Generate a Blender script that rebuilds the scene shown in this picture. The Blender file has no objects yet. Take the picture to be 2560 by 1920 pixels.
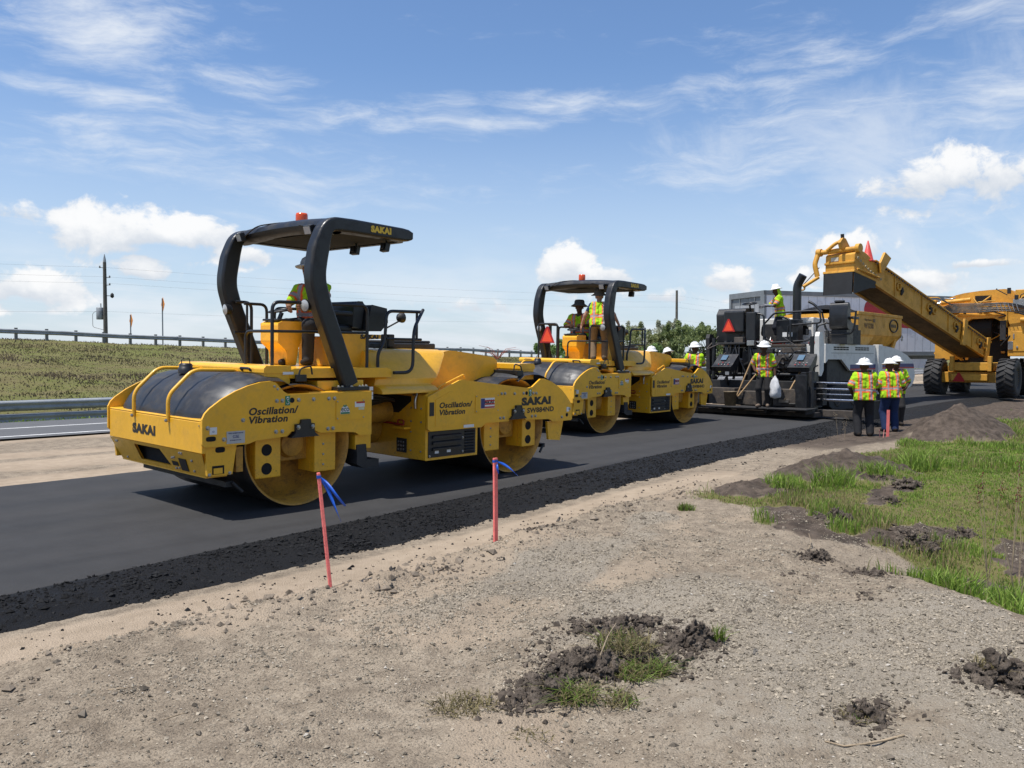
import bpy, math, random
import numpy as np
from mathutils import Vector, Matrix
random.seed(7); RNG = np.random.default_rng(11)
R = math.radians
scene = bpy.context.scene
col = scene.collection
# ------------------------------------------------------------------ camera
CAM_H, YAW, PITCH = 1.70, R(42.03), R(1.83)
FWD = Vector((math.cos(YAW)*math.cos(PITCH), math.sin(YAW)*math.cos(PITCH), -math.sin(PITCH)))
RGT = Vector((math.sin(YAW), -math.cos(YAW), 0))
UPV = RGT.cross(FWD)
cam = bpy.data.objects.new('camera', bpy.data.cameras.new('camera'))
cam.matrix_world = Matrix(((RGT.x, UPV.x, -FWD.x, 0), (RGT.y, UPV.y, -FWD.y, 0), (RGT.z, UPV.z, -FWD.z, CAM_H), (0, 0, 0, 1)))
cam.data.sensor_width = 36.0; cam.data.lens = 2071/2560*36.0
cam.data.clip_start = 0.1; cam.data.clip_end = 6000
col.objects.link(cam); scene.camera = cam
scene.view_settings.view_transform = 'Standard'; scene.view_settings.look = 'None'
scene.view_settings.exposure = 0.44; scene.view_settings.gamma = 1.0
scene.view_settings.use_curve_mapping = False
def rgb(r, g, b):
    f = lambda c: (c/255/12.92 if c/255 <= .04045 else ((c/255+.055)/1.055)**2.4)
    return (f(r), f(g), f(b))
# ------------------------------------------------------------------ sun and sky
SUN_VEC = Vector((-0.33, 0.13, 1.0)).normalized()          # towards the sun
SUN_EL = math.asin(SUN_VEC.z)
sun = bpy.data.lights.new('sun', 'SUN'); sun.energy = 4.4; sun.angle = R(0.53); sun.color = (1.0, 0.955, 0.89)
so = bpy.data.objects.new('sun', sun); so.rotation_euler = (-SUN_VEC).to_track_quat('-Z', 'Y').to_euler(); so.location = (0, 0, 60)
col.objects.link(so)
world = bpy.data.worlds.new('World'); scene.world = world; world.use_nodes = True
class NT:
    """tiny helper to write node graphs"""
    def __init__(s, tree): s.t = tree; s.n = tree.nodes; s.l = tree.links
    def new(s, typ, ins=None, **props):
        n = s.n.new(typ)
        for k, v in props.items(): setattr(n, k, v)
        for k, v in (ins or {}).items(): s.put(n, k, v)
        return n
    def put(s, n, k, v):
        if hasattr(v, 'is_output') or isinstance(v, bpy.types.NodeSocket): s.l.new(v, n.inputs[k])
        else: n.inputs[k].default_value = v
    def math(s, op, a, b=0.0, c=None, clamp=False):
        n = s.new('ShaderNodeMath', operation=op, use_clamp=clamp)
        s.put(n, 0, a); s.put(n, 1, b)
        if c is not None: s.put(n, 2, c)
        return n.outputs[0]
    def vmath(s, op, a, b=(0, 0, 0)):
        n = s.new('ShaderNodeVectorMath', operation=op); s.put(n, 0, a); s.put(n, 1, b)
        return n.outputs['Value'] if op in ('DOT_PRODUCT', 'LENGTH') else n.outputs[0]
    def noise(s, vec, scale, detail=4, rough=.55, dist=0.0, out='Fac'):
        n = s.new('ShaderNodeTexNoise', {'Vector': vec, 'Scale': scale, 'Detail': detail, 'Roughness': rough, 'Distortion': dist})
        return n.outputs[out]
    def step(s, x, lo, hi, a=0.0, b=1.0, smooth=True):
        n = s.new('ShaderNodeMapRange', {'Value': x, 'From Min': lo, 'From Max': hi, 'To Min': a, 'To Max': b},
                  interpolation_type='SMOOTHSTEP' if smooth else 'LINEAR')
        return n.outputs[0]
    def mix(s, f, a, b, mode='MIX'):
        n = s.new('ShaderNodeMix', data_type='RGBA', blend_type=mode)
        s.put(n, 0, f)
        for k, v in ((6, a), (7, b)):
            s.put(n, k, (*v, 1) if isinstance(v, tuple) and len(v) == 3 else v)
        return n.outputs[2]
W = NT(world.node_tree); W.n.clear()
wout = W.new('ShaderNodeOutputWorld'); bg = W.new('ShaderNodeBackground', {'Strength': 0.15})
W.l.new(bg.outputs[0], wout.inputs[0])
sky = W.new('ShaderNodeTexSky', sky_type='NISHITA', sun_disc=False, sun_elevation=SUN_EL,
            sun_rotation=math.atan2(SUN_VEC.x, SUN_VEC.y), altitude=0, air_density=1.0, dust_density=0.7, ozone_density=2.2)
D = W.new('ShaderNodeTexCoord').outputs['Generated']
sp = W.new('ShaderNodeSeparateXYZ', {0: D}); dx, dy, dz = sp.outputs
az = W.math('MULTIPLY', W.math('ARCTAN2', dy, dx), 180/math.pi)
el = W.math('MULTIPLY', W.math('ARCSINE', dz), 180/math.pi)
# --- high thin cloud: streaks lying on a flat layer overhead
inv = W.math('DIVIDE', 1.0, W.math('ADD', W.math('MAXIMUM', dz, 0.0), 0.12))
layer = W.vmath('SCALE', D); layer.node.inputs['Scale'].default_value = 1.0; W.put(layer.node, 'Scale', inv)
rot = W.new('ShaderNodeMapping', {'Vector': layer, 'Rotation': (0, 0, R(62)), 'Scale': (0.55, 1.9, 1.0), 'Location': (2.3, 4.1, 0)})
c1 = W.noise(rot.outputs[0], 1.15, 7, .62, 0.55)
rot2 = W.new('ShaderNodeMapping', {'Vector': layer, 'Rotation': (0, 0, R(20)), 'Scale': (0.8, 1.4, 1.0), 'Location': (7.7, 1.3, 0)})
c2 = W.noise(rot2.outputs[0], 0.62, 2, .5, 0.2)
c3 = W.noise(layer, 9.0, 4, .7)
cir = W.math('ADD', W.math('MULTIPLY', c1, .72), W.math('ADD', W.math('MULTIPLY', c2, .55), W.math('MULTIPLY', c3, .10)))
cirrus = W.step(cir, .67, .90)
# low haze: sky fades to pale near the horizon
haze = W.step(el, 0.0, 20.0, 0.64, 0.0)
hn = W.noise(W.vmath('MULTIPLY', D, (3.2, 3.2, 11.0)), 1.6, 4, .6)
lowbank = W.math('MULTIPLY', W.step(hn, .40, .68), W.step(el, 9.5, 2.0))
# broad soft veils at their own bearings, drawn out by stretched noise
def px_dir(px, py):
    d = FWD + RGT*((px-1280)/2071) - UPV*((py-960)/2071); d.normalize()
    return math.degrees(math.atan2(d.y, d.x)), math.degrees(math.asin(d.z))
azel = W.new('ShaderNodeCombineXYZ', {0: az, 1: el, 2: 0.0}).outputs[0]
wn = W.noise(azel, .16, 2, .5, 0.0, 'Color')
warp = W.vmath('ADD', azel, W.vmath('MULTIPLY', wn, (5.0, 2.2, 0)))
vn = W.noise(W.vmath('MULTIPLY', warp, (.05, .21, 1)), 1.6, 7, .66, .12)
veil = None
VEILS = [(1330, 285, 500, 56), (620, 420, 430, 95), (560, 195, 360, 40), (220, 60, 330, 110), (2300, 280, 460, 190), (2400, 60, 420, 110), (1850, 440, 200, 60), (140, 220, 240, 28), (2050, 200, 220, 120)]
for v_ in VEILS+[('d', 120, 40, 16, 8), ('d', 150, 28, 14, 6), ('d', -25, 35, 14, 8), ('d', -70, 30, 14, 7), ('d', -130, 38, 16, 8)]:
    if v_[0] == 'd': _, a0, e0, sa, se = v_
    else: a0, e0 = px_dir(v_[0], v_[1]); sa = math.degrees(v_[2]/2071)/max(.6, math.cos(R(e0))); se = math.degrees(v_[3]/2071)
    q = W.new('ShaderNodeVectorMath', {0: azel, 1: (1/sa, 1/se, 0), 2: (-a0/sa, -e0/se, 0)}, operation='MULTIPLY_ADD').outputs[0]
    d2 = W.math('SUBTRACT', 1.0, W.vmath('DOT_PRODUCT', q, q)); veil = d2 if veil is None else W.math('MAXIMUM', veil, d2)
veil = W.math('MAXIMUM', veil, -1.2)
veils = W.step(W.math('ADD', W.math('MULTIPLY', veil, .30), W.math('MULTIPLY', W.math('SUBTRACT', vn, .5), 3.1)), -.10, 1.10)
# --- heaped clouds: each at its own bearing and height (degrees), edges broken by noise
CUM = [(330, 592, 200, 70), (480, 590, 150, 55), (610, 640, 70, 30), (70, 722, 125, 50), (345, 682, 85, 38), (30, 535, 60, 34),
       (1420, 672, 82, 66), (1510, 692, 80, 36), (1815, 706, 66, 42), (2400, 455, 210, 68), (2130, 628, 88, 48), (2440, 662, 90, 14),
       (2270, 700, 130, 34), (1180, 770, 160, 34), (1640, 745, 110, 28), (2060, 690, 60, 26)]
for b_az, b_el, s1, s2 in [(95, 9, 6, 2.6), (128, 13, 7, 3), (160, 9, 6, 2.5), (-15, 13, 7, 3.5), (-50, 15, 8, 4), (-105, 12, 7, 3), (-150, 10, 6, 3)]:
    CUM.append(('d', b_az, b_el, s1, s2))
n_big = W.noise(W.vmath('MULTIPLY', D, (1, 1, 1.25)), 16.0, 7, .60, 0.25)
tot = None; hgt = None
for c in CUM:
    if c[0] == 'd': _, a0, e0, sa, se = c
    else:
        a0, e0 = px_dir(c[0], c[1]); sa = math.degrees(c[2]/2071)*1.05; se = math.degrees(c[3]/2071)*1.1
    q = W.new('ShaderNodeVectorMath', {0: azel, 1: (1/sa, 1/se, 0), 2: (-a0/sa, -e0/se, 0)}, operation='MULTIPLY_ADD').outputs[0]
    d2 = W.math('SUBTRACT', 1.0, W.vmath('DOT_PRODUCT', q, q))
    hh = W.math('MULTIPLY', W.math('MAXIMUM', d2, 0.0), W.vmath('DOT_PRODUCT', q, (0, 1, 0)))
    tot = d2 if tot is None else W.math('MAXIMUM', tot, d2)
    hgt = hh if hgt is None else W.math('ADD', hgt, hh)
tot = W.math('MAXIMUM', tot, -2.0)
tot = W.math('ADD', tot, W.math('MULTIPLY', W.math('MINIMUM', W.math('ADD', hgt, .12), 0.0), 3.0))     # flatter bases
body = W.math('ADD', W.math('MULTIPLY', tot, .55), W.math('MULTIPLY', W.math('SUBTRACT', n_big, .5), 3.1))
cum = W.step(body, 0.02, 0.42)
lit = W.step(W.math('ADD', W.math('MULTIPLY', hgt, 1.2), W.math('MULTIPLY', W.math('SUBTRACT', n_big, .5), 2.6)), -0.35, 0.60)
white = (4.9, 4.9, 4.9); greyb = (3.35, 3.6, 3.95)
skyc = W.mix(1.0, sky.outputs[0], (0.58, 0.66, 0.755), 'MULTIPLY')
s1 = W.mix(haze, skyc, (3.35, 3.8, 4.35))
s2 = W.mix(W.math('MULTIPLY', W.math('MAXIMUM', W.math('MULTIPLY', cirrus, .55), W.math('MULTIPLY', veils, .95)), 1.0), s1, (4.0, 4.25, 4.6))
s3 = W.mix(W.math('MULTIPLY', lowbank, .60), s2, (4.2, 4.4, 4.65))
s4 = W.mix(W.math('MULTIPLY', cum, .95), s3, W.mix(lit, greyb, white))
W.l.new(s4, bg.inputs['Color'])
world.cycles.sampling_method = 'MANUAL'; world.cycles.sample_map_resolution = 256
# ------------------------------------------------------------------ materials
MATS = {}
def mat(name, c, rough=.6, metal=0.0, var=.12, vscale=3.0, bump=0.0, bscale=40.0, dirt=None, dirt_amt=.3, coat=0.0, spec=.5, attr=None, emit=None, transl=0.0, splat=0.0):
    """procedural surface: base colour broken by two noises, optional dirt colour and fine relief"""
    if name in MATS: return MATS[name]
    m = bpy.data.materials.new(name); m.use_nodes = True
    T = NT(m.node_tree); b = T.n['Principled BSDF']
    oc = T.new('ShaderNodeTexCoord').outputs['Object']
    base = (*c, 1)
    if attr:
        base = T.new('ShaderNodeAttribute', attribute_name=attr).outputs['Color']
    n1 = T.noise(oc, vscale, 5, .6); n2 = T.noise(oc, vscale*9, 3, .6)
    f = T.math('ADD', T.math('MULTIPLY', n1, .65), T.math('MULTIPLY', n2, .35))
    dark = T.mix(1.0, base, (1-var*1.6,)*3, 'MULTIPLY')
    lite = T.mix(1.0, base, (1+var,)*3, 'MULTIPLY')
    cc = T.mix(T.step(f, .3, .7), dark, lite)
    if dirt:
        dn = T.noise(oc, vscale*1.7, 8, .68, .4)
        cc = T.mix(T.math('MULTIPLY', T.step(dn, .48, .72), dirt_amt), cc, dirt)
        T.put(b, 'Roughness', T.step(dn, .45, .75, rough, min(1, rough+.35)))
    else:
        T.put(b, 'Roughness', T.step(n2, .2, .8, max(.02, rough-.06), min(1, rough+.06)))
    if splat:      # flecks and smears of asphalt thrown up on the lower parts
        zz = T.new('ShaderNodeSeparateXYZ', {0: oc}).outputs[2]
        fl = T.math('MAXIMUM', T.step(T.noise(oc, 60, 2, .5), .66, .70), T.math('MULTIPLY', T.step(T.noise(oc, 9, 6, .7, .3), .58, .70), .55))
        cc = T.mix(T.math('MULTIPLY', T.math('MULTIPLY', fl, T.step(zz, .95, .25)), splat), cc, (.03, .025, .02))
    T.put(b, 'Base Color', cc)
    b.inputs['Metallic'].default_value = metal
    b.inputs['Specular IOR Level'].default_value = spec
    b.inputs['Coat Weight'].default_value = coat; b.inputs['Coat Roughness'].default_value = .12
    if bump:
        bn = T.new('ShaderNodeBump', {'Strength': bump, 'Distance': .02, 'Height': T.noise(oc, bscale, 6, .65)})
        T.l.new(bn.outputs[0], b.inputs['Normal'])
    if transl:
        tr = T.new('ShaderNodeBsdfTranslucent'); T.put(tr, 'Color', cc)
        mx = T.new('ShaderNodeMixShader', {0: transl}); T.l.new(b.outputs[0], mx.inputs[1]); T.l.new(tr.outputs[0], mx.inputs[2])
        T.l.new(mx.outputs[0], T.n['Material Output'].inputs[0])
    MATS[name] = m
    return m
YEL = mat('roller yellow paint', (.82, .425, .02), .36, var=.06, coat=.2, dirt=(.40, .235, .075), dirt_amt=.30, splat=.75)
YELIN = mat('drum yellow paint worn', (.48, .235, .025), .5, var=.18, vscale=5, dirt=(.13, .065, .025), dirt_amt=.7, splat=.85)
CATY = mat('dusty machine yellow', (.60, .295, .03), .55, var=.14, vscale=1.6, dirt=(.16, .10, .045), dirt_amt=.45)
BLK = mat('black painted steel', (.012, .013, .015), .38, var=.25, dirt=(.05, .045, .04), dirt_amt=.25)
BLKD = mat('black dusty steel', (.018, .018, .019), .6, var=.3, vscale=5, dirt=(.075, .066, .055), dirt_amt=.45)
TANK = mat('black tank plastic', (.022, .023, .026), .42, var=.2, dirt=(.07, .065, .06), dirt_amt=.35, bump=.05, bscale=160)
RUB = mat('tyre rubber', (.02, .02, .021), .75, var=.3, vscale=4, dirt=(.07, .06, .05), dirt_amt=.5, bump=.15, bscale=30)
DRUMO = mat('drum steel wet black', (.03, .029, .029), .4, metal=.35, var=.3, dirt=(.10, .065, .045), dirt_amt=.5)
STEEL = mat('bare steel', (.46, .45, .43), .33, metal=.95, var=.15)
GALV = mat('galvanised steel', (.30, .32, .335), .5, metal=.3, var=.15, vscale=2, dirt=(.12, .12, .115), dirt_amt=.3)
POSTG = mat('weathered post', (.20, .20, .19), .8, var=.2)
LET = mat('black lettering vinyl', (.012, .012, .012), .45, var=.1)
LETY = mat('yellow lettering vinyl', (.66, .43, .03), .45, var=.1)
WHT = mat('white decal', (.72, .72, .70), .5, var=.05)
GRNDEC = mat('green decal', (.02, .20, .09), .5, var=.05)
REDDEC = mat('red decal', (.45, .03, .03), .5, var=.05)
BLUDEC = mat('navy decal', (.03, .04, .16), .5, var=.05)
SILV = mat('silver plate', (.42, .43, .44), .45, metal=.4, var=.08)
HOLE = mat('dark opening', (.006, .006, .006), .9, var=.1)
PVW = mat('paver white paint', (.66, .65, .61), .45, var=.05, dirt=(.33, .29, .23), dirt_amt=.35)
TRW = mat('trailer aluminium white', (.82, .84, .86), .45, metal=.0, var=.05, vscale=1, dirt=(.26, .26, .26), dirt_amt=.35)
TRG = mat('trailer frame grey', (.22, .235, .245), .5, metal=.3, var=.1)
ORG = mat('orange lens', (.82, .10, .01), .25, var=.05, coat=.5, transl=.25)
CLRL = mat('lamp glass', (.38, .39, .39), .15, var=.05, coat=.6)
SMV = mat('slow vehicle orange', (.85, .075, .02), .45, var=.06)
SMVR = mat('slow vehicle red rim', (.40, .015, .015), .35, var=.06)
CONE = mat('traffic cone red orange', (.55, .05, .04), .5, var=.15, dirt=(.2, .05, .05), dirt_amt=.4)
PINK = mat('pink stake paint', (.88, .19, .165), .7, var=.15, vscale=12, dirt=(.5, .2, .14), dirt_amt=.4, bump=.2, bscale=60)
BLUR = mat('blue survey ribbon', (.02, .13, .62), .35, var=.1, transl=.3)
WOOD = mat('wood handle', (.42, .27, .13), .6, var=.2, vscale=8)
POLEM = mat('utility pole wood', (.115, .105, .09), .9, var=.3, vscale=2, bump=.3)
CHROME = mat('chrome rod', (.6, .6, .62), .15, metal=1.0, var=.05)
BELTR = mat('conveyor rubber', (.018, .018, .019), .65, var=.2)
HATW = mat('white hard hat', (.78, .77, .74), .35, var=.04)
SCR = mat('control screen', (.10, .16, .22), .15, var=.1)
PBAG = mat('white plastic bag', (.66, .66, .66), .35, var=.06, bump=.5, bscale=14, transl=.25)
CLO = mat('cloth', (1, 1, 1), .85, var=.10, vscale=9, attr='Col', bump=.35, bscale=16, spec=.2)
SOIL = mat('dark turned soil', (.11, .089, .071), .95, var=.4, vscale=9, dirt=(.25, .205, .16), dirt_amt=.65, bump=1.0, bscale=70, spec=.12)
STONE = mat('grey stone', (.17, .155, .135), .9, var=.3, vscale=8, bump=.5, bscale=30, spec=.25)
ASPHC = mat('asphalt chunk', (.035, .033, .031), .85, var=.35, vscale=14, bump=.9, bscale=60, dirt=(.14, .12, .10), dirt_amt=.5)
TWIG = mat('dry twig', (.30, .23, .15), .9, var=.3, vscale=10)
GRASSM = mat('grass blades', (1, 1, 1), .6, var=.12, vscale=1.5, attr='Col', transl=.35, spec=.3)
LEAFM = mat('leaves', (1, 1, 1), .55, var=.15, vscale=.8, attr='Col', transl=.4, spec=.3)
BARK = mat('bark', (.10, .085, .07), .95, var=.3, vscale=6)
GRAVM = mat('gravel stones', (1, 1, 1), .9, var=.2, vscale=20, attr='Col', spec=.2)
# ------------------------------------------------------------------ mesh helpers
class MB:
    """collects vertices and faces; build() links ONE mesh object"""
    def __init__(s): s.v = []; s.f = []; s.sm = []
    def add(s, vs, fs, smooth=False, M=None):
        o = len(s.v)
        s.v += [tuple(M @ Vector(p)) if M else tuple(p) for p in vs]
        s.f += [tuple(i+o for i in f) for f in fs]; s.sm += [smooth]*len(fs); return s
    def box(s, x0, x1, y0, y1, z0, z1, M=None):
        v = [(x0, y0, z0), (x1, y0, z0), (x1, y1, z0), (x0, y1, z0), (x0, y0, z1), (x1, y0, z1), (x1, y1, z1), (x0, y1, z1)]
        return s.add(v, [(0, 3, 2, 1), (4, 5, 6, 7), (0, 1, 5, 4), (1, 2, 6, 5), (2, 3, 7, 6), (3, 0, 4, 7)], M=M)
    def prism(s, pts, a, b, axis='y', smooth=False, M=None):
        """outline pts (2-D) extruded a..b along axis; axis y: pts=(x,z); axis x: pts=(y,z); axis z: pts=(x,y)"""
        def P(p, t): return (p[0], t, p[1]) if axis == 'y' else (t, p[0], p[1]) if axis == 'x' else (p[0], p[1], t)
        area = sum(pts[i][0]*pts[(i+1) % len(pts)][1]-pts[(i+1) % len(pts)][0]*pts[i][1] for i in range(len(pts)))
        if (area > 0) != (axis in ('x', 'z')): pts = list(pts)[::-1]
        n = len(pts)
        v = [P(p, a) for p in pts]+[P(p, b) for p in pts]
        if a > b: v = [P(p, b) for p in pts]+[P(p, a) for p in pts]
        fs = [tuple(range(n-1, -1, -1)), tuple(range(n, 2*n))]
        o = len(s.v)
        s.add(v, fs, False, M)
        return s.add(v, [(i, (i+1) % n, n+(i+1) % n, n+i) for i in range(n)], smooth, M)
    def tube(s, pts, r, n=10, closed=False, smooth=True, M=None):
        pts = [Vector(p) for p in pts]; rs = r if isinstance(r, (list, tuple)) else [r]*len(pts)
        vs = []; fs = []; ref = None
        for i, p in enumerate(pts):
            if closed: t = pts[(i+1) % len(pts)]-pts[i-1]
            else: t = pts[min(i+1, len(pts)-1)]-pts[max(i-1, 0)]
            if t.length < 1e-9: t = Vector((0, 0, 1))
            t.normalize()
            if ref is None: ref = Vector((0, 0, 1)) if abs(t.z) < .9 else Vector((1, 0, 0))
            a = t.cross(ref)
            if a.length < 1e-4: ref = Vector((0, 1, 0)); a = t.cross(ref)
            a.normalize(); b = a.cross(t); ref = b
            for k in range(n):
                q = 2*math.pi*k/n; vs.append(p+a*math.cos(q)*rs[i]+b*math.sin(q)*rs[i])
        m = len(pts)
        for i in range(m if closed else m-1):
            j = (i+1) % m
            for k in range(n): fs.append((i*n+k, i*n+(k+1) % n, j*n+(k+1) % n, j*n+k))
        s.add(vs, fs, smooth, M)
        if not closed: s.add(vs, [tuple(range(n-1, -1, -1)), tuple(range((m-1)*n, m*n))], False, M)
        return s
    def lathe(s, prof, n=24, axis='z', c=(0, 0, 0), smooth=True, M=None, cap=True):
        """prof: (radius, height) pairs"""
        vs = []; fs = []
        for r, h in prof:
            for k in range(n):
                q = 2*math.pi*k/n; a, b = r*math.cos(q), r*math.sin(q)
                p = (a, b, h) if axis == 'z' else (a, h, -b) if axis == 'y' else (h, a, b)
                vs.append((p[0]+c[0], p[1]+c[1], p[2]+c[2]))
        for i in range(len(prof)-1):
            for k in range(n): fs.append((i*n+k, i*n+(k+1) % n, (i+1)*n+(k+1) % n, (i+1)*n+k))
        s.add(vs, fs, smooth, M)
        if cap and prof[0][0] > 1e-6: s.add(vs, [tuple(range(n-1, -1, -1))], False, M)
        if cap and prof[-1][0] > 1e-6: s.add(vs, [tuple(range((len(prof)-1)*n, len(prof)*n))], False, M)
        return s
    def grid(s, fn, nu, nv, smooth=True, flip=False):
        vs = [fn(i/(nu-1), j/(nv-1)) for i in range(nu) for j in range(nv)]
        fs = [(i*nv+j, (i+1)*nv+j, (i+1)*nv+j+1, i*nv+j+1) for i in range(nu-1) for j in range(nv-1)]
        if flip: fs = [f[::-1] for f in fs]
        return s.add(vs, fs, smooth)
    def mesh(s, name, m):
        me = bpy.data.meshes.new(name); me.from_pydata(s.v, [], s.f)
        me.polygons.foreach_set('use_smooth', s.sm); me.materials.append(m); me.update()
        return me
    def build(s, name, m, parent=None, bevel=0.0, label=None, solid=0.0, loc=None, seg=2):
        o = bpy.data.objects.new(name, s.mesh(name, m)); col.objects.link(o)
        if parent: o.parent = parent
        if loc: o.location = loc
        if solid:
            k = o.modifiers.new('solid', 'SOLIDIFY'); k.thickness = solid; k.offset = 0
        if bevel:
            k = o.modifiers.new('bevel', 'BEVEL'); k.width = bevel; k.segments = seg; k.limit_method = 'ANGLE'; k.angle_limit = R(35); k.harden_normals = False
        if label: o['label'] = label
        return o
def tag(o, label=None, cat=None, group=None, kind=None):
    if label: o['label'] = label
    if cat: o['category'] = cat
    if group: o['group'] = group
    if kind: o['kind'] = kind
    return o
def empty(name, loc=(0, 0, 0), rz=0.0):
    o = bpy.data.objects.new(name, None); o.empty_display_size = .3; col.objects.link(o); o.location = loc; o.rotation_euler = (0, 0, rz); return o
KIDS = {}
def copy_tree(o, parent=None):
    c = o.copy(); col.objects.link(c); c.parent = parent
    for ch in list(o.children): copy_tree(ch, c)
    return c
def arc(pts, r, n=5):
    """polyline with its inner corners rounded"""
    pts = [Vector(p) for p in pts]; out = [pts[0]]
    for i in range(1, len(pts)-1):
        a, b, c = pts[i-1], pts[i], pts[i+1]
        d1 = (a-b); d2 = (c-b); rr = min(r, d1.length*.45, d2.length*.45)
        p, q = b+d1.normalized()*rr, b+d2.normalized()*rr
        for k in range(n+1):
            t = k/n; out.append(p*(1-t)**2+b*2*t*(1-t)+q*t*t)
    out.append(pts[-1]); return out
def text(s, cap, loc, right, up, m, parent, width=None, bold=.0, shear=0.0, name='lettering', depth=.0015):
    """flat raised lettering; loc = lower left corner"""
    cu = bpy.data.curves.new(name, 'FONT'); cu.body = s; cu.size = 1.0; cu.offset = bold; cu.shear = shear; cu.extrude = .004; cu.resolution_u = 3; cu.space_character = 1.0+1.6*bold
    to = bpy.data.objects.new(name, cu); col.objects.link(to)
    dg = bpy.context.evaluated_depsgraph_get(); me = bpy.data.meshes.new_from_object(to.evaluated_get(dg))
    bpy.data.objects.remove(to); bpy.data.curves.remove(cu)
    n = len(me.vertices); co = np.empty(n*3, np.float32); me.vertices.foreach_get('co', co); co = co.reshape(-1, 3)
    mn, mx = co.min(0), co.max(0)
    sy = cap/(mx[1]-mn[1]); sx = (width/(mx[0]-mn[0])) if width else sy
    rt = np.array(Vector(right).normalized()); upv = np.array(Vector(up).normalized()); nr = np.cross(rt, upv)
    P = np.array(loc)+np.outer((co[:, 0]-mn[0])*sx, rt)+np.outer((co[:, 1]-mn[1])*sy, upv)+np.outer((co[:, 2]/.004)*depth, nr)
    me.vertices.foreach_set('co', P.astype(np.float32).ravel()); me.materials.clear(); me.materials.append(m); me.update()
    o = bpy.data.objects.new(name, me); col.objects.link(o); o.parent = parent; return o
def np_mesh(name, V, F, m, colors=None, smooth=False):
    """fast mesh from numpy arrays, F is (n,3) or (n,4); colors per vertex"""
    V = np.asarray(V, np.float32); F = np.asarray(F, np.int32); k = F.shape[1]
    me = bpy.data.meshes.new(name)
    me.vertices.add(len(V)); me.vertices.foreach_set('co', V.ravel())
    me.loops.add(F.size); me.loops.foreach_set('vertex_index', F.ravel())
    me.polygons.add(len(F)); me.polygons.foreach_set('loop_start', np.arange(0, F.size, k, dtype=np.int32))
    me.polygons.foreach_set('use_smooth', np.full(len(F), smooth))
    me.update(calc_edges=True)
    if colors is not None:
        C = np.ones((len(V), 4), np.float32); C[:, :3] = colors
        a = me.color_attributes.new('Col', 'FLOAT_COLOR', 'POINT'); a.data.foreach_set('color', C.ravel())
    me.materials.append(m)
    o = bpy.data.objects.new(name, me); col.objects.link(o); return o
def sstep(x, a, b):
    t = np.clip((np.asarray(x, float)-a)/(b-a), 0, 1); return t*t*(3-2*t)
_perm = np.random.default_rng(3).random((257, 257))
def vnoise(x, y):
    """smooth value noise 0..1"""
    x = np.asarray(x, float); y = np.asarray(y, float)
    xi = np.floor(x).astype(int); yi = np.floor(y).astype(int); fx = x-xi; fy = y-yi
    fx = fx*fx*(3-2*fx); fy = fy*fy*(3-2*fy); a, b = xi % 256, yi % 256
    p = _perm
    return (p[a, b]*(1-fx)*(1-fy)+p[a+1, b]*fx*(1-fy)+p[a, b+1]*(1-fx)*fy+p[a+1, b+1]*fx*fy)
def fbm(x, y, o=4):
    s = 0; a = .5; t = 0
    for i in range(o):
        s = s+a*vnoise(x*2**i+i*17.3, y*2**i+i*9.1); t += a; a *= .5
    return s/t
# ------------------------------------------------------------------ terrain
def ipl(x, pts): return np.interp(x, [p[0] for p in pts], [p[1] for p in pts])
def Ye(X): return ipl(X, [(-80, 5.2), (1.9, 6.59), (3.8, 6.80), (7, 7.10), (14, 7.86), (21.7, 8.25), (40, 8.1), (60, 6.5), (80, 4)])
def Yb(X): return ipl(X, [(-80, 4.4), (1.7, 5.80), (3.2, 5.77), (5.7, 5.80), (11.4, 6.45), (15, 6.75), (19.9, 6.85), (40, 6.9), (60, 5.6), (80, 3.2)])
def Yd(X): return ipl(X, [(-80, 4.2), (1.5, 5.40), (2.5, 5.35), (3.1, 5.42), (3.75, 5.25), (5.8, 5.42), (7.5, 5.66), (11, 5.88), (16, 6.0), (26, 6.3), (40, 6.2), (80, 2.5)])
def Yf(X): return 11.75+.03*np.clip(X, -60, 25)
def Xc(Y): return ipl(Y, [(-30, -2), (-6, 3.0), (-2, 4.4), (0, 5.5), (1.11, 6.28), (1.5, 6.60), (1.94, 6.80), (2.4, 6.72), (2.92, 6.9), (3.7, 7.44), (4.7, 7.85), (5.0, 8.0), (6, 8.2)])
MOUNDS = [(20.3, 4.9, 2.0, 1.15, .66), (12.6, 4.6, 1.5, .95, .34), (10.2, 4.85, .8, .5, .10), (27, 4.6, 2.5, 1.2, .3)]
def zr(X, Y):      # the carriageway is banked, more so further along
    return .022*(np.clip(Y, 6.9, 13)-7.9)*sstep(Y, 5.6, 6.9)+sstep(X, 18, 36)*(.10+.018*(np.clip(Y, 6.8, 24)-6.8)+.022*(np.clip(Y, 13, 24)-13))
def crest(X): return np.clip(3.15-(X-18)*.023, 1.2, 3.9)*sstep(X, 130, 95)
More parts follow.
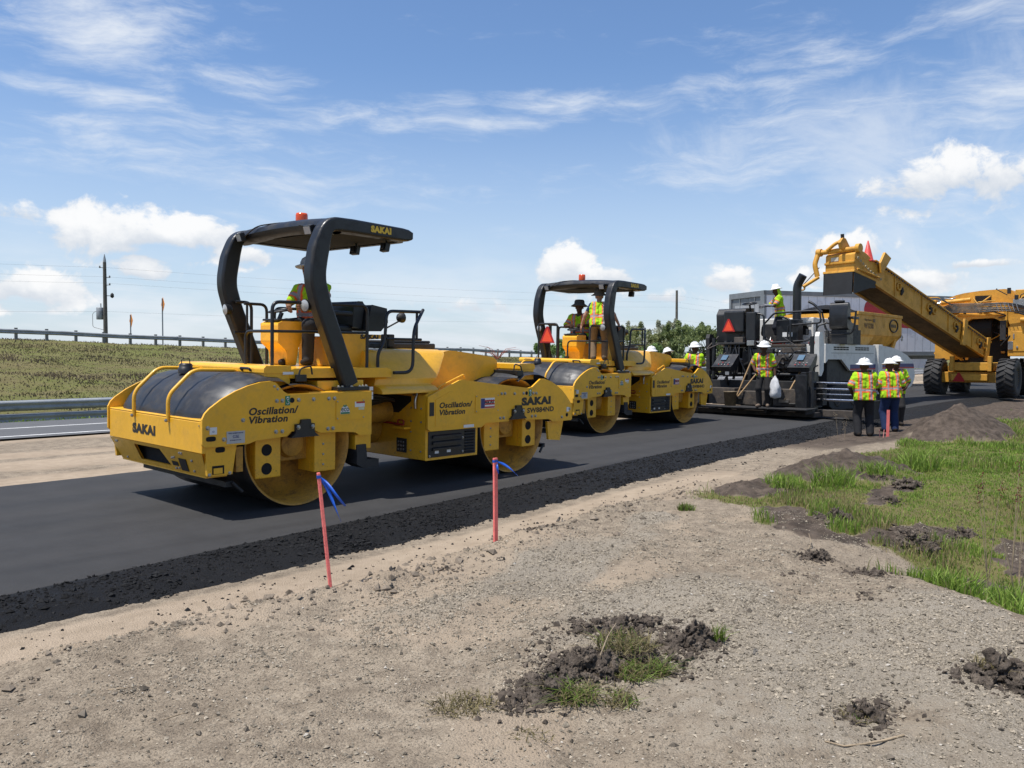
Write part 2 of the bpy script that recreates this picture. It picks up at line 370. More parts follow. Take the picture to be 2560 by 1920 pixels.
def masks(X, Y):
    n1 = fbm(X*.9, Y*.9, 4)-.5; n2 = 1.5*(fbm(X*3.6+40, Y*3.6, 5)-.5)
    g = X-Xc(Y)
    near = sstep(Y, 6.2, 5.6)
    gravel = sstep(-(g+n2*.18), -.02, .12)*sstep(Yd(X)-Y+n1*.9, .35, 1.0)*np.clip(sstep(fbm(X*.45+3, Y*.8+8, 3), .34, .58)*(.30+.70*sstep(X+.35*n1*4, 3.0, 5.0))+.25*sstep(X, 4, 5.5), 0, 1)
    sand = np.maximum(sstep(Yd(X)-Y+n1*.5, .25, -.05)*sstep(Yb(X)-Y, -.3, 0.1)*(.25+.75*sstep(X+3*n1, 15, 9)), .55*near*sstep(fbm(X*.5+9, Y*.9+2, 4), .5, .66))
    # mown and wild grass to the right of the gravel pad
    gr = sstep(g+n1*1.2, .55, 1.1)*sstep(Yd(X)-.55-Y+n1*.8, 0, .5)
    gr = gr*sstep(X+n1*1.5+Y*.25, 8.6, 9.3) + sstep(g+n2*.3, .05, .5)*sstep(2.6-Y+n1, 0, .6)
    bare = np.zeros_like(X)
    for cx, cy, rx, ry, h in MOUNDS: bare = np.maximum(bare, sstep(np.hypot((X-cx)/(rx*1.05), (Y-cy)/(ry*1.05))+n2*.35, 1.05, .75))
    for ax, ay, bx, by, w in [(8.9, 3.9, 8.0, 3.2, .38), (8.2, 2.95, 9.8, 2.45, .26), (11.6, 3.6, 10.1, 3.35, .17), (10.2, 1.9, 9.0, 1.65, .20), (7.5, 2.0, 8.3, 1.8, .2)]:
        dx_, dy_ = bx-ax, by-ay; t = np.clip(((X-ax)*dx_+(Y-ay)*dy_)/(dx_*dx_+dy_*dy_), 0, 1)
        bare = np.maximum(bare, sstep(np.hypot(X-ax-t*dx_, Y-ay-t*dy_)+n2*.35, w*.95, w*.5))
    gr = np.clip(gr, 0, 1)*(1-bare)*(1-sstep(Y, 5.1, 5.9)*(X < 40))
    far = np.maximum(sstep(Y, 23.2, 23.9), sstep(X, 75, 95)*(Y > 9))
    gr = np.where(Y > 9, far, gr); gr = np.where((Y < 9) & (X > 60), sstep(X, 60, 70), gr)
    gr = np.where((Y < -1) & (g > 0), 1, gr)
    mud = np.maximum(np.maximum(bare*.9*(X < 40)*(Y < 5.9), sstep(g, -.05, .35)*near*.32), .8*sstep(X+4*n1, 13, 19)*sstep(Y, 5.2, 5.8)*(Y < 9))
    farside = (Y > 9)
    fs = .95*sstep(fbm(X*.12, Y*.9+4, 4), .36, .60)
    return np.where(farside, 0, gravel), gr, np.where(farside, fs, np.clip(sand, 0, 1)), np.where(farside, 0, np.clip(mud, 0, 1)), g
def height(X, Y):
    X = np.asarray(X, float); Y = np.asarray(Y, float)
    gravel, gr, sand, mud, g = masks(X, Y)
    n = fbm(X*1.3, Y*1.3, 5)-.5; nf = fbm(X*9, Y*9, 3)-.5
    z = np.full(X.shape, -.085)
    dirt = sstep(Yd(X)-Y, -.05, .45)*(Y < 9)
    z += dirt*(.05+.085*n+.042*nf)
    ridge = np.exp(-((Y-Yd(X)+.22)/.20)**2)*(Y < 9)*sstep(X, 40, 20)
    z += ridge*(.02+.16*np.clip(fbm(X*2.2+5, Y*3, 4)-.42, 0, 1)+.05*nf)
    z += gravel*.03
    # tyre ruts across the pad
    rut = np.sin((Y*1.0-X*.42)*2*np.pi/1.15)
    z += (.014+.012*n)*rut*dirt*sstep(X, 9, 6)
    # ditch beyond the pad
    z -= (Y < 9)*.30*sstep(g, 0.0, 1.0)*sstep(3.4-Y, 0, 1.8)*sstep(g, 7, 2.2)
    for cx, cy, rx, ry, h in MOUNDS:
        q = np.hypot((X-cx)/rx, (Y-cy)/ry); z += h*np.clip(1-q**1.25, 0, 1)*(1+.5*n)+.07*nf*sstep(q, 1.1, .8)
    z += mud*.10*(fbm(X*5, Y*5, 3)-.45)*(Y < 5.9)
    # far side: dirt shoulder, verge, swale and bank
    z += (Y > 12)*(.03*np.clip(fbm(X*.35, Y*2.2, 4)-.3, 0, 1)*sstep(Y, 12, 13))
    z -= .40*sstep(Y, 23.3, 27.5)
    cr = crest(X)
    t = np.clip((Y-29.0)/(62.5-29.0), 0, 1); prof = (t*.92+.08*t*t*(3-2*t))
    bank = (cr+.40-.11)*prof*sstep(Y, 140, 85)
    z += bank + (Y > 29)*.22*(fbm(X*.35, Y*.35, 4)-.5)*sstep(Y, 29, 33)
    return z+zr(X, Y)*sstep(Y, 60, 30)
def gz(x, y): return float(height(np.array([x]), np.array([y]))[0])
def axis_pts(segs):
    out = [segs[0][0]]
    for a, b, d in segs:
        n = max(1, int(round((b-a)/d))); out += list(a+(b-a)*np.arange(1, n+1)/n)
    return np.array(out)
gx = axis_pts([(-900, -100, 100), (-100, -10, 6), (-10, 0, 1.0), (0, 1.0, .12), (1.0, 9, .042), (9, 14, .09), (14, 30, .22), (30, 60, .7), (60, 140, 2.5), (140, 900, 76)])
gy = axis_pts([(-900, -60, 84), (-60, -4, 4), (-4, 0, .2), (0, 6.2, .042), (6.2, 9, .35), (9, 29, .5), (29, 70, .8), (70, 150, 5), (150, 1500, 90)])
GX, GY = np.meshgrid(gx, gy, indexing='ij')
GZ = height(GX, GY)
nu, nv = GX.shape
idx = np.arange(nu*nv).reshape(nu, nv)
GF = np.stack([idx[:-1, :-1], idx[1:, :-1], idx[1:, 1:], idx[:-1, 1:]], -1).reshape(-1, 4)
gm = bpy.data.materials.new('ground dirt gravel grass'); gm.use_nodes = True
T = NT(gm.node_tree); B = T.n['Principled BSDF']
pos = T.new('ShaderNodeNewGeometry').outputs['Position']
za = T.new('ShaderNodeAttribute', attribute_name='zone'); zs = T.new('ShaderNodeSeparateColor', {0: za.outputs['Color']})
zg, zv, zs_ = zs.outputs; zm = za.outputs['Alpha']
nA = T.noise(pos, .8, 6, .6); nB = T.noise(pos, 7, 6, .65); nC = T.noise(pos, 55, 4, .7); nD = T.noise(pos, 190, 3, .7)
vor = T.new('ShaderNodeTexVoronoi', {'Vector': pos, 'Scale': 85.0, 'Randomness': 1.0})
dirtc = T.mix(T.step(nB, .3, .7), (.225, .182, .134), (.385, .318, .235))
dirtc = T.mix(T.math('MULTIPLY', T.step(nC, .42, .68), .8), dirtc, (.135, .108, .08))
sandc = T.mix(T.step(nB, .3, .75), (.42, .335, .245), (.335, .265, .19))
gravc = T.mix(T.step(vor.outputs['Distance'], .05, .5), (.43, .375, .295), (.185, .158, .122))
gravc = T.mix(.45, gravc, T.mix(T.step(nC, .35, .65), (.27, .232, .178), (.46, .405, .325)))
mudc = T.mix(T.step(nB, .3, .7), (.055, .043, .034), (.135, .105, .082))
vegn = T.noise(pos, .35, 5, .65)
vegc = T.mix(T.step(vegn, .35, .65), (.13, .145, .036), (.155, .135, .055))
vegc = T.mix(T.math('MULTIPLY', T.step(nB, .45, .7), .6), vegc, (.15, .115, .075))
c = T.mix(T.step(T.math('ADD', zs_, T.math('MULTIPLY', T.math('SUBTRACT', nB, .5), .7)), .3, .7), dirtc, sandc)
c = T.mix(T.step(T.math('ADD', zg, T.math('MULTIPLY', T.math('SUBTRACT', nB, .5), .9)), .3, .75), c, gravc)
c = T.mix(T.step(T.math('ADD', zm, T.math('MULTIPLY', T.math('SUBTRACT', nB, .5), .6)), .3, .7), c, mudc)
c = T.mix(T.step(T.math('ADD', zv, T.math('MULTIPLY', T.math('SUBTRACT', nB, .5), .5)), .3, .7), c, vegc)
c = T.mix(T.math('MULTIPLY', T.step(nA, .40, .7), .40), c, T.mix(1.0, c, (.60, .58, .56), 'MULTIPLY'))
T.put(B, 'Base Color', c); B.inputs['Roughness'].default_value = .95; B.inputs['Specular IOR Level'].default_value = .15
hgt_ = T.math('ADD', T.math('MULTIPLY', nC, 1.0), T.math('ADD', T.math('MULTIPLY', nD, .5), T.math('MULTIPLY', T.math('SUBTRACT', .6, vor.outputs['Distance']), .8)))
bp = T.new('ShaderNodeBump', {'Strength': .75, 'Distance': .018, 'Height': hgt_}); T.l.new(bp.outputs[0], B.inputs['Normal'])
ground = np_mesh('ground', np.stack([GX, GY, GZ], -1).reshape(-1, 3), GF, gm, smooth=True)
m5 = masks(GX, GY)
zc = np.stack([m5[0], m5[1], m5[2], m5[3]], -1).reshape(-1, 4).astype(np.float32)
za_ = ground.data.attributes.new('zone', 'FLOAT_COLOR', 'POINT'); za_.data.foreach_set('color', zc.ravel())
tag(ground, 'bare dirt, gravel and grass ground around the road works', 'ground', kind='structure')
# ------------------------------------------------------------------ asphalt
def asph(name, c0, c1, rough, streak, bs, bd):
    m = bpy.data.materials.new(name); m.use_nodes = True; T = NT(m.node_tree); B = T.n['Principled BSDF']
    pos = T.new('ShaderNodeNewGeometry').outputs['Position']
    st = T.noise(T.vmath('MULTIPLY', pos, (.035, 1.6, 1)), 1.0, 5, .6); nb = T.noise(pos, 2.2, 5, .6); fine = T.noise(pos, 130, 5, .8)
    f = T.math('ADD', T.math('MULTIPLY', st, streak), T.math('ADD', T.math('MULTIPLY', nb, .22), T.math('MULTIPLY', fine, .38)))
    T.put(B, 'Base Color', T.mix(T.step(f, .3*(streak+.52), .7*(streak+.52)), c0, c1))
    T.put(B, 'Roughness', T.step(st, .3, .7, rough-.07, rough+.07)); B.inputs['Specular IOR Level'].default_value = .22
    bp = T.new('ShaderNodeBump', {'Strength': bs, 'Distance': bd, 'Height': T.math('ADD', fine, T.noise(pos, 70, 4, .7))}); T.l.new(bp.outputs[0], B.inputs['Normal'])
    return m
MATM = asph('fresh asphalt mat', (.020, .0198, .0200), (.047, .0463, .0465), .78, .42, .6, .008)
OLDM = asph('old highway asphalt', (.075, .076, .078), (.12, .121, .124), .9, .6, .3, .006)
LOOSE = asph('loose asphalt', (.006, .006, .0065), (.020, .020, .021), .65, .1, 1.0, .03)
def strip(name, xs, ya, yb, zf, nv, m, lab, thick=0):
    X = np.repeat(xs[:, None], nv, 1); t = np.linspace(0, 1, nv)[None, :]
    Y = ya(xs)[:, None]*(1-t)+yb(xs)[:, None]*t; Z = zf(X, Y, t)
    i = np.arange(X.size).reshape(X.shape)
    F = np.stack([i[:-1, :-1], i[1:, :-1], i[1:, 1:], i[:-1, 1:]], -1).reshape(-1, 4)
    o = np_mesh(name, np.stack([X, Y, Z], -1).reshape(-1, 3), F, m, smooth=True)
    return tag(o, lab, name.replace('_', ' ').split()[-1], kind='structure')
xs = axis_pts([(-80, -6, 4), (-6, 0, .5), (0, 12, .1), (12, 30, .3), (30, 80, 2)])
ragged = lambda X: .05*(fbm(X*2.3, X*0+1, 4)-.5)
def matz(X, Y, t):
    z = zr(X, Y)+.002*(vnoise(X*.8, Y*2)-.5)
    drop = np.where((t <= 1e-6) | (t >= 1-1e-6), -.06, 0.0)
    return z+drop
def mat_t(n=30): return n
strip('asphalt_mat', xs, lambda x: Ye(x)-.02+ragged(x), lambda x: Yf(x)+ragged(x+50)*2, matz, 34, MATM, 'smooth fresh black asphalt mat under the rollers')
xs2 = axis_pts([(-80, -6, 2), (-6, 0, .2), (0, 12, .035), (12, 30, .09), (30, 80, 1)])
def shz(X, Y, t):
    n = fbm(X*7, Y*7, 4)-.5; n2 = fbm(X*22, Y*22, 2)-.5
    lip = .018*np.exp(-((t-.92)/.10)**2)
    return zr(X, Y)+(-.115+.11*sstep(t, .05, .75))+lip+(.036*n+.020*n2)*np.sin(np.pi*np.clip(t*1.02, 0, 1))
strip('asphalt_shoulder', xs2, lambda x: Yb(x)+.18*(fbm(x*1.7, x*0+3, 4)-.5), lambda x: Ye(x)+.10+.06*(fbm(x*1.9, x*0+8, 3)-.5), shz, 34, LOOSE, 'rough band of loose black asphalt along the mat edge')
xs3 = axis_pts([(-300, -40, 20), (-40, 90, 4)])
strip('highway_lane', xs3, lambda x: 18.55+0*x, lambda x: 23.2+0*x, lambda X, Y, t: -.035+zr(X, Y)+0*t, 8, OLDM, 'older grey highway lane beyond the dirt strip')
PAINT = mat('road paint', (.70, .70, .68), .7, var=.12, vscale=6, dirt=(.3, .3, .3), dirt_amt=.5)
for yy in (19.0, 21.15):
    strip('lane_line', xs3, lambda x: yy-.06+0*x, lambda x: yy+.06+0*x, lambda X, Y, t: -.029+zr(X, Y)+0*t, 2, PAINT, 'white painted highway line')
# ------------------------------------------------------------------ loose stones, gravel and grass
def scatter(n, x0, x1, y0, y1, dens, seed):
    g = np.random.default_rng(seed); X = g.uniform(x0, x1, n); Y = g.uniform(y0, y1, n); k = g.random(n) < dens(X, Y)
    return X[k], Y[k], g
def pebbles(name, X, Y, size, cols, m, g, lab, z=None, sink=.25):
    n = len(X)
    base = np.array([(1, 0, 0), (0, 1, 0), (-1, 0, 0), (0, -1, 0), (0, 0, 1), (0, 0, -1)], float)
    fc = np.array([(0, 1, 4), (1, 2, 4), (2, 3, 4), (3, 0, 4), (1, 0, 5), (2, 1, 5), (3, 2, 5), (0, 3, 5)])
    a = g.uniform(0, 2*np.pi, n); sc = size[:, None]*g.uniform(.55, 1.25, (n, 3)); sc[:, 2] *= .75
    V = base[None]*(1+.35*(g.random((n, 6, 1))-.5))*sc[:, None, :]
    tl = g.uniform(-.6, .6, n)
    V = np.stack([V[..., 0]*np.cos(tl)[:, None]-V[..., 2]*np.sin(tl)[:, None], V[..., 1], V[..., 0]*np.sin(tl)[:, None]+V[..., 2]*np.cos(tl)[:, None]], -1)
    V = np.stack([V[..., 0]*np.cos(a)[:, None]-V[..., 1]*np.sin(a)[:, None], V[..., 0]*np.sin(a)[:, None]+V[..., 1]*np.cos(a)[:, None], V[..., 2]], -1)
    zz = (height(X, Y) if z is None else z)+size*(.5-sink)
    V += np.stack([X, Y, zz], -1)[:, None, :]
    F = (fc[None]+6*np.arange(n)[:, None, None]).reshape(-1, 3)
    C = np.repeat(cols, 6, 0)
    o = np_mesh(name, V.reshape(-1, 3), F, m, C); return tag(o, lab, None, kind='stuff')
def dens_g(X, Y):
    a = masks(X, Y); d = np.clip(a[0]*.95+.45*(1-a[1])*sstep(fbm(X*1.7, Y*1.7, 4), .50, .66)+.02, 0, 1)*(.35+.65*sstep(fbm(X*4.5, Y*4.5, 3), .38, .6))*(1-a[1])
    return d*np.clip(6.0/np.maximum(np.hypot(X, Y), 1), 0, 1)*(Y < Yd(X)+.05)
X, Y, g = scatter(460000, .9, 10, .2, 5.9, dens_g, 21)
sz = np.clip(g.lognormal(np.log(.0044), .5, len(X)), .003, .017)
v = g.uniform(.40, 1.15, len(X))[:, None]*np.array([.345, .295, .225]); w = g.random(len(X)) < .012; v[w] = (.46, .42, .36)
pebbles('gravel', X, Y, sz, v, GRAVM, g, 'crushed grey gravel scattered over the dirt pad')
def dens_a(X, Y): return ((Y > Yb(X)-.22) & (Y < Ye(X)+.06))*np.where(Y < Yb(X), .07, 1)*np.clip(7/np.maximum(X+2, 1), .1, 1)
X, Y, g = scatter(90000, .8, 24, 5.2, 8.6, dens_a, 22)
t = np.clip((Y-Yb(X))/(Ye(X)+.1-Yb(X)), 0, 1)
Zs = np.where(Y < Yb(X), height(X, Y), shz(X, Y, t))
sz = np.clip(g.lognormal(np.log(.010), .5, len(X)), .005, .03)
pebbles('loose_asphalt_crumbs', X, Y, sz, g.uniform(.5, 1.6, len(X))[:, None]*np.array([.012, .012, .0125]), GRAVM, g, 'loose black asphalt crumbs along the edge of the mat', Zs, .35)
def blades(name, X, Y, H, Wd, cols, m, g, lab, z=None, lean=.5):
    """grass: each blade two quads narrowing to a tip"""
    n = len(X); a = g.uniform(0, 2*np.pi, n); la = g.uniform(0, 2*np.pi, n); L = g.uniform(.1, 1, n)*lean*H
    zz = height(X, Y)-.01 if z is None else z
    sx, sy = np.cos(a)*Wd, np.sin(a)*Wd
    lx, ly = np.cos(la)*L, np.sin(la)*L
    P = np.zeros((n, 5, 3))
    for k, (s, t, ww) in enumerate([(-1, 0, 1), (1, 0, 1), (1, .55, .75), (-1, .55, .75), (0, 1, 0)]):
        P[:, k, 0] = X+s*sx*ww+lx*t*t; P[:, k, 1] = Y+s*sy*ww+ly*t*t; P[:, k, 2] = zz+H*t*(1-.25*t*L/np.maximum(H, 1e-4))
    F = np.array([(0, 1, 2), (0, 2, 3), (3, 2, 4)])[None]+5*np.arange(n)[:, None, None]
    o = np_mesh(name, P.reshape(-1, 3), F.reshape(-1, 3), m, np.repeat(cols, 5, 0)); 
    if lab: tag(o, lab, None, kind='stuff')
    return o
def gcol(g, n, dry):
    a = np.array([.16, .275, .034]); b = np.array([.28, .375, .07]); d = np.array([.36, .30, .14])
    t = g.random(n)[:, None]; c = a*(1-t)+b*t; dr = (g.random(n) < dry)[:, None]
    return np.where(dr, d*g.uniform(.6, 1.1, n)[:, None], c*g.uniform(.7, 1.2, n)[:, None])
def dens_v(X, Y): return np.clip(masks(X, Y)[1]-.15, 0, 1)*np.clip(12/np.maximum(np.hypot(X, Y), 1), .14, 1)*(Y < 5.9)
X, Y, g = scatter(760000, 5.2, 42, -4, 5.6, dens_v, 31)
cl = fbm(X*1.1, Y*1.1, 3); far_ = np.clip(np.hypot(X, Y)/11, 1, 3)
H = g.uniform(.05, .11, len(X))*(.45+1.1*sstep(cl, .35, .7)); Wd = g.uniform(.003, .006, len(X))*far_
dry = .12+.5*sstep(fbm(X*.8+7, Y*.8+3, 3), .48, .68)
blades('grass', X, Y, H, Wd, gcol(g, len(X), dry), GRASSM, g, 'bright green roadside grass right of the gravel pad')
# bank and verge: sparse tufts
def dens_b(X, Y): return np.where(Y < 29.5, .9, .35+.65*sstep(fbm(X*.25, Y*.25, 4), .4, .62))*np.clip(40/np.maximum(np.hypot(X, Y), 1), .2, 1)
X, Y, g = scatter(260000, -12, 92, 23.4, 64, dens_b, 33)
H = g.uniform(.03, .13, len(X))*np.where(Y < 29.5, 1.0, .5+1.0*sstep(fbm(X*.5+3, Y*.5, 3), .35, .7)); Wd = g.uniform(.012, .034, len(X))
cc = gcol(g, len(X), .0); hill = (Y > 29.5)[:, None]; br = g.random(len(X))[:, None]
t_ = sstep(fbm(X*.3+31, Y*.3+5, 4), .40, .64)[:, None]
hc = (np.array([.22, .165, .115])*(1-br)+np.array([.17, .135, .075])*br)*(t_)+(1-t_)*(np.array([.125, .125, .05])*(1-br)+np.array([.19, .15, .09])*br)
cc = np.where(hill, hc*g.uniform(.5, 1.0, len(X))[:, None], cc*.75)
blades('bank_grass', X, Y, H, Wd, cc, GRASSM, g, 'dry brown and green grass covering the highway bank', lean=.8)
# ------------------------------------------------------------------ tandem roller
def bolt_mesh():
    b = MB(); b.lathe([(.030, 0), (.030, .006), (.021, .006), (.021, .020), (.015, .024)], 6, 'y', smooth=False)
    return b.mesh('bolt', STEEL)
BOLT = bolt_mesh()
def bolt(parent, x, y, z, s=1.0, rot=(math.pi, 0, 0)):
    o = bpy.data.objects.new('bolt', BOLT); col.objects.link(o); o.parent = parent; o.location = (x, y, z); o.rotation_euler = rot; o.scale = (s, s, s); return o
def plate(parent, name, x0, x1, z0, z1, y, m, t=.004, face='y'):
    b = MB()
    if face == 'y': b.box(x0, x1, y-t, y, z0, z1)
    else: b.box(y-t, y, x0, x1, z0, z1)
    return b.build(name, m, parent)
def oval(cx, cz, rx, rz, n=16): return [(cx+rx*math.copysign(abs(math.cos(a))**.6, math.cos(a)), cz+rz*math.copysign(abs(math.sin(a))**.6, math.sin(a))) for a in [2*math.pi*k/n for k in range(n)]]
def smooth_outline(pts, n=3):
    """Chaikin corner cutting, keeps the outline but softens kinks"""
    for _ in range(n):
        out = []
        for i in range(len(pts)):
            a, b = pts[i], pts[(i+1) % len(pts)]
            out += [(a[0]*.8+b[0]*.2, a[1]*.8+b[1]*.2), (a[0]*.2+b[0]*.8, a[1]*.2+b[1]*.8)]
        pts = out
    return pts
def worklamp(parent, loc, d, name='work_lamp', round_=False):
    d = Vector(d).normalized(); q = d.to_track_quat('X', 'Z').to_matrix().to_4x4(); M = Matrix.Translation(loc) @ q
    b = MB()
    if round_: b.lathe([(.02, -.08), (.06, -.05), (.075, 0), (.075, .02)], 16, 'x', M=M)
    else: b.box(-.055, .01, -.065, .065, -.055, .055, M=M); b.box(-.075, -.055, -.03, .03, -.03, .03, M=M)
    o = b.build(name, BLK, parent, .006)
    g = MB()
    if round_: g.lathe([(.068, .021), (.03, .034), (0, .036)], 16, 'x', M=M)
    else: g.box(.011, .018, -.055, .055, -.045, .045, M=M)
    g.build('lens', CLRL, o)
    return o
def drum(root, xc):
    d = MB(); w = 1.065
    # hollow shell, both ends open, web set back inside
    prof = [(.20, -w+.56), (.665, -w+.56), (.672, -w+.01), (.692, -w), (.70, -w+.008), (.70, w-.008), (.692, w), (.672, w-.01), (.665, w-.56), (.20, w-.56)]
    d.lathe(prof, 72, 'y', (xc, 0, .70), cap=False)
    o = d.build('drum', DRUMO, root)
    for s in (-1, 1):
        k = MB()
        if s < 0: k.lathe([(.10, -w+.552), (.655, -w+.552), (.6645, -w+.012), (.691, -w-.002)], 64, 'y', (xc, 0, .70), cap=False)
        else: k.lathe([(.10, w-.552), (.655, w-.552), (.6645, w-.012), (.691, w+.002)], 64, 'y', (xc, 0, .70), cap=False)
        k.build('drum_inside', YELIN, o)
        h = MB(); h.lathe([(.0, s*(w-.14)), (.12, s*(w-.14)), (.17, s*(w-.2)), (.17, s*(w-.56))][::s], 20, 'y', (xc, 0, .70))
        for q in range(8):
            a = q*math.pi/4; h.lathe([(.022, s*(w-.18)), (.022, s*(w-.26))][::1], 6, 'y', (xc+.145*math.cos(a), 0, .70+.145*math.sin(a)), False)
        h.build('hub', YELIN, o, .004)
    return o
RP = [(-1.22, .80), (-1.22, 1.06), (-1.19, 1.12), (-1.14, 1.17), (-1.0, 1.265), (-.85, 1.34), (-.7, 1.395), (-.55, 1.43), (-.42, 1.44), (-.36, 1.42), (-.26, 1.32), (-.2, 1.29), (.97, 1.285), (.97, .76), (.79, .76), (.73, .80),
      (.55, .82), (.22, .83), (.14, .87), (-.16, .87), (-.22, .82), (-.6, .80), (-.70, .77), (-1.19, .77)]
FP = [(1.9, .76), (1.9, 1.18), (2.47, 1.39), (2.52, 1.395), (3.91, 1.245), (4.0, 1.26), (4.19, 1.375), (4.29, 1.375), (4.45, 1.33), (4.58, 1.27), (4.72, 1.19), (4.83, 1.10), (4.93, 1.0), (4.97, .95), (4.985, .73), (4.96, .71), (4.5, .71),
      (4.42, .755), (3.86, .775), (3.80, .83), (3.54, .83), (3.48, .775), (3.0, .775), (2.92, .725), (1.95, .73)]
LW = 3.666
def make_roller():
    root = empty('tandem_roller')
    drum(root, 0.0); drum(root, LW)
    X = lambda x, m: (LW-x) if m else x
    for m in (0, 1):                               # m=1: the front end is the rear end turned round
        e = 'front' if m else 'rear'
        for s in (-1, 1):
            # legs carrying the drum, with the round cut-outs
            for (a, b, hole) in ((-.54, -.22, not m), (.23, .53, m)):
                a, b = (a, b) if not m else (LW+a+.03*(1 if hole else -1), LW+b+.03*(1 if hole else -1))
                k = MB(); y0, y1 = s*.93, s*1.03
                k.box(a, b, min(y0, y1), max(y0, y1), .355, .84)
                leg = k.build('drum_leg', YEL, root, .012)
                fl = MB(); fl.box(a-.0, a+.035, s*.70 if s > 0 else -.93, .93 if s > 0 else s*.70, .36, .82); fl.build('flange', YEL, leg)
                if hole:
                    for zz in (.46, .67):
                        h = MB(); h.lathe([(.0, 0), (.066, 0), (.066, .006), (.058, .008)], 20, 'y', ((a+b)/2-.02, s*1.032, zz), False); h.build('round_opening', HOLE, leg)
                else:
                    for zz in (.44, .56, .68): bolt(leg, (a+b)/2-.03, s*1.032, zz, .5, (math.pi if s < 0 else 0, 0, 0))
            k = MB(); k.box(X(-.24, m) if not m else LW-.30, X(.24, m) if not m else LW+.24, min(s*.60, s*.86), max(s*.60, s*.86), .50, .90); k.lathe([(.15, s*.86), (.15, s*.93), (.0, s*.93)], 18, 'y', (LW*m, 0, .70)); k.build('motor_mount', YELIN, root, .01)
            # black rubber-mount bracket hanging from the side plate
            xb = LW*m+.0; k = MB(); y0, y1 = s*1.10, s*1.185
            k.prism([(xb-.19, .80), (xb-.125, .85), (xb-.125, .95), (xb-.06, .95), (xb-.05, 1.0), (xb+.07, 1.0), (xb+.08, .95), (xb+.125, .95), (xb+.125, .85), (xb+.19, .80)], min(y0, y1), max(y0, y1), 'y')
            kb = k.build('mount_bracket', BLK, root, .008)
            for dx_ in (-.095, .095): bolt(kb, xb+dx_, s*1.187, .915, .9, (math.pi if s < 0 else 0, 0, 0))
        # black water tank, swelling above the drum
        t = MB()
        pr = [(-1.165, 1.02), (-1.15, 1.10), (-1.09, 1.20), (-1.0, 1.31), (-.88, 1.405), (-.74, 1.47), (-.60, 1.505), (-.45, 1.515), (-.22, 1.50), (-.05, 1.40)]
        def tk(u, v, pr=pr, m=m):
            f = u*(len(pr)-1); i = min(int(f), len(pr)-2); f -= i
            x = pr[i][0]*(1-f)+pr[i+1][0]*f; z = pr[i][1]*(1-f)+pr[i+1][1]*f
            y = -1.095+2.19*v; ed = max(0, (abs(y)-.62)/.475); sq = .13*ed**2.6
            rib = .010*math.exp(-((abs(abs(y)-.52))/.05)**2)
            cx, cz = -.25, .95; return (X(cx+(x-cx)*(1-sq)+0, m), y, cz+(z-cz)*(1-sq)+rib)
        t.grid(tk, 37, 45, True, flip=bool(m)); tk_o = t.build('water_tank', TANK, root)
        c = MB(); c.lathe([(.085, 1.48), (.085, 1.545), (.075, 1.55), (.075, 1.585), (.06, 1.60), (0, 1.60)], 18, 'z', (X(-.70, m), .22, 0)); cap = c.build('tank_cap', BLK, tk_o)
        c = MB(); c.tube(arc([(X(-.70, m)-.05, .22, 1.60), (X(-.70, m)-.05, .22, 1.65), (X(-.70, m)+.05, .22, 1.65), (X(-.70, m)+.05, .22, 1.60)], .02), .006, 6); c.build('cap_handle', BLK, cap)
        for yb in (.43, -.40):
            c = MB(); c.tube(arc([(X(-1.215, m), yb, .985), (X(-1.215, m), yb, 1.27), (X(-.93, m), yb, 1.545), (X(-.42, m), yb, 1.535), (X(-.40, m), yb, 1.47)], .09), .021, 10)
            gb = c.build('guard_bar', YEL, root); bolt(gb, X(-1.235, m), yb, 1.0, .75, (0, 0, -math.pi/2 if m else math.pi/2))
        X2 = lambda x, m: (LW-x+.20) if m else x
        # tool box lid across the machine
        k = MB(); k.prism([(X2(-.40, m), 1.515), (X2(-.40, m), 1.57), (X2(-.37, m), 1.60), (X2(-.05, m), 1.60), (X2(-.05, m), 1.515)], -.97, 1.0, 'y'); bx = k.build('tool_box_lid', YEL, root, .01)
        k = MB(); k.box(min(X2(-.38, m), X2(-.06, m)), max(X2(-.38, m), X2(-.06, m)), -.96, .99, 1.36, 1.514); k.build('tool_box', YEL, root)
        for yh in (-.62, .72):
            k = MB(); k.tube(arc([(X2(-.405, m), yh-.09, 1.54), (X2(-.43, m), yh-.09, 1.565), (X2(-.43, m), yh+.09, 1.565), (X2(-.405, m), yh+.09, 1.54)], .02), .015, 8); k.build('grab_handle', BLK, bx)
        # spray bar with brush above the drum
        k = MB(); k.box(min(X2(.0, m), X2(.06, m)), max(X2(.0, m), X2(.06, m)), -1.02, .9, 1.445, 1.50); k.box(min(X2(-.03, m), X2(.10, m)), max(X2(-.03, m), X2(.10, m)), -1.06, -1.02, 1.42, 1.50)
        sb = k.build('spray_bar', BLK, root, .005)
        k = MB(); k.tube(arc([(X2(.0, m), -1.05, 1.50), (X2(.02, m), -1.05, 1.57), (X2(.16, m), -1.05, 1.60), (X2(.18, m), -1.05, 1.50)], .03), .010, 8); k.build('bar_handle', BLK, sb)
        # scraper under the frame
        k = MB(); k.box(min(X(-.86, m), X(-.78, m)), max(X(-.86, m), X(-.78, m)), -.98, .98, .30, .36); k.tube([(X(-.80, m), -1.0, .35), (X(-.69, m), -1.02, .24)], .018, 8); k.build('scraper', BLKD, root)
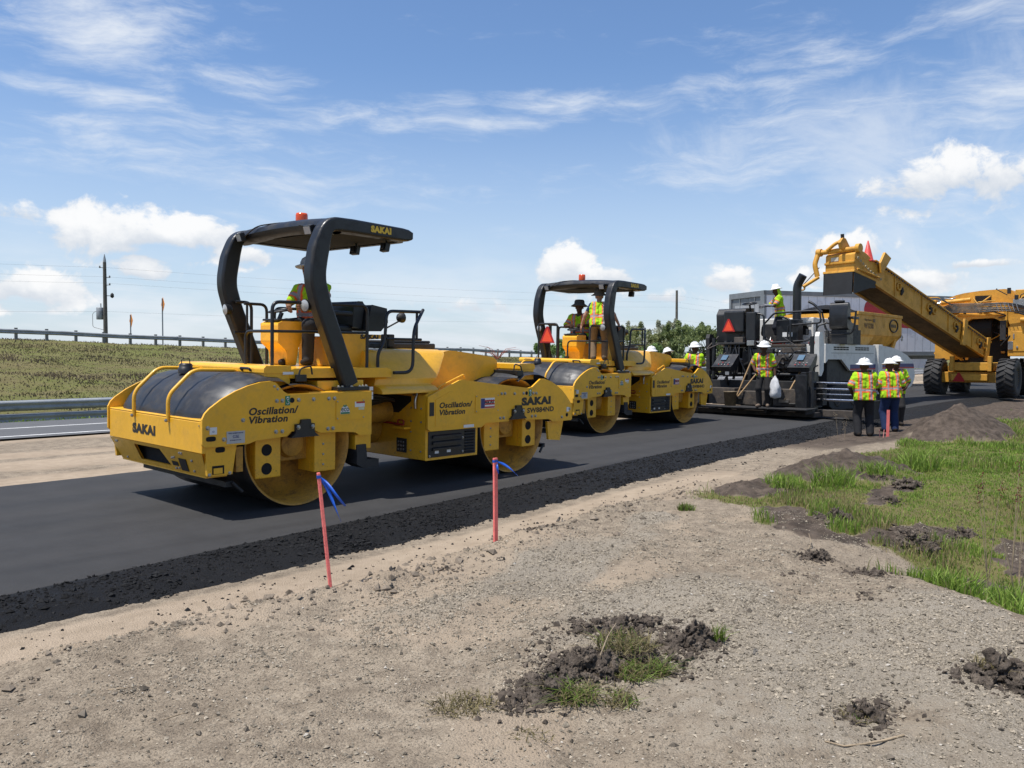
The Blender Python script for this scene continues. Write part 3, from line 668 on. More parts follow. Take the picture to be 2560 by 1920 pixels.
    # ---------------- rear frame
    for s in (-1, 1):
        y0, y1 = s*1.12, s*1.15
        k = MB(); k.prism(RP, y0, y1, 'y'); sp_ = k.build('side_plate', YEL, root, .006)
        k = MB(); k.prism(FP, y0, y1, 'y'); fp_ = k.build('side_plate', YEL, root, .006)
        r_ = (math.pi if s < 0 else 0, 0, 0)
        for x, z in [(-.35, 1.22), (-.28, 1.22), (-.07, 1.22), (.13, 1.22), (.34, 1.22), (.42, 1.22), (-.36, .88), (-.28, .88), (.33, .87), (.40, .87), (-.76, 1.03), (-.98, .84), (-1.16, .97)]: bolt(sp_, x, s*1.15, z, .85, r_)
        for x, z in [(-.38, 1.38), (-.34, 1.35)]: bolt(sp_, x, s*1.15, z, .55, r_)
        for x, z in [(3.32, 1.18), (3.39, 1.18), (3.60, 1.17), (3.80, 1.17), (4.02, 1.165), (4.09, 1.16), (3.30, .83), (3.37, .83), (4.0, .82), (4.08, .82), (4.72, .77), (4.91, .89)]: bolt(fp_, x, s*1.15, z, .85, r_)
        k = MB(); k.prism(oval(-1.125, .855, .055, .026), s*1.149, s*1.153, 'y'); k.build('slot', HOLE, sp_)
        k = MB(); k.lathe([(.0, s*1.153), (.03, s*1.153), (.03, s*1.149)], 14, 'y', (-.155, 0, 1.22), False); k.build('round_opening', HOLE, sp_)
        k = MB(); k.lathe([(.0, s*1.153), (.03, s*1.153), (.03, s*1.149)], 14, 'y', (4.85, 0, .80), False); k.build('round_opening', HOLE, fp_)
        k = MB(); k.lathe([(.0, s*1.153), (.028, s*1.153), (.028, s*1.149)], 14, 'y', (3.87, 0, 1.17), False); k.build('round_opening', HOLE, fp_)
        # raised access covers with corner screws
        for (par, x0, x1, z0, z1) in ((sp_, .44, .86, .96, 1.20), (fp_, 2.78, 3.26, .93, 1.18)):
            cv = plate(par, 'access_cover', x0, x1, z0, z1, 0, YEL); cv.location.y = s*1.154+(0 if s < 0 else .004); 
            for xx in (x0+.02, x1-.02):
                for zz in (z0+.02, z1-.02): bolt(cv, xx, -.004 if s < 0 else 0, zz, .35, r_)
        k = MB(); k.prism([(2.03, .79), (2.03, 1.14), (2.30, 1.24), (2.36, 1.25), (2.74, 1.215), (2.74, .79)], s*1.15, s*1.156, 'y'); k.build('access_cover', YEL, fp_, .003)
        # lower corner pieces of the rear and front bumpers
        k = MB(); k.prism([(-1.17, .77), (-1.14, .46), (-.86, .46), (-.81, .77)], s*1.07, s*1.11, 'y'); lb = k.build('bumper_side', YEL, root, .006)
        k = MB(); k.prism(oval(-1.0, .73, .055, .03), s*1.109, s*1.113, 'y'); k.build('slot', HOLE, lb)
        k = MB(); k.box(-1.09, -.955, min(s*1.108, s*1.113), max(s*1.108, s*1.113), .475, .565); k.build('coupling_opening', HOLE, lb)
        k = MB(); k.box(-1.075, -.975, min(s*1.112, s*1.116), max(s*1.112, s*1.116), .48, .54); k.build('coupling_bracket', YEL, lb)
        for x, z in ((-1.12, .475), (-.89, .475)): bolt(lb, x, s*1.11, z, .7, r_)
        k = MB(); k.prism([(4.44, .71), (4.48, .43), (4.76, .40), (4.84, .71)], s*1.05, s*1.09, 'y'); k.build('bumper_side', YEL, root, .006)
        k = MB(); k.box(-.8, -.72, min(s*.6, s*1.08), max(s*.6, s*1.08), .47, .74); k.build('cross_member', YELIN, root)
    # rear panel: upright above, leaning in below with the opening cut through it
    k = MB(); k.box(-1.205, -1.165, -1.115, 1.115, .70, 1.03); k.box(-1.205, -1.05, -1.115, 1.115, 1.03, 1.05); rp = k.build('rear_panel', YEL, root, .008)
    def low(y, z):
        t = (.70-z)/.26; return (-1.205+.11*t, y*(1-.09*t), z)
    k = MB()
    for (ya, yb_, z0, z1) in ((1.115, .50, .44, .699), (-.30, -1.115, .44, .699), (.50, -.30, .665, .699), (.50, -.30, .44, .485)):
        k.add([low(ya, z1), low(yb_, z1), low(yb_, z0), low(ya, z0)], [(0, 3, 2, 1)])
        k.add([(p[0]+.03, p[1], p[2]) for p in (low(ya, z1), low(yb_, z1), low(yb_, z0), low(ya, z0))], [(0, 1, 2, 3)])
    k.add([low(-.30, .665), low(-.14, .665), low(-.30, .485)], [(0, 1, 2)])
    k.box(-1.10, -.86, -1.0, 1.0, .425, .439); k.box(-1.09, -.9, -.28, .48, .43, .455)
    rl = k.build('rear_panel_lower', YEL, root)
    k = MB(); k.box(-1.06, -.90, -.33, .98, .46, .72); k.build('lamp_recess', HOLE, rl)
    for (ya, yb_, z0, z1) in ((-.36, -.50, .50, .55), (-.55, -.72, .46, .60)):
        k = MB(); k.add([(p[0]-.006, p[1], p[2]) for p in (low(ya, z1), low(yb_, z1), low(yb_, z0), low(ya, z0))], [(0, 3, 2, 1)]); k.build('reflector', LET, rl, solid=.004)
    for y, z in ((.98, .66), (.95, .66), (-.62, .665), (-.66, .665), (-.40, .59), (-.45, .60), (-.86, .60), (-.86, .48), (-.5, .48), (-.42, .47), (.9, .47)):
        p_ = low(y, z); bolt(rl, p_[0]-.002, p_[1], p_[2], .6, (0, 0, math.pi/2))
    text('SAKAI', .115, (-1.2065, .49, .80), (0, -1, 0), (0, 0, 1), LET, rp, .57, .065)
    for zz, yy in ((.99, -1.06),): bolt(rp, -1.207, yy, zz, .3, (0, 0, math.pi/2))
    # rear frame under the platform
    k = MB(); k.box(.10, 1.0, -1.10, 1.10, 1.16, 1.30); k.box(.20, .95, -.9, .9, .82, 1.16); k.box(.30, .98, -.98, .98, 1.30, 1.42); rf = k.build('rear_frame', YEL, root, .012)
    k = MB(); k.prism([(.79, .64), (.79, .40), (.90, .345), (1.13, .345), (1.13, .445), (.95, .45), (.93, .64)], -1.10, -.86, 'y'); k.build('step', BLKD, root, .012)
    k = MB(); k.box(.78, 1.02, -1.08, 1.08, .58, .76); k.build('frame_rail', YEL, root, .01)
    # platform
    k = MB(); k.prism([(-.06, 1.455), (-.06, 1.555), (.0, 1.565), (1.36, 1.565), (1.43, 1.54), (1.43, 1.445), (.66, 1.445), (.60, 1.455)], -.97, .97, 'y'); pf = k.build('platform', YEL, root, .012)
    # ---------------- roll bar and canopy
    cl = [(.735, 1.36), (.335, 2.31), (.26, 2.56), (.255, 2.70), (.30, 2.98)]
    for s in (-1, 1):
        k = MB(); pts = arc([(p[0], 0, p[1]) for p in cl]+[(.40, 0, 3.262), (.75, 0, 3.268)], .22, 8)+[Vector((x, 0, 3.268-.022*(x-.75))) for x in (1.0, 1.3, 1.52, 1.62, 1.68)]
        n = len(pts); ring = []
        for i, p in enumerate(pts):
            tdir = (pts[min(i+1, n-1)]-pts[max(i-1, 0)]).normalized(); nrm = Vector((tdir.z, 0, -tdir.x)); w = .112-.030*max(0, min(1, (p.z-2.95)/.28)); w *= (.6 if p.x > 1.67 else .9 if p.x > 1.6 else 1)
            yw = .085
            for a, b in [(-1, -.75), (-.78, -1), (.78, -1), (1, -.75), (1, .75), (.78, 1), (-.78, 1), (-1, .75)]:
                q = p+nrm*w*a; ring.append((q.x, s*.985+yw*b, q.z))
        fs = [(i*8+j, i*8+(j+1) % 8, (i+1)*8+(j+1) % 8, (i+1)*8+j) for i in range(n-1) for j in range(8)]
        k.add(ring, fs, False); k.add(ring, [tuple(range(7, -1, -1)), tuple(range((n-1)*8, n*8))])
        po = k.build('roll_bar_post', BLK, root, .01)
        k = MB(); k.box(.50, .97, min(s*.84, s*1.11), max(s*.84, s*1.11), 1.30, 1.345); ft = k.build('post_foot', BLK, po, .006)
        for xx in (.53, .58, .72, .84, .89, .94): bolt(ft, xx, s*1.08, 1.345, .75, (-math.pi/2 if s > 0 else -math.pi/2, 0, 0) if 0 else (math.pi/2, 0, 0))
    # canopy: thin shell with rounded corners, rear edge arched
    cn = MB()
    def top(u, v):
        y = -.95+1.90*v; a = abs(2*v-1); xr = .44+.10*(1-a**2)*1.2
        x = xr+(1.70-xr)*u; cr = max(0, a-.86)/.14; fr = max(0, u-.86)/.14
        x -= .10*cr*cr*fr*fr*.9
        z = 3.345+.030*(1-a*a)-.025*u-.03*fr**3-.010*cr**3-.06*max(0, 1-u/.16)**2
        return (x, y, z)
    cn.grid(top, 17, 25, True)
    edge = [top(i/16, 0) for i in range(17)]+[top(1, j/24) for j in range(1, 25)]+[top(i/16, 1) for i in range(15, -1, -1)]
    lowr = []
    for (x, y, z) in edge: lowr.append((x, y, 3.188-.012*(x-.5)))
    m_ = len(edge); vv = edge+lowr
    cn.add(vv, [(i, m_+i, m_+i+1, i+1) for i in range(m_-1)], True)
    # underside lip
    inn = [((x-.95)*.93+.95, y*.94, 3.18) for (x, y, z) in lowr]; vv = lowr+inn
    cn.add(vv, [(i, m_+i, m_+i+1, i+1) for i in range(m_-1)], False)
    # rear cross beam curved up in the middle
    def beam(u, v):
        y = -1.0+2.0*u; a = abs(2*u-1); lift = .10*(1-a**2)
        ang = 2*math.pi*v; cx, cz = .52+.05*(1-a*a), 3.24+.055*lift/.1; return (cx-.13*math.cos(ang), y, cz+.095*math.sin(ang)+.0*lift)
    cn.grid(beam, 25, 13, True)
    ca = cn.build('canopy', BLK, root)
    k = MB(); k.grid(lambda u, v: (.56+1.10*u, (-.93+1.86*v), 3.192), 2, 2, False, True); k.build('underside_shade', HOLE, ca)  # near-black sheet, shade under the canopy painted as its colour
    text('SAKAI', .083, (1.0, -1.0715, 3.222), (1, 0, 0), (0, 0, 1), LETY, ca, .32, .07)
    for x0, x1 in ((1.07, 1.20), (1.22, 1.33)):
        pass
    k = MB(); k.lathe([(.085, 3.36), (.085, 3.40), (.078, 3.40)], 20, 'z', (.86, .18, 0)); bc = k.build('beacon_base', BLK, root)
    k = MB(); k.lathe([(.074, 3.40), (.078, 3.43), (.078, 3.52), (.070, 3.545), (.0, 3.55)], 20, 'z', (.86, .18, 0)); k.build('beacon_lens', ORG, bc)
    worklamp(root, (.33, .80, 3.22), (-1, .1, -.35)); worklamp(root, (.34, -.72, 3.20), (-1, -.1, -.35))
    worklamp(root, (1.45, -.82, 3.09), (1, -.1, -.2)); worklamp(root, (1.45, -.20, 3.09), (1, .1, -.2))
    k = MB(); k.tube(arc([(.36, .75, 3.22), (.42, .55, 3.36), (.60, .2, 3.40), (.36, -.68, 3.25)], .2), .009, 6)
    k.tube([(1.45, -.82, 3.14), (1.45, -.82, 3.20)], .014, 6); k.tube([(1.45, -.2, 3.14), (1.45, -.2, 3.20)], .014, 6); k.build('lamp_cable', BLK, ca)
    # ---------------- rails
    def rail(pts, r=.021, rad=.10, name='hand_rail'):
        k = MB(); k.tube(arc(pts, rad), r, 10); return k.build(name, BLK, root)
    y = -.80
    rail([(-.19, y, 1.50), (-.19, y, 2.325), (1.17, y, 2.345), (1.17, y, 1.50), (.96, y-.02, 1.49)]); rail([(-.19, y, 1.99), (1.17, y, 2.0)], .018)
    rail([(-.17, -.2, 1.57), (-.17, -.2, 1.99), (-.18, y, 1.99)], .018)
    y = .84
    rail([(.30, y, 2.385), (.53, y, 2.385), (.53, y, 1.57)]); rail([(.28, y, 1.98), (.53, y, 1.98)], .018); rail([(.33, y-.16, 2.36), (.66, y-.16, 2.36), (.66, y-.16, 1.57)], .02); rail([(.37, y-.16, 2.36), (.37, y-.16, 1.98)], .016)
    rail([(.88, y, 1.57), (.88, y, 2.33), (1.38, y, 2.33), (1.38, y, 1.57)]); rail([(.88, y, 1.97), (1.38, y, 1.97)], .018)
    y = -.78
    rail([(1.36, y, 1.555), (1.36, y, 1.75), (1.47, y, 1.88), (1.50, y, 2.29), (2.10, y, 2.30)], .022); rail([(1.44, y-.22, 1.50), (1.76, y-.22, 1.50), (1.77, y-.22, 2.06), (2.13, y, 2.33)], .022, .14)
    rail([(1.50, y, 1.93), (2.10, y, 1.93)], .018); rail([(2.02, y, 2.30), (2.02, y, 1.93)], .018)
    worklamp(root, (.19, .88, 2.28), (-1, .1, -.1), 'head_lamp', True); worklamp(root, (.22, -.86, 2.30), (-1, -.1, -.1), 'head_lamp', True)
    k = MB(); k.tube([(2.05, -.1, 1.80), (2.05, -.1, 2.10)], .014, 8); k.tube([(2.05, -.1, 2.08), (2.30, -.12, 2.20)], .012, 8); mr = k.build('lamp_post', BLK, root)
    worklamp(mr, (2.32, -.12, 2.24), (1, 0, .1), 'head_lamp', True)
    # ---------------- operator station
    k = MB(); k.prism([(.36, 1.86), (.36, 2.10), (.42, 2.13), (.72, 2.13), (.74, 2.0), (.66, 1.80), (.62, 1.57), (.50, 1.57), (.48, 1.76)], -.06, .34, 'y'); cs = k.build('console', YEL, root, .025)
    k = MB(); k.box(.37, .70, -.04, .32, 2.133, 2.16); k.tube([(.50, .14, 2.15), (.54, .14, 2.24)], .03, 8); k.build('control_panel', BLK, cs, .01)
    k = MB(); cw = Vector((.53, .14, 2.27)); k.tube([cw+Vector((.15*math.cos(a), .15*math.sin(a), .03*math.cos(a))) for a in [2*math.pi*i/20 for i in range(20)]], .013, 8, True); k.tube([cw+Vector((-.15, 0, -.03)), cw+Vector((.15, 0, .03))], .011, 6); k.tube([cw+Vector((0, -.15, 0)), cw+Vector((0, .15, 0))], .011, 6); k.build('steering_wheel', BLK, cs)
    k = MB(); k.prism([(.96, 1.565), (.98, 1.93), (.95, 1.955), (.95, 1.985), (1.62, 1.985), (1.62, 1.93), (1.42, 1.92), (1.32, 1.565)], -.52, -.44, 'y'); k.box(.98, 1.32, -.44, .42, 1.565, 1.95); sb = k.build('seat_base', YEL, root, .012)
    text('SAKAI', .06, (1.28, -.5215, 1.925), (1, 0, 0), (0, 0, 1), LET, sb, .30, .065)
    k = MB(); k.box(.88, 1.34, -.30, .30, 2.0, 2.11); st = k.build('seat', BLK, root, .04, seg=3)
    k = MB(); k.prism([(1.28, 2.08), (1.30, 2.36), (1.36, 2.42), (1.44, 2.42), (1.47, 2.38), (1.42, 2.06)], -.36, .36, 'y'); k.build('backrest', BLK, st, .04, seg=3)
    k = MB(); k.prism([(1.44, 2.03), (1.46, 2.12), (1.52, 2.38), (1.78, 2.34), (1.80, 2.15), (1.68, 2.03)], -.45, -.05, 'y'); k.build('side_screen', BLK, st, .02)
    for s in (-1, 1):
        k = MB(); k.box(.92, 1.26, s*.36-.04, s*.36+.04, 2.22, 2.28); k.build('armrest', BLK, st, .02)
    # ---------------- front frame, joint and hood
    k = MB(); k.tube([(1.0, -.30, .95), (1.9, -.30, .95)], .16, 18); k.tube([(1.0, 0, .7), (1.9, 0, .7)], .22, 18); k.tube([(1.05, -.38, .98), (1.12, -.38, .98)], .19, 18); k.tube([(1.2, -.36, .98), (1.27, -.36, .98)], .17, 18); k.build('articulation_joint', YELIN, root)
    k = MB()
    for i in range(4): k.tube(arc([(.9, -.55-.06*i, 1.15-.05*i), (1.25, -.62-.05*i, 1.05+.06*i), (1.7, -.55-.05*i, 1.12)], .2), .024, 8)
    k.build('hydraulic_hose', BLK, root)
    k = MB(); k.box(1.905, 4.4, -1.09, -1.02, .33, .76) if 0 else None
    k.prism([(1.92, .335), (1.92, 1.20), (2.0, 1.24), (2.9, 1.24), (2.9, .335)], -1.085, 1.085, 'y'); ff = k.build('engine_bay', YEL, root, .012)
    k = MB(); k.box(2.9, 4.35, -1.0, 1.0, .95, 1.22); k.build('front_frame', YEL, root, .012)
    k = MB(); k.prism([(.0, 1.19), (-.80, 1.175), (-.80, 1.11), (-.55, .94), (.0, .93)], 1.912, 1.922, 'x'); k.build('hose_opening', HOLE, ff)
    k = MB(); k.box(1.906, 1.921, -.72, -.52, .41, .60); vn = k.build('vent_plate', BLKD, ff, .006)
    for i in range(3):
        for j in range(3): bolt(vn, 1.905, -.67+.05*i, .45+.05*j, .5, (0, 0, math.pi/2))
    k = MB(); k.tube([(1.86, -.30, .80), (1.86, -.70, .79)], .016, 8); k.tube(arc([(1.86, -.6, .80), (1.86, -.6, .85), (1.86, -.72, .85), (1.86, -.72, .79)], .03), .010, 6); k.build('lock_lever', mat('red lever', (.35, .03, .02), .5), ff)
    k = MB(); k.box(1.80, 1.918, -.80, -.56, .735, .765); k.build('lever_bracket', YEL, ff, .005)
    for y_, z_ in ((-.80, .84), (-.80, 1.02), (-.80, .70), (-.80, .45), (-1.0, .84), (-1.0, 1.02), (-1.0, .45)): bolt(ff, 1.918, y_, z_, .5, (0, 0, math.pi/2))
    k = MB(); k.tube(arc([(1.90, -.93, 1.22), (1.87, -.93, 1.12), (1.88, -.93, 1.02)], .05), .018, 8); k.tube([(1.86, -.90, 1.2), (1.86, -.98, 1.2)], .012, 6); k.build('hood_latch', STEEL, ff)
    # louvred side panel, built slat by slat
    lp = plate(root, 'louvre_panel', 1.965, 2.85, .37, .715, -1.0862, BLK, .01)
    for i in range(3):
        k = MB(); zt = .67-.082*i; k.prism([(zt, -1.1), (zt-.02, -1.122), (zt-.05, -1.122), (zt-.052, -1.1)], 2.03, 2.56, 'x') if 0 else k.add([(2.03, -1.097, zt), (2.56, -1.097, zt), (2.56, -1.122, zt-.018), (2.03, -1.122, zt-.018), (2.56, -1.122, zt-.045), (2.03, -1.122, zt-.045), (2.56, -1.097, zt-.05), (2.03, -1.097, zt-.05)], [(0, 1, 2, 3), (3, 2, 4, 5), (5, 4, 6, 7), (0, 3, 5, 7), (1, 6, 4, 2)][:]); k.build('slat', BLK, lp)
    for i in range(8):
        k = MB(); zt = .69-.04*i; k.add([(2.64, -1.097, zt), (2.82, -1.097, zt), (2.82, -1.114, zt-.012), (2.64, -1.114, zt-.012), (2.82, -1.097, zt-.026), (2.64, -1.097, zt-.026)], [(0, 1, 2, 3), (3, 2, 4, 5)]); k.build('slat', BLK, lp)
    for x0 in (2.08, 2.30): plate(lp, 'label', x0, x0+.07, .42, .50, -1.0965, WHT)
    for x_, z_ in ((1.985, .39), (2.60, .41), (2.60, .60)): bolt(lp, x_, -1.0965, z_, .6)
    plate(fp_, 'vent', 1.925, 2.01, .93, 1.11, -1.1505, BLK) if 0 else None
    # hood: rear part with sloping flanks, front part narrower and lower
    def hrear(pts_l, x0, x1, tw):
        return pts_l
    sec = [(-1.07, 1.235), (-1.07, 1.27), (-1.0, 1.315), (-.90, 1.335), (-.90, 1.42), (-.84, 1.50), (-.62, 1.74), (-.55, 1.78), (-.45, 1.795), (0, 1.80), (.45, 1.795), (.55, 1.78), (.62, 1.74), (.84, 1.50), (.90, 1.42), (.90, 1.335), (1.0, 1.315), (1.07, 1.27), (1.07, 1.235)]
    k = MB(); rings = []
    for f in (0, .04, .5, .96, 1):
        ring = []
        for (yy, zz) in sec:
            h = max(0, min(1, (zz-1.33)/.46)); x0 = 1.22+.10*h; x1 = 2.18+.58*h
            ins = .02 if f in (0, 1) else 0
            ring.append((x0+(x1-x0)*f, yy*(1-ins), zz-ins*.6*(h > .1)))
        rings += ring
    n = len(sec); k.add(rings, [(i*n+j, i*n+j+1, (i+1)*n+j+1, (i+1)*n+j) for i in range(4) for j in range(n-1)], True)
    k.add(rings, [tuple(range(n)), tuple(range(5*n-1, 4*n-1, -1))])
    hd = k.build('hood', YEL, root, .012)
    k = MB(); prof = [(2.30, 1.10), (2.40, 1.60), (2.62, 1.74), (2.84, 1.785), (3.0, 1.78), (3.72, 1.70), (3.84, 1.665), (3.89, 1.60), (3.80, 1.20)]
    def hf(u, v):
        f = u*(len(prof)-1); i = min(int(f), len(prof)-2); f -= i
        x = prof[i][0]*(1-f)+prof[i+1][0]*f; z = prof[i][1]*(1-f)+prof[i+1][1]*f
        return (x, -.53+1.06*v, z-.02*abs(2*v-1)**8)
    k.prism(smooth_outline(prof, 2), -.54, .54, 'y', True); hf_ = k.build('hood_nose', YEL, hd, .035, seg=3)
    k = MB(); k.tube(arc([(2.24, -.98, 1.27), (2.26, -.98, 1.30), (2.72, -.98, 1.46), (2.74, -.98, 1.40)], .03), .012, 8); k.build('hood_handle', YEL, hd)
    # lamp bar / cooler guard on the hood
    k = MB(); k.box(2.15, 3.05, -.05, .70, 1.80, 1.88); k.box(2.2, 3.0, 0.0, .64, 1.88, 1.92); sbx = k.build('cooler_guard', BLKD, root, .03, seg=2)
    k = MB(); k.box(2.08, 2.2, -.12, .05, 1.82, 2.0); k.build('vent_cap', BLKD, sbx, .015)
    # ---------------- writing and labels on the near side
    T1 = sp_n = [c for c in root.children if c.name.startswith('side_plate')]
    near_r, near_f = T1[0], T1[1]
    yy = -1.1505
    text('Oscillation/', .083, (-.69, yy, 1.075), (1, 0, 0), (0, 0, 1), LET, near_r, .62, .034, .18); text('Vibration', .079, (-.69, yy, .985), (1, 0, 0), (0, 0, 1), LET, near_r, .48, .034, .18)
    text('Oscillation/', .078, (2.10, -1.1565, 1.025), (1, 0, 0), (0, 0, 1), LET, near_f, .62, .034, .18); text('Vibration', .076, (2.10, -1.1565, .93), (1, 0, 0), (0, 0, 1), LET, near_f, .48, .034, .18)
    text('SAKAI', .125, (3.76, yy, .985), (1, 0, 0), (0, 0, 1), LET, near_f, .68, .07); text('SW884ND', .078, (3.89, yy, .872), (1, 0, 0), (0, 0, 1), LET, near_f, .63, .036)
    pl = plate(near_r, 'dealer_plate', -.95, -.74, .79, .92, yy, SILV)
    text('SOLD & SERVICED BY', .014, (-.93, yy-.005, .893), (1, 0, 0), (0, 0, 1), BLUDEC, pl, .17); text('GSE', .032, (-.88, yy-.005, .848), (1, 0, 0), (0, 0, 1), BLUDEC, pl); text('& Equipment, Inc.', .015, (-.91, yy-.005, .818), (1, 0, 0), (0, 0, 1), BLUDEC, pl, .13)
    w1 = plate(near_r, 'label', -1.14, -1.06, .90, .975, yy, WHT); text('O', .02, (-1.11, yy-.005, .92), (1, 0, 0), (0, 0, 1), BLUDEC, w1)
    for par, x0, z0 in ((near_r, -.245, 1.165), (near_f, 3.92, 1.12)):
        gd = plate(par, 'lifting_hook_sign', x0, x0+.062, z0, z0+.105, yy, GRNDEC)
        k = MB(); cx = x0+.031; k.tube([(cx+.014*math.cos(a), yy-.006, z0+.078+.014*math.sin(a)) for a in [2*math.pi*i/10 for i in range(10)]], .0035, 6, True)
        k.tube([(cx, yy-.006, z0+.064), (cx, yy-.006, z0+.045)]+[(cx+.016*math.sin(a), yy-.006, z0+.03+.016*math.cos(a)) for a in [0, .8, 1.6, 2.4, 3.2, 4.0, 4.6]], .0035, 6); k.build('hook_mark', WHT, gd)
    k = MB(); k.prism([(.50, 1.03), (.50, 1.055), (.515, 1.10), (.545, 1.125), (.555, 1.115), (.562, 1.14), (.57, 1.115), (.60, 1.12), (.625, 1.09), (.635, 1.055), (.635, 1.03)], -1.160, -1.1565, 'y'); ec = k.build('eco_label', WHT, near_r)
    plate(ec, 'green_band', .505, .63, 1.032, 1.052, -1.1605, GRNDEC); text('eco', .045, (.51, -1.1612, 1.06), (1, 0, 0), (0, 0, 1), mat('grey print', (.12, .14, .12), .6), ec, .115, .012)
    k = MB(); k.prism([(.535, 1.122), (.548, 1.14), (.562, 1.127), (.58, 1.142), (.592, 1.124), (.563, 1.112)], -1.163, -1.1605, 'y'); k.build('leaf_mark', GRNDEC, ec)
    w2 = plate(near_r, 'warning_label', .71, .855, 1.105, 1.17, -1.1565, WHT); plate(w2, 'red_band', .73, .855, 1.15, 1.17, -1.1605, REDDEC); plate(near_r, 'warning_label', .765, .85, 1.07, 1.10, -1.1565, mat('cream decal', (.65, .62, .40), .5))
    w3 = plate(near_f, 'flag_sticker', 2.885, 3.165, .985, 1.13, -1.1565, WHT)
    for i in range(3): plate(w3, 'stripe', 2.89, 3.16, .99+.045*i, 1.01+.045*i, -1.1605, REDDEC)
    plate(w3, 'blue_field', 2.887, 2.96, .99, 1.125, -1.1612, BLUDEC); text('SAKAI', .06, (2.915, -1.1618, 1.045), (1, 0, 0), (0, 0, 1), LET, w3, .23, .04)
    for (x0, x1, z0, z1) in ((3.60, 3.75, .93, .965), (4.84, 4.90, .85, .92), (2.56, 2.76, .738, .778)): plate(near_f, 'label', x0, x1, z0, z1, yy, WHT)
    plate(near_f, 'side_vent', 1.925, 2.005, .93, 1.11, yy, BLK)
    k = MB(); k.prism([(-.02, 1.53), (-.16, 1.53), (-.16, 1.50), (-.02, 1.50)], -.974, -.971, 'y'); k.build('label', WHT, root)
    for z0 in (1.31, 1.25, 1.20): plate(near_r, 'label', .985, 1.06, z0-.02, z0+.025, -1.06, WHT)
    return root
TILT = .022
roller1 = make_roller()
roller1.location = (5.371, 9.195, TILT*(9.195-7.9)); roller1.rotation_euler = (TILT, 0, .0068)
tag(roller1, 'large yellow tandem roller in the foreground with black canopy, nearest the camera', 'road roller', 'tandem rollers on the fresh mat')
roller2 = copy_tree(roller1)
roller2.location = (14.62, 11.62, TILT*(11.62-7.9)); roller2.rotation_euler = (TILT, 0, .035)
tag(roller2, 'second yellow tandem roller, smaller in view, with orange triangle, just behind the paver', 'road roller', 'tandem rollers on the fresh mat')
k = MB(); k.prism([(-.21, 1.94), (.21, 1.94), (.03, 2.31), (-.03, 2.31)], -.245, -.238, 'x'); sv = k.build('slow_vehicle_triangle', SMVR, roller2, label='orange triangle with dark red rim on the rail')
k = MB(); k.prism([(-.15, 1.97), (.15, 1.97), (0, 2.26)], -.250, -.2455, 'x'); k.build('orange_face', SMV, sv)
sv.location.y = .32
k = MB(); k.tube(arc([(-.22, .58, 1.595), (-.22, .58, 2.37), (-.22, .06, 2.37), (-.22, .06, 1.595)], .06), .02, 8); k.build('triangle_rail', BLK, roller2)
# ------------------------------------------------------------------ background: rails, poles, signs, shrubs
def cam_pt(px, py, depth):
    d = FWD+RGT*((px-1280)/2071)-UPV*((py-960)/2071); return Vector((0, 0, CAM_H))+d*depth
WB = [(-.075, .31), (-.03, .27), (.0, .22), (-.055, .175), (-.055, .135), (.0, .09), (-.03, .04), (-.075, 0.0)]     # W-beam section (out, up)
def guard_rail(name, pts, zt, lab, face, post_m, step=1.905, both=False, post_h=.72):
    """pts: centre line (x, y, ground z); one W-beam face and single posts as parts"""
    o = empty(name, pts[0])
    P = [Vector(p)-Vector(pts[0]) for p in pts]
    seg = []; acc = 0
    for sgn in ((face, -face) if both else (face,)):
        k = MB(); vs = []
        n = len(WB)
        for i, p in enumerate(P):
            t = (P[min(i+1, len(P)-1)]-P[max(i-1, 0)]); t.z = 0; t.normalize(); nr = Vector((-t.y, t.x, 0))*sgn
            for (a, b) in WB: vs.append(p+nr*(.09+a+.075)+Vector((0, 0, zt-.31+b)))
        k.add(vs, [(i*n+j, i*n+j+1, (i+1)*n+j+1, (i+1)*n+j) for i in range(len(P)-1) for j in range(n-1)], True)
        k.build('rail_beam', GALV, o, solid=.006)
        if both:
            k2 = MB(); k2.add([v-Vector((0, 0, .40)) for v in vs], k.f, True); k2.build('rub_rail', GALV, o, solid=.006)
    k = MB(); k.box(-.09, .09, -.07, .07, -.12, post_h); pm = k.mesh('post', post_m)
    L = 0; nxt = .4
    for i in range(len(P)-1):
        d = (P[i+1]-P[i]); ln = d.length
        while nxt <= L+ln:
            q = P[i]+d*((nxt-L)/ln); c = bpy.data.objects.new('post', pm); col.objects.link(c); c.parent = o; c.location = q; nxt += step
        L += ln
    return tag(o, lab, 'guard rail')
xs_ = [-14+4*i for i in range(30)]
guard_rail('guard_rail', [(x, 62.3, gz(x, 62.3)) for x in range(-6, 110, 4)], .70, 'long grey guard rail along the top of the grassy bank', -1, POSTG, post_h=.80)
guard_rail('guard_rail', [(x, 27.6, gz(x, 27.6)) for x in range(-4, 66, 4)], .78, 'lower double guard rail between the highway lane and the bank', -1, POSTG, 3.8, True, .62)
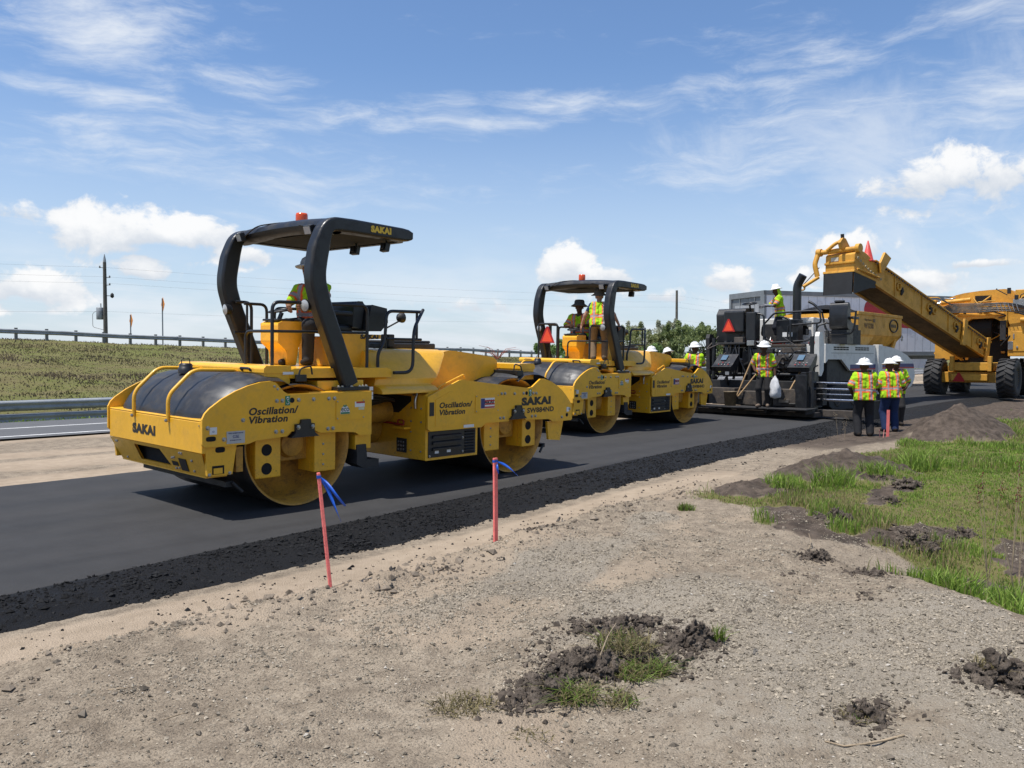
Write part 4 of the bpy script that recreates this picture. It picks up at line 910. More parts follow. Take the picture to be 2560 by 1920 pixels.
# utility poles
def pole(name, px, depth, topz, base, r, lab, gear):
    b = cam_pt(px, 894, depth); o = empty(name, (b.x, b.y, base))
    k = MB(); h = topz-base; k.tube([(0, 0, -.3), (0, 0, h*.5), (0, 0, h)], [r, r*.87, r*.72], 12); k.build('pole_shaft', POLEM, o)
    if gear:
        k = MB(); k.lathe([(r*.7, h), (r*.6, h+.25), (.02, h+.7)], 10); k.build('pole_cap', GALV, o)
        fr, fw = Vector((RGT.x, RGT.y, 0)), Vector((FWD.x, FWD.y, 0))
        # transformer can on a bracket, left side
        k = MB(); c = -fr*.48; k.lathe([(.26, h-4.95), (.28, h-4.9), (.28, h-3.95), (.24, h-3.9), (.05, h-3.88)], 14, 'z', (c.x, c.y, 0)); tr_ = k.build('transformer', GALV, o)
        k = MB(); k.tube([tuple(c+Vector((.1, 0, h-3.88))), tuple(c+Vector((.1, 0, h-3.55)))], .05, 8); k.build('bushing', STEEL, tr_)
        k = MB(); k.tube([(0, 0, h-4.3), tuple(c+Vector((0, 0, h-4.3)))], .05, 6); k.tube(arc([tuple(c*1.5+Vector((0, 0, h-4.2))), tuple(c*2.3+Vector((0, 0, h-4.4))), tuple(c*2.3+Vector((0, 0, h-5.6))), (0, 0, h-5.9)], .2), .02, 6); k.build('bracket', POSTG, o)
        for dz_, sd in ((.5, -1), (1.35, 1), (2.0, 1)):
            k = MB(); e = fr*sd*.42; k.tube([(0, 0, h-dz_), tuple(e+Vector((0, 0, h-dz_+.05)))], .03, 6); k.lathe([(.05, h-dz_), (.08, h-dz_+.08), (.04, h-dz_+.2)], 8, 'z', (e.x, e.y, 0)); k.build('insulator', POSTG, o)
        k = MB(); e = fr*.62; k.lathe([(.03, h-3.1), (.16, h-3.0), (.14, h-2.75), (.03, h-2.65)], 8, 'z', (e.x, e.y, 0)); k.tube([(0, 0, h-2.9), (e.x, e.y, h-2.9)], .03, 6); k.build('cutout', BLKD, o)
    return tag(o, lab, 'utility pole'), b
p1, b1 = pole('utility_pole', 265, 72, 9.95, 2.2, .19, 'tall wooden utility pole with grey transformer behind the bank', True)
p2, b2 = pole('utility_pole', 1691, 130, 12.2, 0.0, .24, 'bare distant wooden pole above the shrubs left of the trailer', False)
b0 = b1+(b1-b2)*.62; b3 = b2+(b2-b1)*.6
for i, (za_, zb_) in enumerate(((9.5, 11.4), (8.7, 10.4), (8.15, 9.6), (5.7, 7.6))):
    k = MB(); P = []
    for (A, Bq, z0, z1) in ((b0, b1, za_, za_), (b1, b2, za_, zb_), (b2, b3, zb_, zb_)):
        for j in range(12):
            t = j/12; q = A.lerp(Bq, t); P.append((q.x, q.y, z0*(1-t)+z1*t-1.1*4*t*(1-t)*.55))
    k.tube(P, .005, 5)
    tag(k.build('power_line', POLEM), ['topmost thin power line crossing the sky', 'second thin power line from the top', 'third thin power line from the top', 'lowest thin power line crossing the sky'][i], 'cable', 'power lines between the poles')
# two diamond warning signs seen nearly edge-on
for px, yt, yb_, depth, lab in ((407, 743, 848, 64, 'taller narrow orange diamond sign on a post, right of the other'), (327, 784, 848, 66, 'shorter orange diamond sign on a post, nearer the utility pole')):
    b = cam_pt(px, 850, depth); zt = cam_pt(px, yt, depth).z; g0 = gz(b.x, b.y)
    o = empty('warning_sign', (b.x, b.y, g0)); h = zt-g0; fw = Vector((FWD.x, FWD.y, 0)).normalized(); view = math.atan2(b.y, b.x)
    k = MB(); k.box(-.04, .04, -.03, .03, -.2, h-.1); k.build('sign_post', GALV, o)
    k = MB(); hs = .56; M = Matrix.Rotation(view+R(13), 4, 'Z')
    k.prism([(0, h-2*hs), (hs, h-hs), (0, h), (-hs, h-hs)], -.05, -.035, 'y', M=M); k.build('sign_panel', mat('sign orange', (.62, .22, .03), .5), o)
    tag(o, lab, 'road sign', 'diamond signs on the bank')
# red dry fronds standing on the bank
b = cam_pt(1243, 905, 78); b.z = gz(b.x, b.y); o = empty('dry_red_shrub', tuple(b)); g = random.Random(4)
for i in range(11):
    a = g.uniform(-1.25, 1.25); L = g.uniform(1.0, 2.3); e = RGT*math.sin(a)*L*1.2; e.z = 0
    k = MB(); k.tube([(0, 0, 0), tuple(e*.45+Vector((0, 0, L*.55*math.cos(a*.6)))), tuple(e+Vector((0, 0, L*.72*math.cos(a*.8))))], [.035, .025, .012], 5); k.build('frond', mat('red dry frond', (.30, .075, .045), .8), o)
tag(o, 'sprawling reddish dry shrub on the bank between the rollers', 'shrub')
# shrubs and small trees
def leaf_cloud(g, n, blobs, size, cols, thin):
    """leaf-sized triangles gathered in clumps spread through the crown"""
    P = np.zeros((n, 3)); own = g.integers(0, len(blobs), n)
    B_ = np.array([b[:3] for b in blobs]); Rr = np.array([b[3:6] for b in blobs])
    d = g.normal(size=(n, 3)); d /= np.linalg.norm(d, axis=1)[:, None]; r = g.random(n)**.45
    P = B_[own]+d*Rr[own]*r[:, None]
    k = g.random(n) < (1-thin*(fbm(P[:, 0]*1.9+7, P[:, 2]*1.9+P[:, 1], 3) < .45)); P = P[k]; own = own[k]; n = len(P)
    a = g.normal(size=(n, 3)); a /= np.linalg.norm(a, axis=1)[:, None]; b = np.cross(a, g.normal(size=(n, 3))); b /= np.linalg.norm(b, axis=1)[:, None]
    s = g.uniform(.6, 1.4, n)[:, None]*size
    V = np.stack([P-a*s*.5-b*s*.3, P+a*s*.5-b*s*.1, P+b*s*.6], 1)
    F = np.arange(3*n).reshape(-1, 3)
    t = g.random(n)[:, None]; tone = g.uniform(.75, 1.25, len(blobs))[own][:, None]
    C = (np.array(cols[0])*(1-t)+np.array(cols[1])*t)*tone
    return V.reshape(-1, 3), F, np.repeat(C, 3, 0)
def shrub(px, depth, wid, hgt, cols, lab, seed, name='shrub', nleaf=2600, thin=.5, base=None):
    b = cam_pt(px, 894, depth); z0 = gz(b.x, b.y) if base is None else base
    o = empty(name, (b.x, b.y, z0)); g = np.random.default_rng(seed); rr = random.Random(seed)
    blobs = []; stems = []
    nb = max(7, int(wid*hgt*1.1))
    for i in range(nb):
        a = rr.uniform(0, 6.28); q = rr.random()**.6; z = rr.uniform(.25, .92)
        shr = math.sqrt(max(.1, 1-(z-.35)**2*1.6)); x, y = math.cos(a)*q*wid*.42*shr, math.sin(a)*q*wid*.42*shr
        s = rr.uniform(.32, .6)*(.55+.1*wid); blobs.append((x, y, z*hgt, s, s, s*.75)); stems.append((x, y, z*hgt))
    for i in range(int(nb*.7)):
        a = rr.uniform(0, 6.28); blobs.append((math.cos(a)*wid*rr.uniform(.1, .5), math.sin(a)*wid*rr.uniform(.1, .5), hgt*rr.uniform(.75, 1.02), .22, .22, .34))
    V, F, C = leaf_cloud(g, nleaf, blobs, .13, cols, thin)
    c = np_mesh('crown', V, F, LEAFM, C); c.parent = o
    k = MB(); k.tube([(0, 0, -.1), (.05, .03, hgt*.3), (.0, .1, hgt*.6)], [.10, .07, .03], 7)
    for (x, y, z) in stems[:10]: k.tube([(0, 0, hgt*.08), (x*.5, y*.5, z*.55), (x, y, z)], [.05, .03, .012], 5)
    k.build('trunk', BARK, o)
    return tag(o, lab, 'shrub' if name == 'shrub' else 'tree', 'shrubs behind the paver' if name == 'shrub' else 'trees behind the paver')
G1 = ((.07, .10, .03), (.15, .18, .06)); G2 = ((.10, .12, .04), (.20, .21, .085)); G3 = ((.17, .18, .12), (.28, .28, .20)); G4 = ((.09, .16, .035), (.18, .26, .08))
for i, a in enumerate([(1402, 52, 5.0, 2.5, G4, 'low bright green shrub under the second canopy'), (1555, 62, 6.0, 3.9, G2, 'olive shrub just right of the second canopy'), (1618, 68, 5.5, 4.4, G3, 'greyish thin-leaved shrub left of the bare pole'),
                       (1690, 64, 5.2, 3.7, G2, 'olive green shrub at the foot of the bare pole'), (1728, 60, 5.6, 4.5, G1, 'dark green rounded tree right of the bare pole'), (1790, 62, 5.2, 4.0, G1, 'dark shrub touching the trailer edge'),
                       (1480, 70, 5.5, 3.2, G3, 'pale thin shrub showing through the second roller cab'), (1850, 72, 6.5, 3.6, G1, 'dark tree mostly hidden behind the trailer'), (1655, 56, 4.0, 2.6, G1, 'low dark shrub right above the second roller hood'), (1590, 54, 4.2, 2.4, G4, 'low green shrub behind the white hats')]):
    shrub(a[0], a[1], a[2]*1.05, a[3]*.83, tuple(tuple(v*1.5+.02 for v in c) for c in a[4]), a[5], 100+i, 'tree' if 'tree' in a[5] else 'shrub', 9000, .35)
# ------------------------------------------------------------------ semi-trailer behind the paver
tr = empty('box_trailer', (36.07, 16.92, .62), R(-28))
TL, TW_, Z0, Z1_ = 13.0, 2.75, 1.22, 4.17
k = MB(); k.box(.12, TL, .03, TW_-.03, Z0, Z1_-.03); k.build('cargo_box', TRW, tr)
for i in range(1, 26):
    k = MB(); k.box(.5*i-.006, .5*i+.006, .0265, .03, Z0+.16, Z1_-.22); k.build('panel_seam', TRG, tr)
k = MB(); k.box(.0, TL, .0, .04, Z1_-.20, Z1_); k.build('top_rail', TRG, tr); k = MB(); k.box(.0, TL, .0, .04, Z0-.02, Z0+.16); k.build('bottom_rail', TRG, tr)
k = MB(); k.box(0, .12, 0, .30, Z0-.1, Z1_); k.build('corner_post', TRG, tr); k = MB(); k.box(0, .12, TW_-.16, TW_, Z0-.1, Z1_); k.build('corner_post', TRG, tr)
k = MB(); k.box(0, .12, .30, TW_-.16, Z1_-.26, Z1_); k.build('door_header', TRG, tr); k = MB(); k.box(0, .12, .30, TW_-.16, Z0-.1, Z0+.05); k.build('door_sill', TRG, tr)
for y0, y1 in ((.31, 1.29), (1.31, TW_-.17)):
    k = MB(); k.box(.07, .115, y0, y1, Z0+.06, Z1_-.27); dr = k.build('rear_door', mat('trailer door dark', (.20, .21, .22), .5, metal=.2, var=.1), tr)
    k = MB(); k.tube([(.05, (y0+y1)/2, Z0+.06), (.05, (y0+y1)/2, Z1_-.27)], .02, 6); k.build('lock_rod', STEEL, dr)
k = MB(); k.box(.062, .069, .5, 2.35, Z0+.25, Z1_-.6); dp = k.build('door_poster', mat('door panel light', (.34, .35, .36), .5), tr)
for i in range(3):
    k = MB(); k.tube([(.055, 1.75-.42*i+.16*math.cos(a), 3.0+.20*math.sin(a)) for a in [2*math.pi*j/18 for j in range(18)]], .035, 6, True); k.build('red_lettering', REDDEC, dp)
# red rounded emblem on the side, a white wedge cut into it
k = MB(); pts = smooth_outline([(5.95, 3.05), (5.75, 3.4), (5.9, 3.8), (6.4, 3.85), (8.8, 3.7), (10.2, 3.2), (10.2, 2.6), (8.2, 2.5), (6.6, 2.85)], 2); k.prism(pts, .018, .0255, 'y'); em = k.build('side_emblem', mat('emblem red', (.42, .02, .035), .45), tr)
k = MB(); k.prism([(7.2, 2.75), (7.75, 2.68), (7.6, 3.22), (7.45, 3.25)], .010, .0175, 'y'); k.build('emblem_wedge', WHT, em)
k = MB(); k.box(.3, 3.2, .5, TW_-.5, .75, 1.1); k.box(8, 12, .9, TW_-.9, 1.0, 1.2); k.build('under_frame', TRG, tr)
for x in (1.2, 2.5):
    for y in (.08, TW_-.33):
        k = MB(); k.lathe([(.2, y), (.49, y), (.52, y+.05), (.52, y+.2), (.49, y+.25), (.2, y+.25)], 24, 'y', (x, 0, .52)); w = k.build('wheel', RUB, tr)
        k = MB(); k.lathe([(0, y+.06), (.1, y+.02), (.27, y+.05), (.29, y+.002)], 20, 'y', (x, 0, .52)); k.build('rim', TRW, w)
k = MB(); k.box(4.5, 11, .12, .16, .55, 1.0); k.build('side_skirt', TRW, tr)
tag(tr, 'long pale grey box trailer behind the paver with red emblem', 'trailer')
# ------------------------------------------------------------------ asphalt paver
PX, PY = 22.2, 10.8; PZ = float(zr(np.array(PX), np.array(PY)))
pv = empty('asphalt_paver', (PX, PY, PZ), 0)
def pb(name, m, x0, x1, y0, y1, z0, z1, par=None, bev=.01):
    """box given in world X/Y, height above the mat"""
    k = MB(); k.box(x0-PX, x1-PX, y0-PY, y1-PY, z0, z1); return k.build(name, m, par or pv, bev)
def pp(name, m, pts, y0, y1, par=None, bev=.01, axis='y'):
    k = MB()
    if axis == 'y': k.prism([(a-PX, b) for a, b in pts], y0-PY, y1-PY, 'y')
    else: k.prism([(a-PY, b) for a, b in pts], y0-PX, y1-PX, 'x')
    return k.build(name, m, par or pv, bev)
def pt(name, m, pts, r, par=None, rad=.1, n=8):
    k = MB(); k.tube(arc([(x-PX, y-PY, z) for x, y, z in pts], rad), r, n); return k.build(name, m, par or pv)
DIRTY = mat('asphalt stained steel', (.07, .058, .048), .7, var=.35, vscale=3, dirt=(.16, .12, .085), dirt_amt=.6)
# screed: walkway, box sections, extension with chrome rods
wk = pb('screed_walkway', BLKD, 21.12, 21.75, 8.72, 12.95, .22, .26); 
for y in (8.8, 9.9, 11.2, 12.6): pb('walkway_bracket', BLKD, 21.3, 21.9, y, y+.05, .10, .218, wk)
pb('screed_plate', DIRTY, 21.72, 22.5, 8.75, 12.95, .02, .14)
for i, (y0, y1) in enumerate(((8.95, 9.95), (10.0, 11.05), (11.1, 12.0), (12.05, 12.9))): pb('screed_cover', DIRTY, 21.80, 22.35, y0, y1, .28, .74 if i != 1 else .66)
pb('screed_beam', BLKD, 22.40, 22.70, 8.8, 13.0, .30, .95)
for y in (8.86, 10.35, 11.9): pb('screed_post', BLKD, 21.80, 21.92, y, y+.09, .27, 1.25)
pb('end_frame', BLK, 21.70, 22.55, 8.98, 9.12, .10, 1.22); pb('end_frame_rib', BLK, 21.62, 21.70, 8.94, 9.24, .15, 1.15)
for z in (.47, .62, .76, .92): pt('chrome_rod', CHROME, [(22.3, 9.0, z), (22.3, 7.62, z)], .035 if z != .62 else .02)
pb('extension_box', DIRTY, 22.05, 22.6, 7.45, 7.70, .05, .70); pb('end_gate', BLKD, 21.9, 23.2, 7.28, 7.345, .02, .50); pb('extension_plate', DIRTY, 22.2, 22.6, 7.72, 8.95, .02, .20)
pt('crank_handle', BLK, [(22.0, 8.9, 1.0), (22.0, 8.9, 1.35), (21.9, 8.75, 1.40)], .02); pt('scissor_arm', BLKD, [(21.78, 9.35, .9), (21.78, 9.2, .35), (21.78, 9.5, .35)], .022)
for y in (9.0, 11.3):    # control pods with their screens
    cp = pp('control_pod', BLK, [(21.95, 1.35), (22.05, 1.40), (22.45, 1.72), (22.5, 1.62), (22.35, 1.25), (22.0, 1.22)], y, y+.62)
    k = MB(); k.box(-.11, .11, -.09, .09, 0, .02, M=Matrix.Translation((22.27-PX, y+.36-PY, 1.60)) @ Matrix.Rotation(R(-39), 4, 'Y')); k.build('screen', SCR, cp)
    for i in range(4):
        for j in range(2):
            k = MB(); k.lathe([(.016, 0), (.016, .02), (0, .022)], 8, 'z', M=Matrix.Translation((22.02+.07*j-PX, y+.12+.1*i-PY, 1.405+.055*j)) @ Matrix.Rotation(R(-39), 4, 'Y')); k.build('knob', STEEL if (i+j) % 3 else REDDEC, cp)
    pt('pod_arm', BLK, [(22.3, y+.3, 1.3), (22.3, y+.3, .95), (22.5, y+.3, .7)], .035)
    worklamp(pv, (21.93-PX, y+.1-PY, 1.16), (-1, -.2, -.1), 'step_lamp')
# tow arms and tractor
for y in (9.0, 12.35):
    pp('tow_arm', PVW if y < 10 else BLKD, [(22.60, 2.20), (22.66, 2.32), (22.86, 2.32), (22.98, 1.95), (22.95, 1.25), (22.80, 1.1), (22.66, 1.1)], y, y+.12)
pt('lift_cylinder', BLK, [(22.62, 9.2, 2.2), (22.62, 9.2, 1.0)], .06); pt('lift_cylinder', BLK, [(22.62, 12.2, 2.2), (22.62, 12.2, 1.0)], .06)
pp('side_panel', PVW, [(23.2, 2.0), (27.28, 2.0), (27.28, 1.22), (25.1, 1.22), (24.4, 1.56), (23.4, 1.56), (23.2, 1.45)], 9.05, 9.12, bev=.015)
pb('tractor_deck', PVW, 23.2, 27.2, 9.13, 12.2, 1.58, 1.99)
for x0 in (23.8, 25.5):
    for i in range(5):
        for j in range(2): pb('vent_slot', HOLE, x0+.24*i, x0+.24*i+.2, 9.045, 9.05, 1.83+.06*j, 1.865+.06*j, bev=0)
pb('panel_trim', TRG, 23.62, 27.1, 9.044, 9.05, 1.735, 1.75, bev=0)
pp('blue_stripe', BLUDEC, [(25.1, 1.40), (27.27, 1.40), (27.27, 1.28), (25.1, 1.28)], 9.042, 9.049, bev=0); pp('red_stripe', REDDEC, [(25.1, 1.279), (27.27, 1.279), (27.27, 1.235), (25.1, 1.235)], 9.042, 9.049, bev=0)
pb('hopper_post', PVW, 27.30, 27.68, 8.96, 9.14, .45, 2.02)
pp('hopper_side', PVW, [(27.7, 2.0), (28.7, 1.94), (29.5, 1.84), (30.3, 1.69), (30.8, 1.52), (31.05, 1.38), (31.2, .97), (31.05, .75), (30.7, .6), (29.5, .48), (27.7, .45)], 9.0, 9.08)
pp('hopper_side', PVW, [(27.7, 2.0), (28.7, 1.94), (29.5, 1.84), (30.3, 1.69), (30.8, 1.52), (31.05, 1.38), (31.2, .97), (31.05, .75), (30.7, .6), (29.5, .48), (27.7, .45)], 12.3, 12.38)
pp('blue_stripe', BLUDEC, [(27.75, 1.42), (31.0, 1.40), (31.05, 1.29), (27.75, 1.30)], 8.992, 8.999, bev=0); pp('red_stripe', REDDEC, [(27.75, 1.299), (31.055, 1.289), (31.07, 1.24), (27.75, 1.25)], 8.992, 8.999, bev=0)
pp('push_roller', BLKD, [(31.1, .9), (31.35, .9), (31.35, .5), (31.1, .5)], 9.3, 12.1)
for y in (9.1, 11.75):   # crawler tracks
    tk_ = pp('crawler_track', RUB, smooth_outline([(23.8, .08), (23.6, .45), (23.9, .85), (28.2, .80), (28.6, .4), (28.3, .06)], 2), y+.02, y+.50)
    for i in range(4):
        k = MB(); k.lathe([(0, y-PY+.03), (.2, y-PY+.03), (.26, y-PY+.0), (.26, y-PY+.05)], 16, 'y', (24.3+1.25*i-PX, 0, .45)); k.build('track_wheel', DIRTY, tk_)
pb('hull', BLKD, 23.5, 28.5, 9.65, 11.7, .35, 1.57); pb('auger_guard', BLKD, 22.9, 23.4, 9.2, 12.4, .2, .75)
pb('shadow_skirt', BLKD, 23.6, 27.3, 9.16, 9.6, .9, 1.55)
# upper works: engine cover, exhaust stack, stations, rails
ec_ = pb('engine_cover', PVW, 24.55, 26.9, 9.95, 11.7, 2.0, 2.82, bev=.03); pb('cover_grille', BLKD, 24.54, 24.549, 10.8, 11.5, 2.15, 2.65, ec_); pb('cover_window', HOLE, 24.535, 24.549, 10.1, 10.45, 2.3, 2.7, ec_)
pt('red_tail_bar', REDDEC, [(24.0, 11.0, 2.08), (24.0, 10.6, 2.08)], .07); pt('red_tail_bar', REDDEC, [(24.0, 9.85, 2.03), (24.0, 9.55, 2.03)], .05)
pb('deck_plate', DIRTY, 23.1, 24.5, 9.6, 11.9, 1.93, 2.0)
ex = pt('exhaust_stack', BLK, [(24.3, 10.36, 2.0), (24.3, 10.36, 3.78), (24.3, 10.18, 4.08)], .125, None, .14, 14)
pb('battery_box', BLK, 23.4, 23.8, 9.95, 10.6, 2.05, 2.72, bev=.02); pb('box_label', WHT, 23.39, 23.399, 10.1, 10.4, 2.22, 2.35, bev=0)
pt('guard_loop', BLK, [(23.3, 11.0, 2.3), (23.3, 10.98, 2.55), (23.3, 10.62, 2.92), (23.3, 9.28, 2.95), (23.3, 9.22, 2.60), (23.3, 10.2, 2.55), (23.3, 10.2, 2.15)], .028)
pt('guard_loop', BLK, [(23.3, 11.0, 2.3), (23.3, 10.7, 2.05), (23.3, 9.6, 2.1), (23.3, 9.35, 2.25), (23.3, 9.35, 2.6)], .028)
pt('guard_loop', BLK, [(22.9, 11.55, 2.2), (22.9, 11.0, 2.9), (22.9, 10.95, 2.9), (22.9, 10.75, 2.85), (22.9, 10.75, 1.6)], .03)
def station(y, face_on):
    s = pp('operator_seat', BLK, smooth_outline([(24.1, 2.4), (24.06, 2.8), (24.1, 3.15), (24.2, 3.22), (24.32, 3.12), (24.36, 2.62), (24.75, 2.6), (24.78, 2.45)], 2), y, y+.52, bev=.07)
    pb('headrest', BLK, 24.12, 24.26, y+.12, y+.40, 3.2, 3.27, s, .03); pb('seat_pedestal', BLK, 24.2, 24.7, y+.05, y+.5, 2.0, 2.42, s)
    for yy in (y-.1, y+.56): pb('armrest', BLK, 24.25, 24.75, yy, yy+.07, 2.72, 2.8, s, .02)
    return s
s1_ = station(8.78, 1)
pt('seat_guard', BLK, [(24.2, 9.55, 2.9), (24.2, 9.45, 2.45), (24.2, 9.3, 2.3), (24.2, 8.7, 2.3), (24.2, 8.62, 2.5), (24.2, 8.58, 2.95)], .03)
pt('mirror_arm', BLK, [(24.3, 9.6, 2.95), (24.3, 9.85, 3.2), (24.3, 10.0, 3.28)], .04)
pb('right_console', BLKD, 24.9, 25.6, 9.0, 9.45, 2.0, 2.6); pb('engine_part', BLKD, 25.6, 26.1, 9.1, 9.9, 2.0, 2.45)
# left station: tall dark cluster with wheel, lamps and seat back
ls = pp('left_console', BLK, [(22.9, 2.05), (22.85, 2.9), (23.0, 3.08), (23.5, 3.1), (23.6, 2.2), (23.5, 1.9)], 11.35, 12.25, bev=.04)
k = MB(); c = Vector((23.2-PX, 11.35-PY, 3.22)); k.tube([c+Vector((.2*math.cos(a), .2*math.sin(a), .04*math.cos(a))) for a in [2*math.pi*i/20 for i in range(20)]], .022, 8, True)
k.tube([c+Vector((-.2, 0, -.04)), c+Vector((.2, 0, .04))], .016, 6); k.tube([c, c+Vector((.1, 0, -.3))], .03, 8); k.build('steering_wheel', BLK, pv)
pb('seat_back', BLK, 22.72, 22.9, 11.3, 11.95, 2.35, 3.0, ls, .05); pb('left_shelf', BLKD, 22.6, 23.4, 11.2, 12.3, 2.0, 2.06, ls); pb('pod_box', BLK, 22.75, 23.1, 10.95, 11.25, 2.1, 2.95, ls, .03)
pt('left_frame', BLK, [(22.75, 12.25, 1.1), (22.75, 12.25, 2.0)], .05); pt('left_frame', BLK, [(22.75, 11.1, .8), (22.75, 11.1, 2.1)], .06); pb('cable_box', BLKD, 22.8, 23.1, 11.5, 12.0, 1.05, 1.9)
g = random.Random(9)
for i in range(7):
    y = g.uniform(10.9, 12.0); pt('hose', BLK, [(22.7, y, 2.1), (22.55, y+g.uniform(-.2, .2), 1.6), (22.6, y+g.uniform(-.4, .4), 1.1)], .02, None, .2)
for i in range(5): pt('hose', BLK, [(22.7, 9.9, 1.2+.1*i), (22.5, 9.6, 1.5+.08*i), (22.7, 9.25, 1.25+.12*i)], .02, None, .2)
for i, (y, z, w, h) in enumerate(((9.9, 1.3, .5, .4), (10.6, 1.2, .3, .5), (9.6, 1.75, .6, .14), (10.45, 1.75, .5, .12), (11.2, 1.3, .2, .5))): pb('machinery_box', (DIRTY, BLKD)[i % 2], 22.85, 23.15, y, y+w, z, z+h)
pt('cross_tube', BLK, [(22.8, 9.2, 1.12), (22.8, 12.2, 1.12)], .05)
for i in range(70):        # the crowd of valves, pipes, brackets and boxes behind the screed
    y = g.uniform(9.2, 12.3); z = g.uniform(.75, 2.05); x = g.uniform(22.55, 23.1); a = g.random(); s_ = g.uniform(.05, .16); m_ = g.choice([BLK, BLKD, BLKD, DIRTY, DIRTY, STEEL])
    if a < .35: pb('valve_block', m_, x, x+s_, y, y+s_*g.uniform(.6, 2.0), z, z+s_*g.uniform(.6, 1.8))
    elif a < .7: pt('hydraulic_pipe', m_, [(x, y, z), (x-.08, y+g.uniform(-.4, .4), z+g.uniform(-.25, .25)), (x+.1, y+g.uniform(-.6, .6), z+g.uniform(-.5, .3))], g.uniform(.012, .028), None, .12, 7)
    else: pt('cylinder', m_, [(x, y, z), (x, y+g.uniform(-.35, .35), z+g.uniform(-.1, .35))], g.uniform(.025, .06), None, .1, 10)
for i in range(26):        # and around the stations on the deck
    y = g.uniform(9.0, 12.2); z = g.uniform(2.05, 2.75); x = g.uniform(23.2, 24.4); s_ = g.uniform(.05, .15); m_ = g.choice([BLK, BLK, BLKD, STEEL])
    if i % 2: pt('deck_pipe', m_, [(x, y, 2.0), (x, y, z), (x+.1, y+g.uniform(-.4, .4), z+.1)], g.uniform(.014, .03), None, .12, 7)
    else: pb('deck_box', m_, x, x+s_, y, y+s_*1.4, z-.1, z+s_)
sv2 = pp('slow_vehicle_triangle', SMVR, [(11.56, 2.38), (11.98, 2.38), (11.80, 2.76), (11.74, 2.76)], 22.700, 22.706, None, 0, 'x'); pp('orange_face', SMV, [(11.62, 2.41), (11.92, 2.41), (11.77, 2.71)], 22.694, 22.699, sv2, 0, 'x')
tag(pv, 'white and black tracked asphalt paver with wide rear screed', 'paver')
# hopper insert standing in the paver hopper
hi_ = empty('hopper_insert', (28.4, 10.65, PZ+1.0)); HX, HY, HZ = 28.4, 10.65, 1.0
def hb(name, m, vs, fs, par=hi_, solid=0): k = MB(); k.add([(x-HX, y-HY, z-HZ) for x, y, z in vs], fs); return k.build(name, m, par, solid=solid)
c1_ = [(26.4, 9.3), (30.6, 9.3), (30.6, 12.0), (26.4, 12.0)]; c2_ = [(27.4, 9.9), (29.4, 9.9), (29.4, 11.4), (27.4, 11.4)]
vs = [(x, y, 3.02) for x, y in c1_]+[(x, y, 2.34) for x, y in c1_]+[(x, y, 1.30) for x, y in c2_]
hb('bin_wall', CATY, vs, [(0, 4, 5, 1), (1, 5, 6, 2), (2, 6, 7, 3), (3, 7, 4, 0)], solid=.04); hb('funnel', CATY, vs, [(4, 8, 9, 5), (5, 9, 10, 6), (6, 10, 11, 7), (7, 11, 8, 4)], solid=.03)
k = MB(); k.box(26.36-HX, 30.64-HX, 9.26-HY, 9.34-HY, 2.96-HZ, 3.06-HZ); k.build('rim', CATY, hi_, .01)
k = MB(); k.prism([(26.4-HX, 1.99-HZ), (27.3-HX, 1.99-HZ), (28.0-HX, 2.33-HZ), (26.5-HX, 2.33-HZ)], 9.32-HY, 9.36-HY, 'y'); k.prism([(29.0-HX, 1.2-HZ), (29.4-HX, 1.2-HZ), (30.4-HX, 2.33-HZ), (30.2-HX, 2.33-HZ)], 9.34-HY, 9.40-HY, 'y'); k.build('brace', CATY, hi_)
k = MB(); k.tube([(29.72-HX+.42*math.cos(a), 9.268-HY, 2.68-HZ+.21*math.sin(a)) for a in [2*math.pi*i/28 for i in range(28)]], .022, 6, True); k.build('round_logo', LET, hi_)
text('WEILER', .11, (29.44-HX, 9.277-HY, 2.625-HZ), (1, 0, 0), (0, 0, 1), LET, hi_, .56, .03); text('W1238', .17, (26.9-HX, 9.277-HY, 2.54-HZ), (1, 0, 0), (0, 0, 1), mat('faded print', (.16, .09, .03), .6), hi_, .85, .02); text('Ring Power', .09, (26.95-HX, 9.277-HY, 2.76-HZ), (1, 0, 0), (0, 0, 1), mat('faded print', (.16, .09, .03), .6), hi_, .62, .01)
k = MB(); k.box(27.68-HX, 27.88-HX, 9.268-HY, 9.277-HY, 2.75-HZ, 2.86-HZ); k.build('logo_square', mat('faded print', (.16, .09, .03), .6), hi_)
k = MB()
def heap(u, v): x = 26.45+4.1*u; y = 9.36+2.58*v; return (x-HX, y-HY, 2.90+.42*math.sin(math.pi*min(1, max(0, v)))*math.exp(-((u-.22)/.32)**2)+.04*float(fbm(np.array(x*3), np.array(y*3), 3))-HZ)
k.grid(heap, 40, 26); hp = k.build('asphalt_heap', LOOSE, hi_)
pt2 = MB(); pt2.tube([(30.5-HX+.07*math.cos(a), 9.24-HY, 2.28-HZ+.09*math.sin(a)) for a in [2*math.pi*i/12 for i in range(12)]], .018, 6, True); pt2.build('lifting_ring', STEEL, hi_)
tag(hi_, 'dull yellow hopper insert numbered W1238 full of black asphalt', 'hopper')
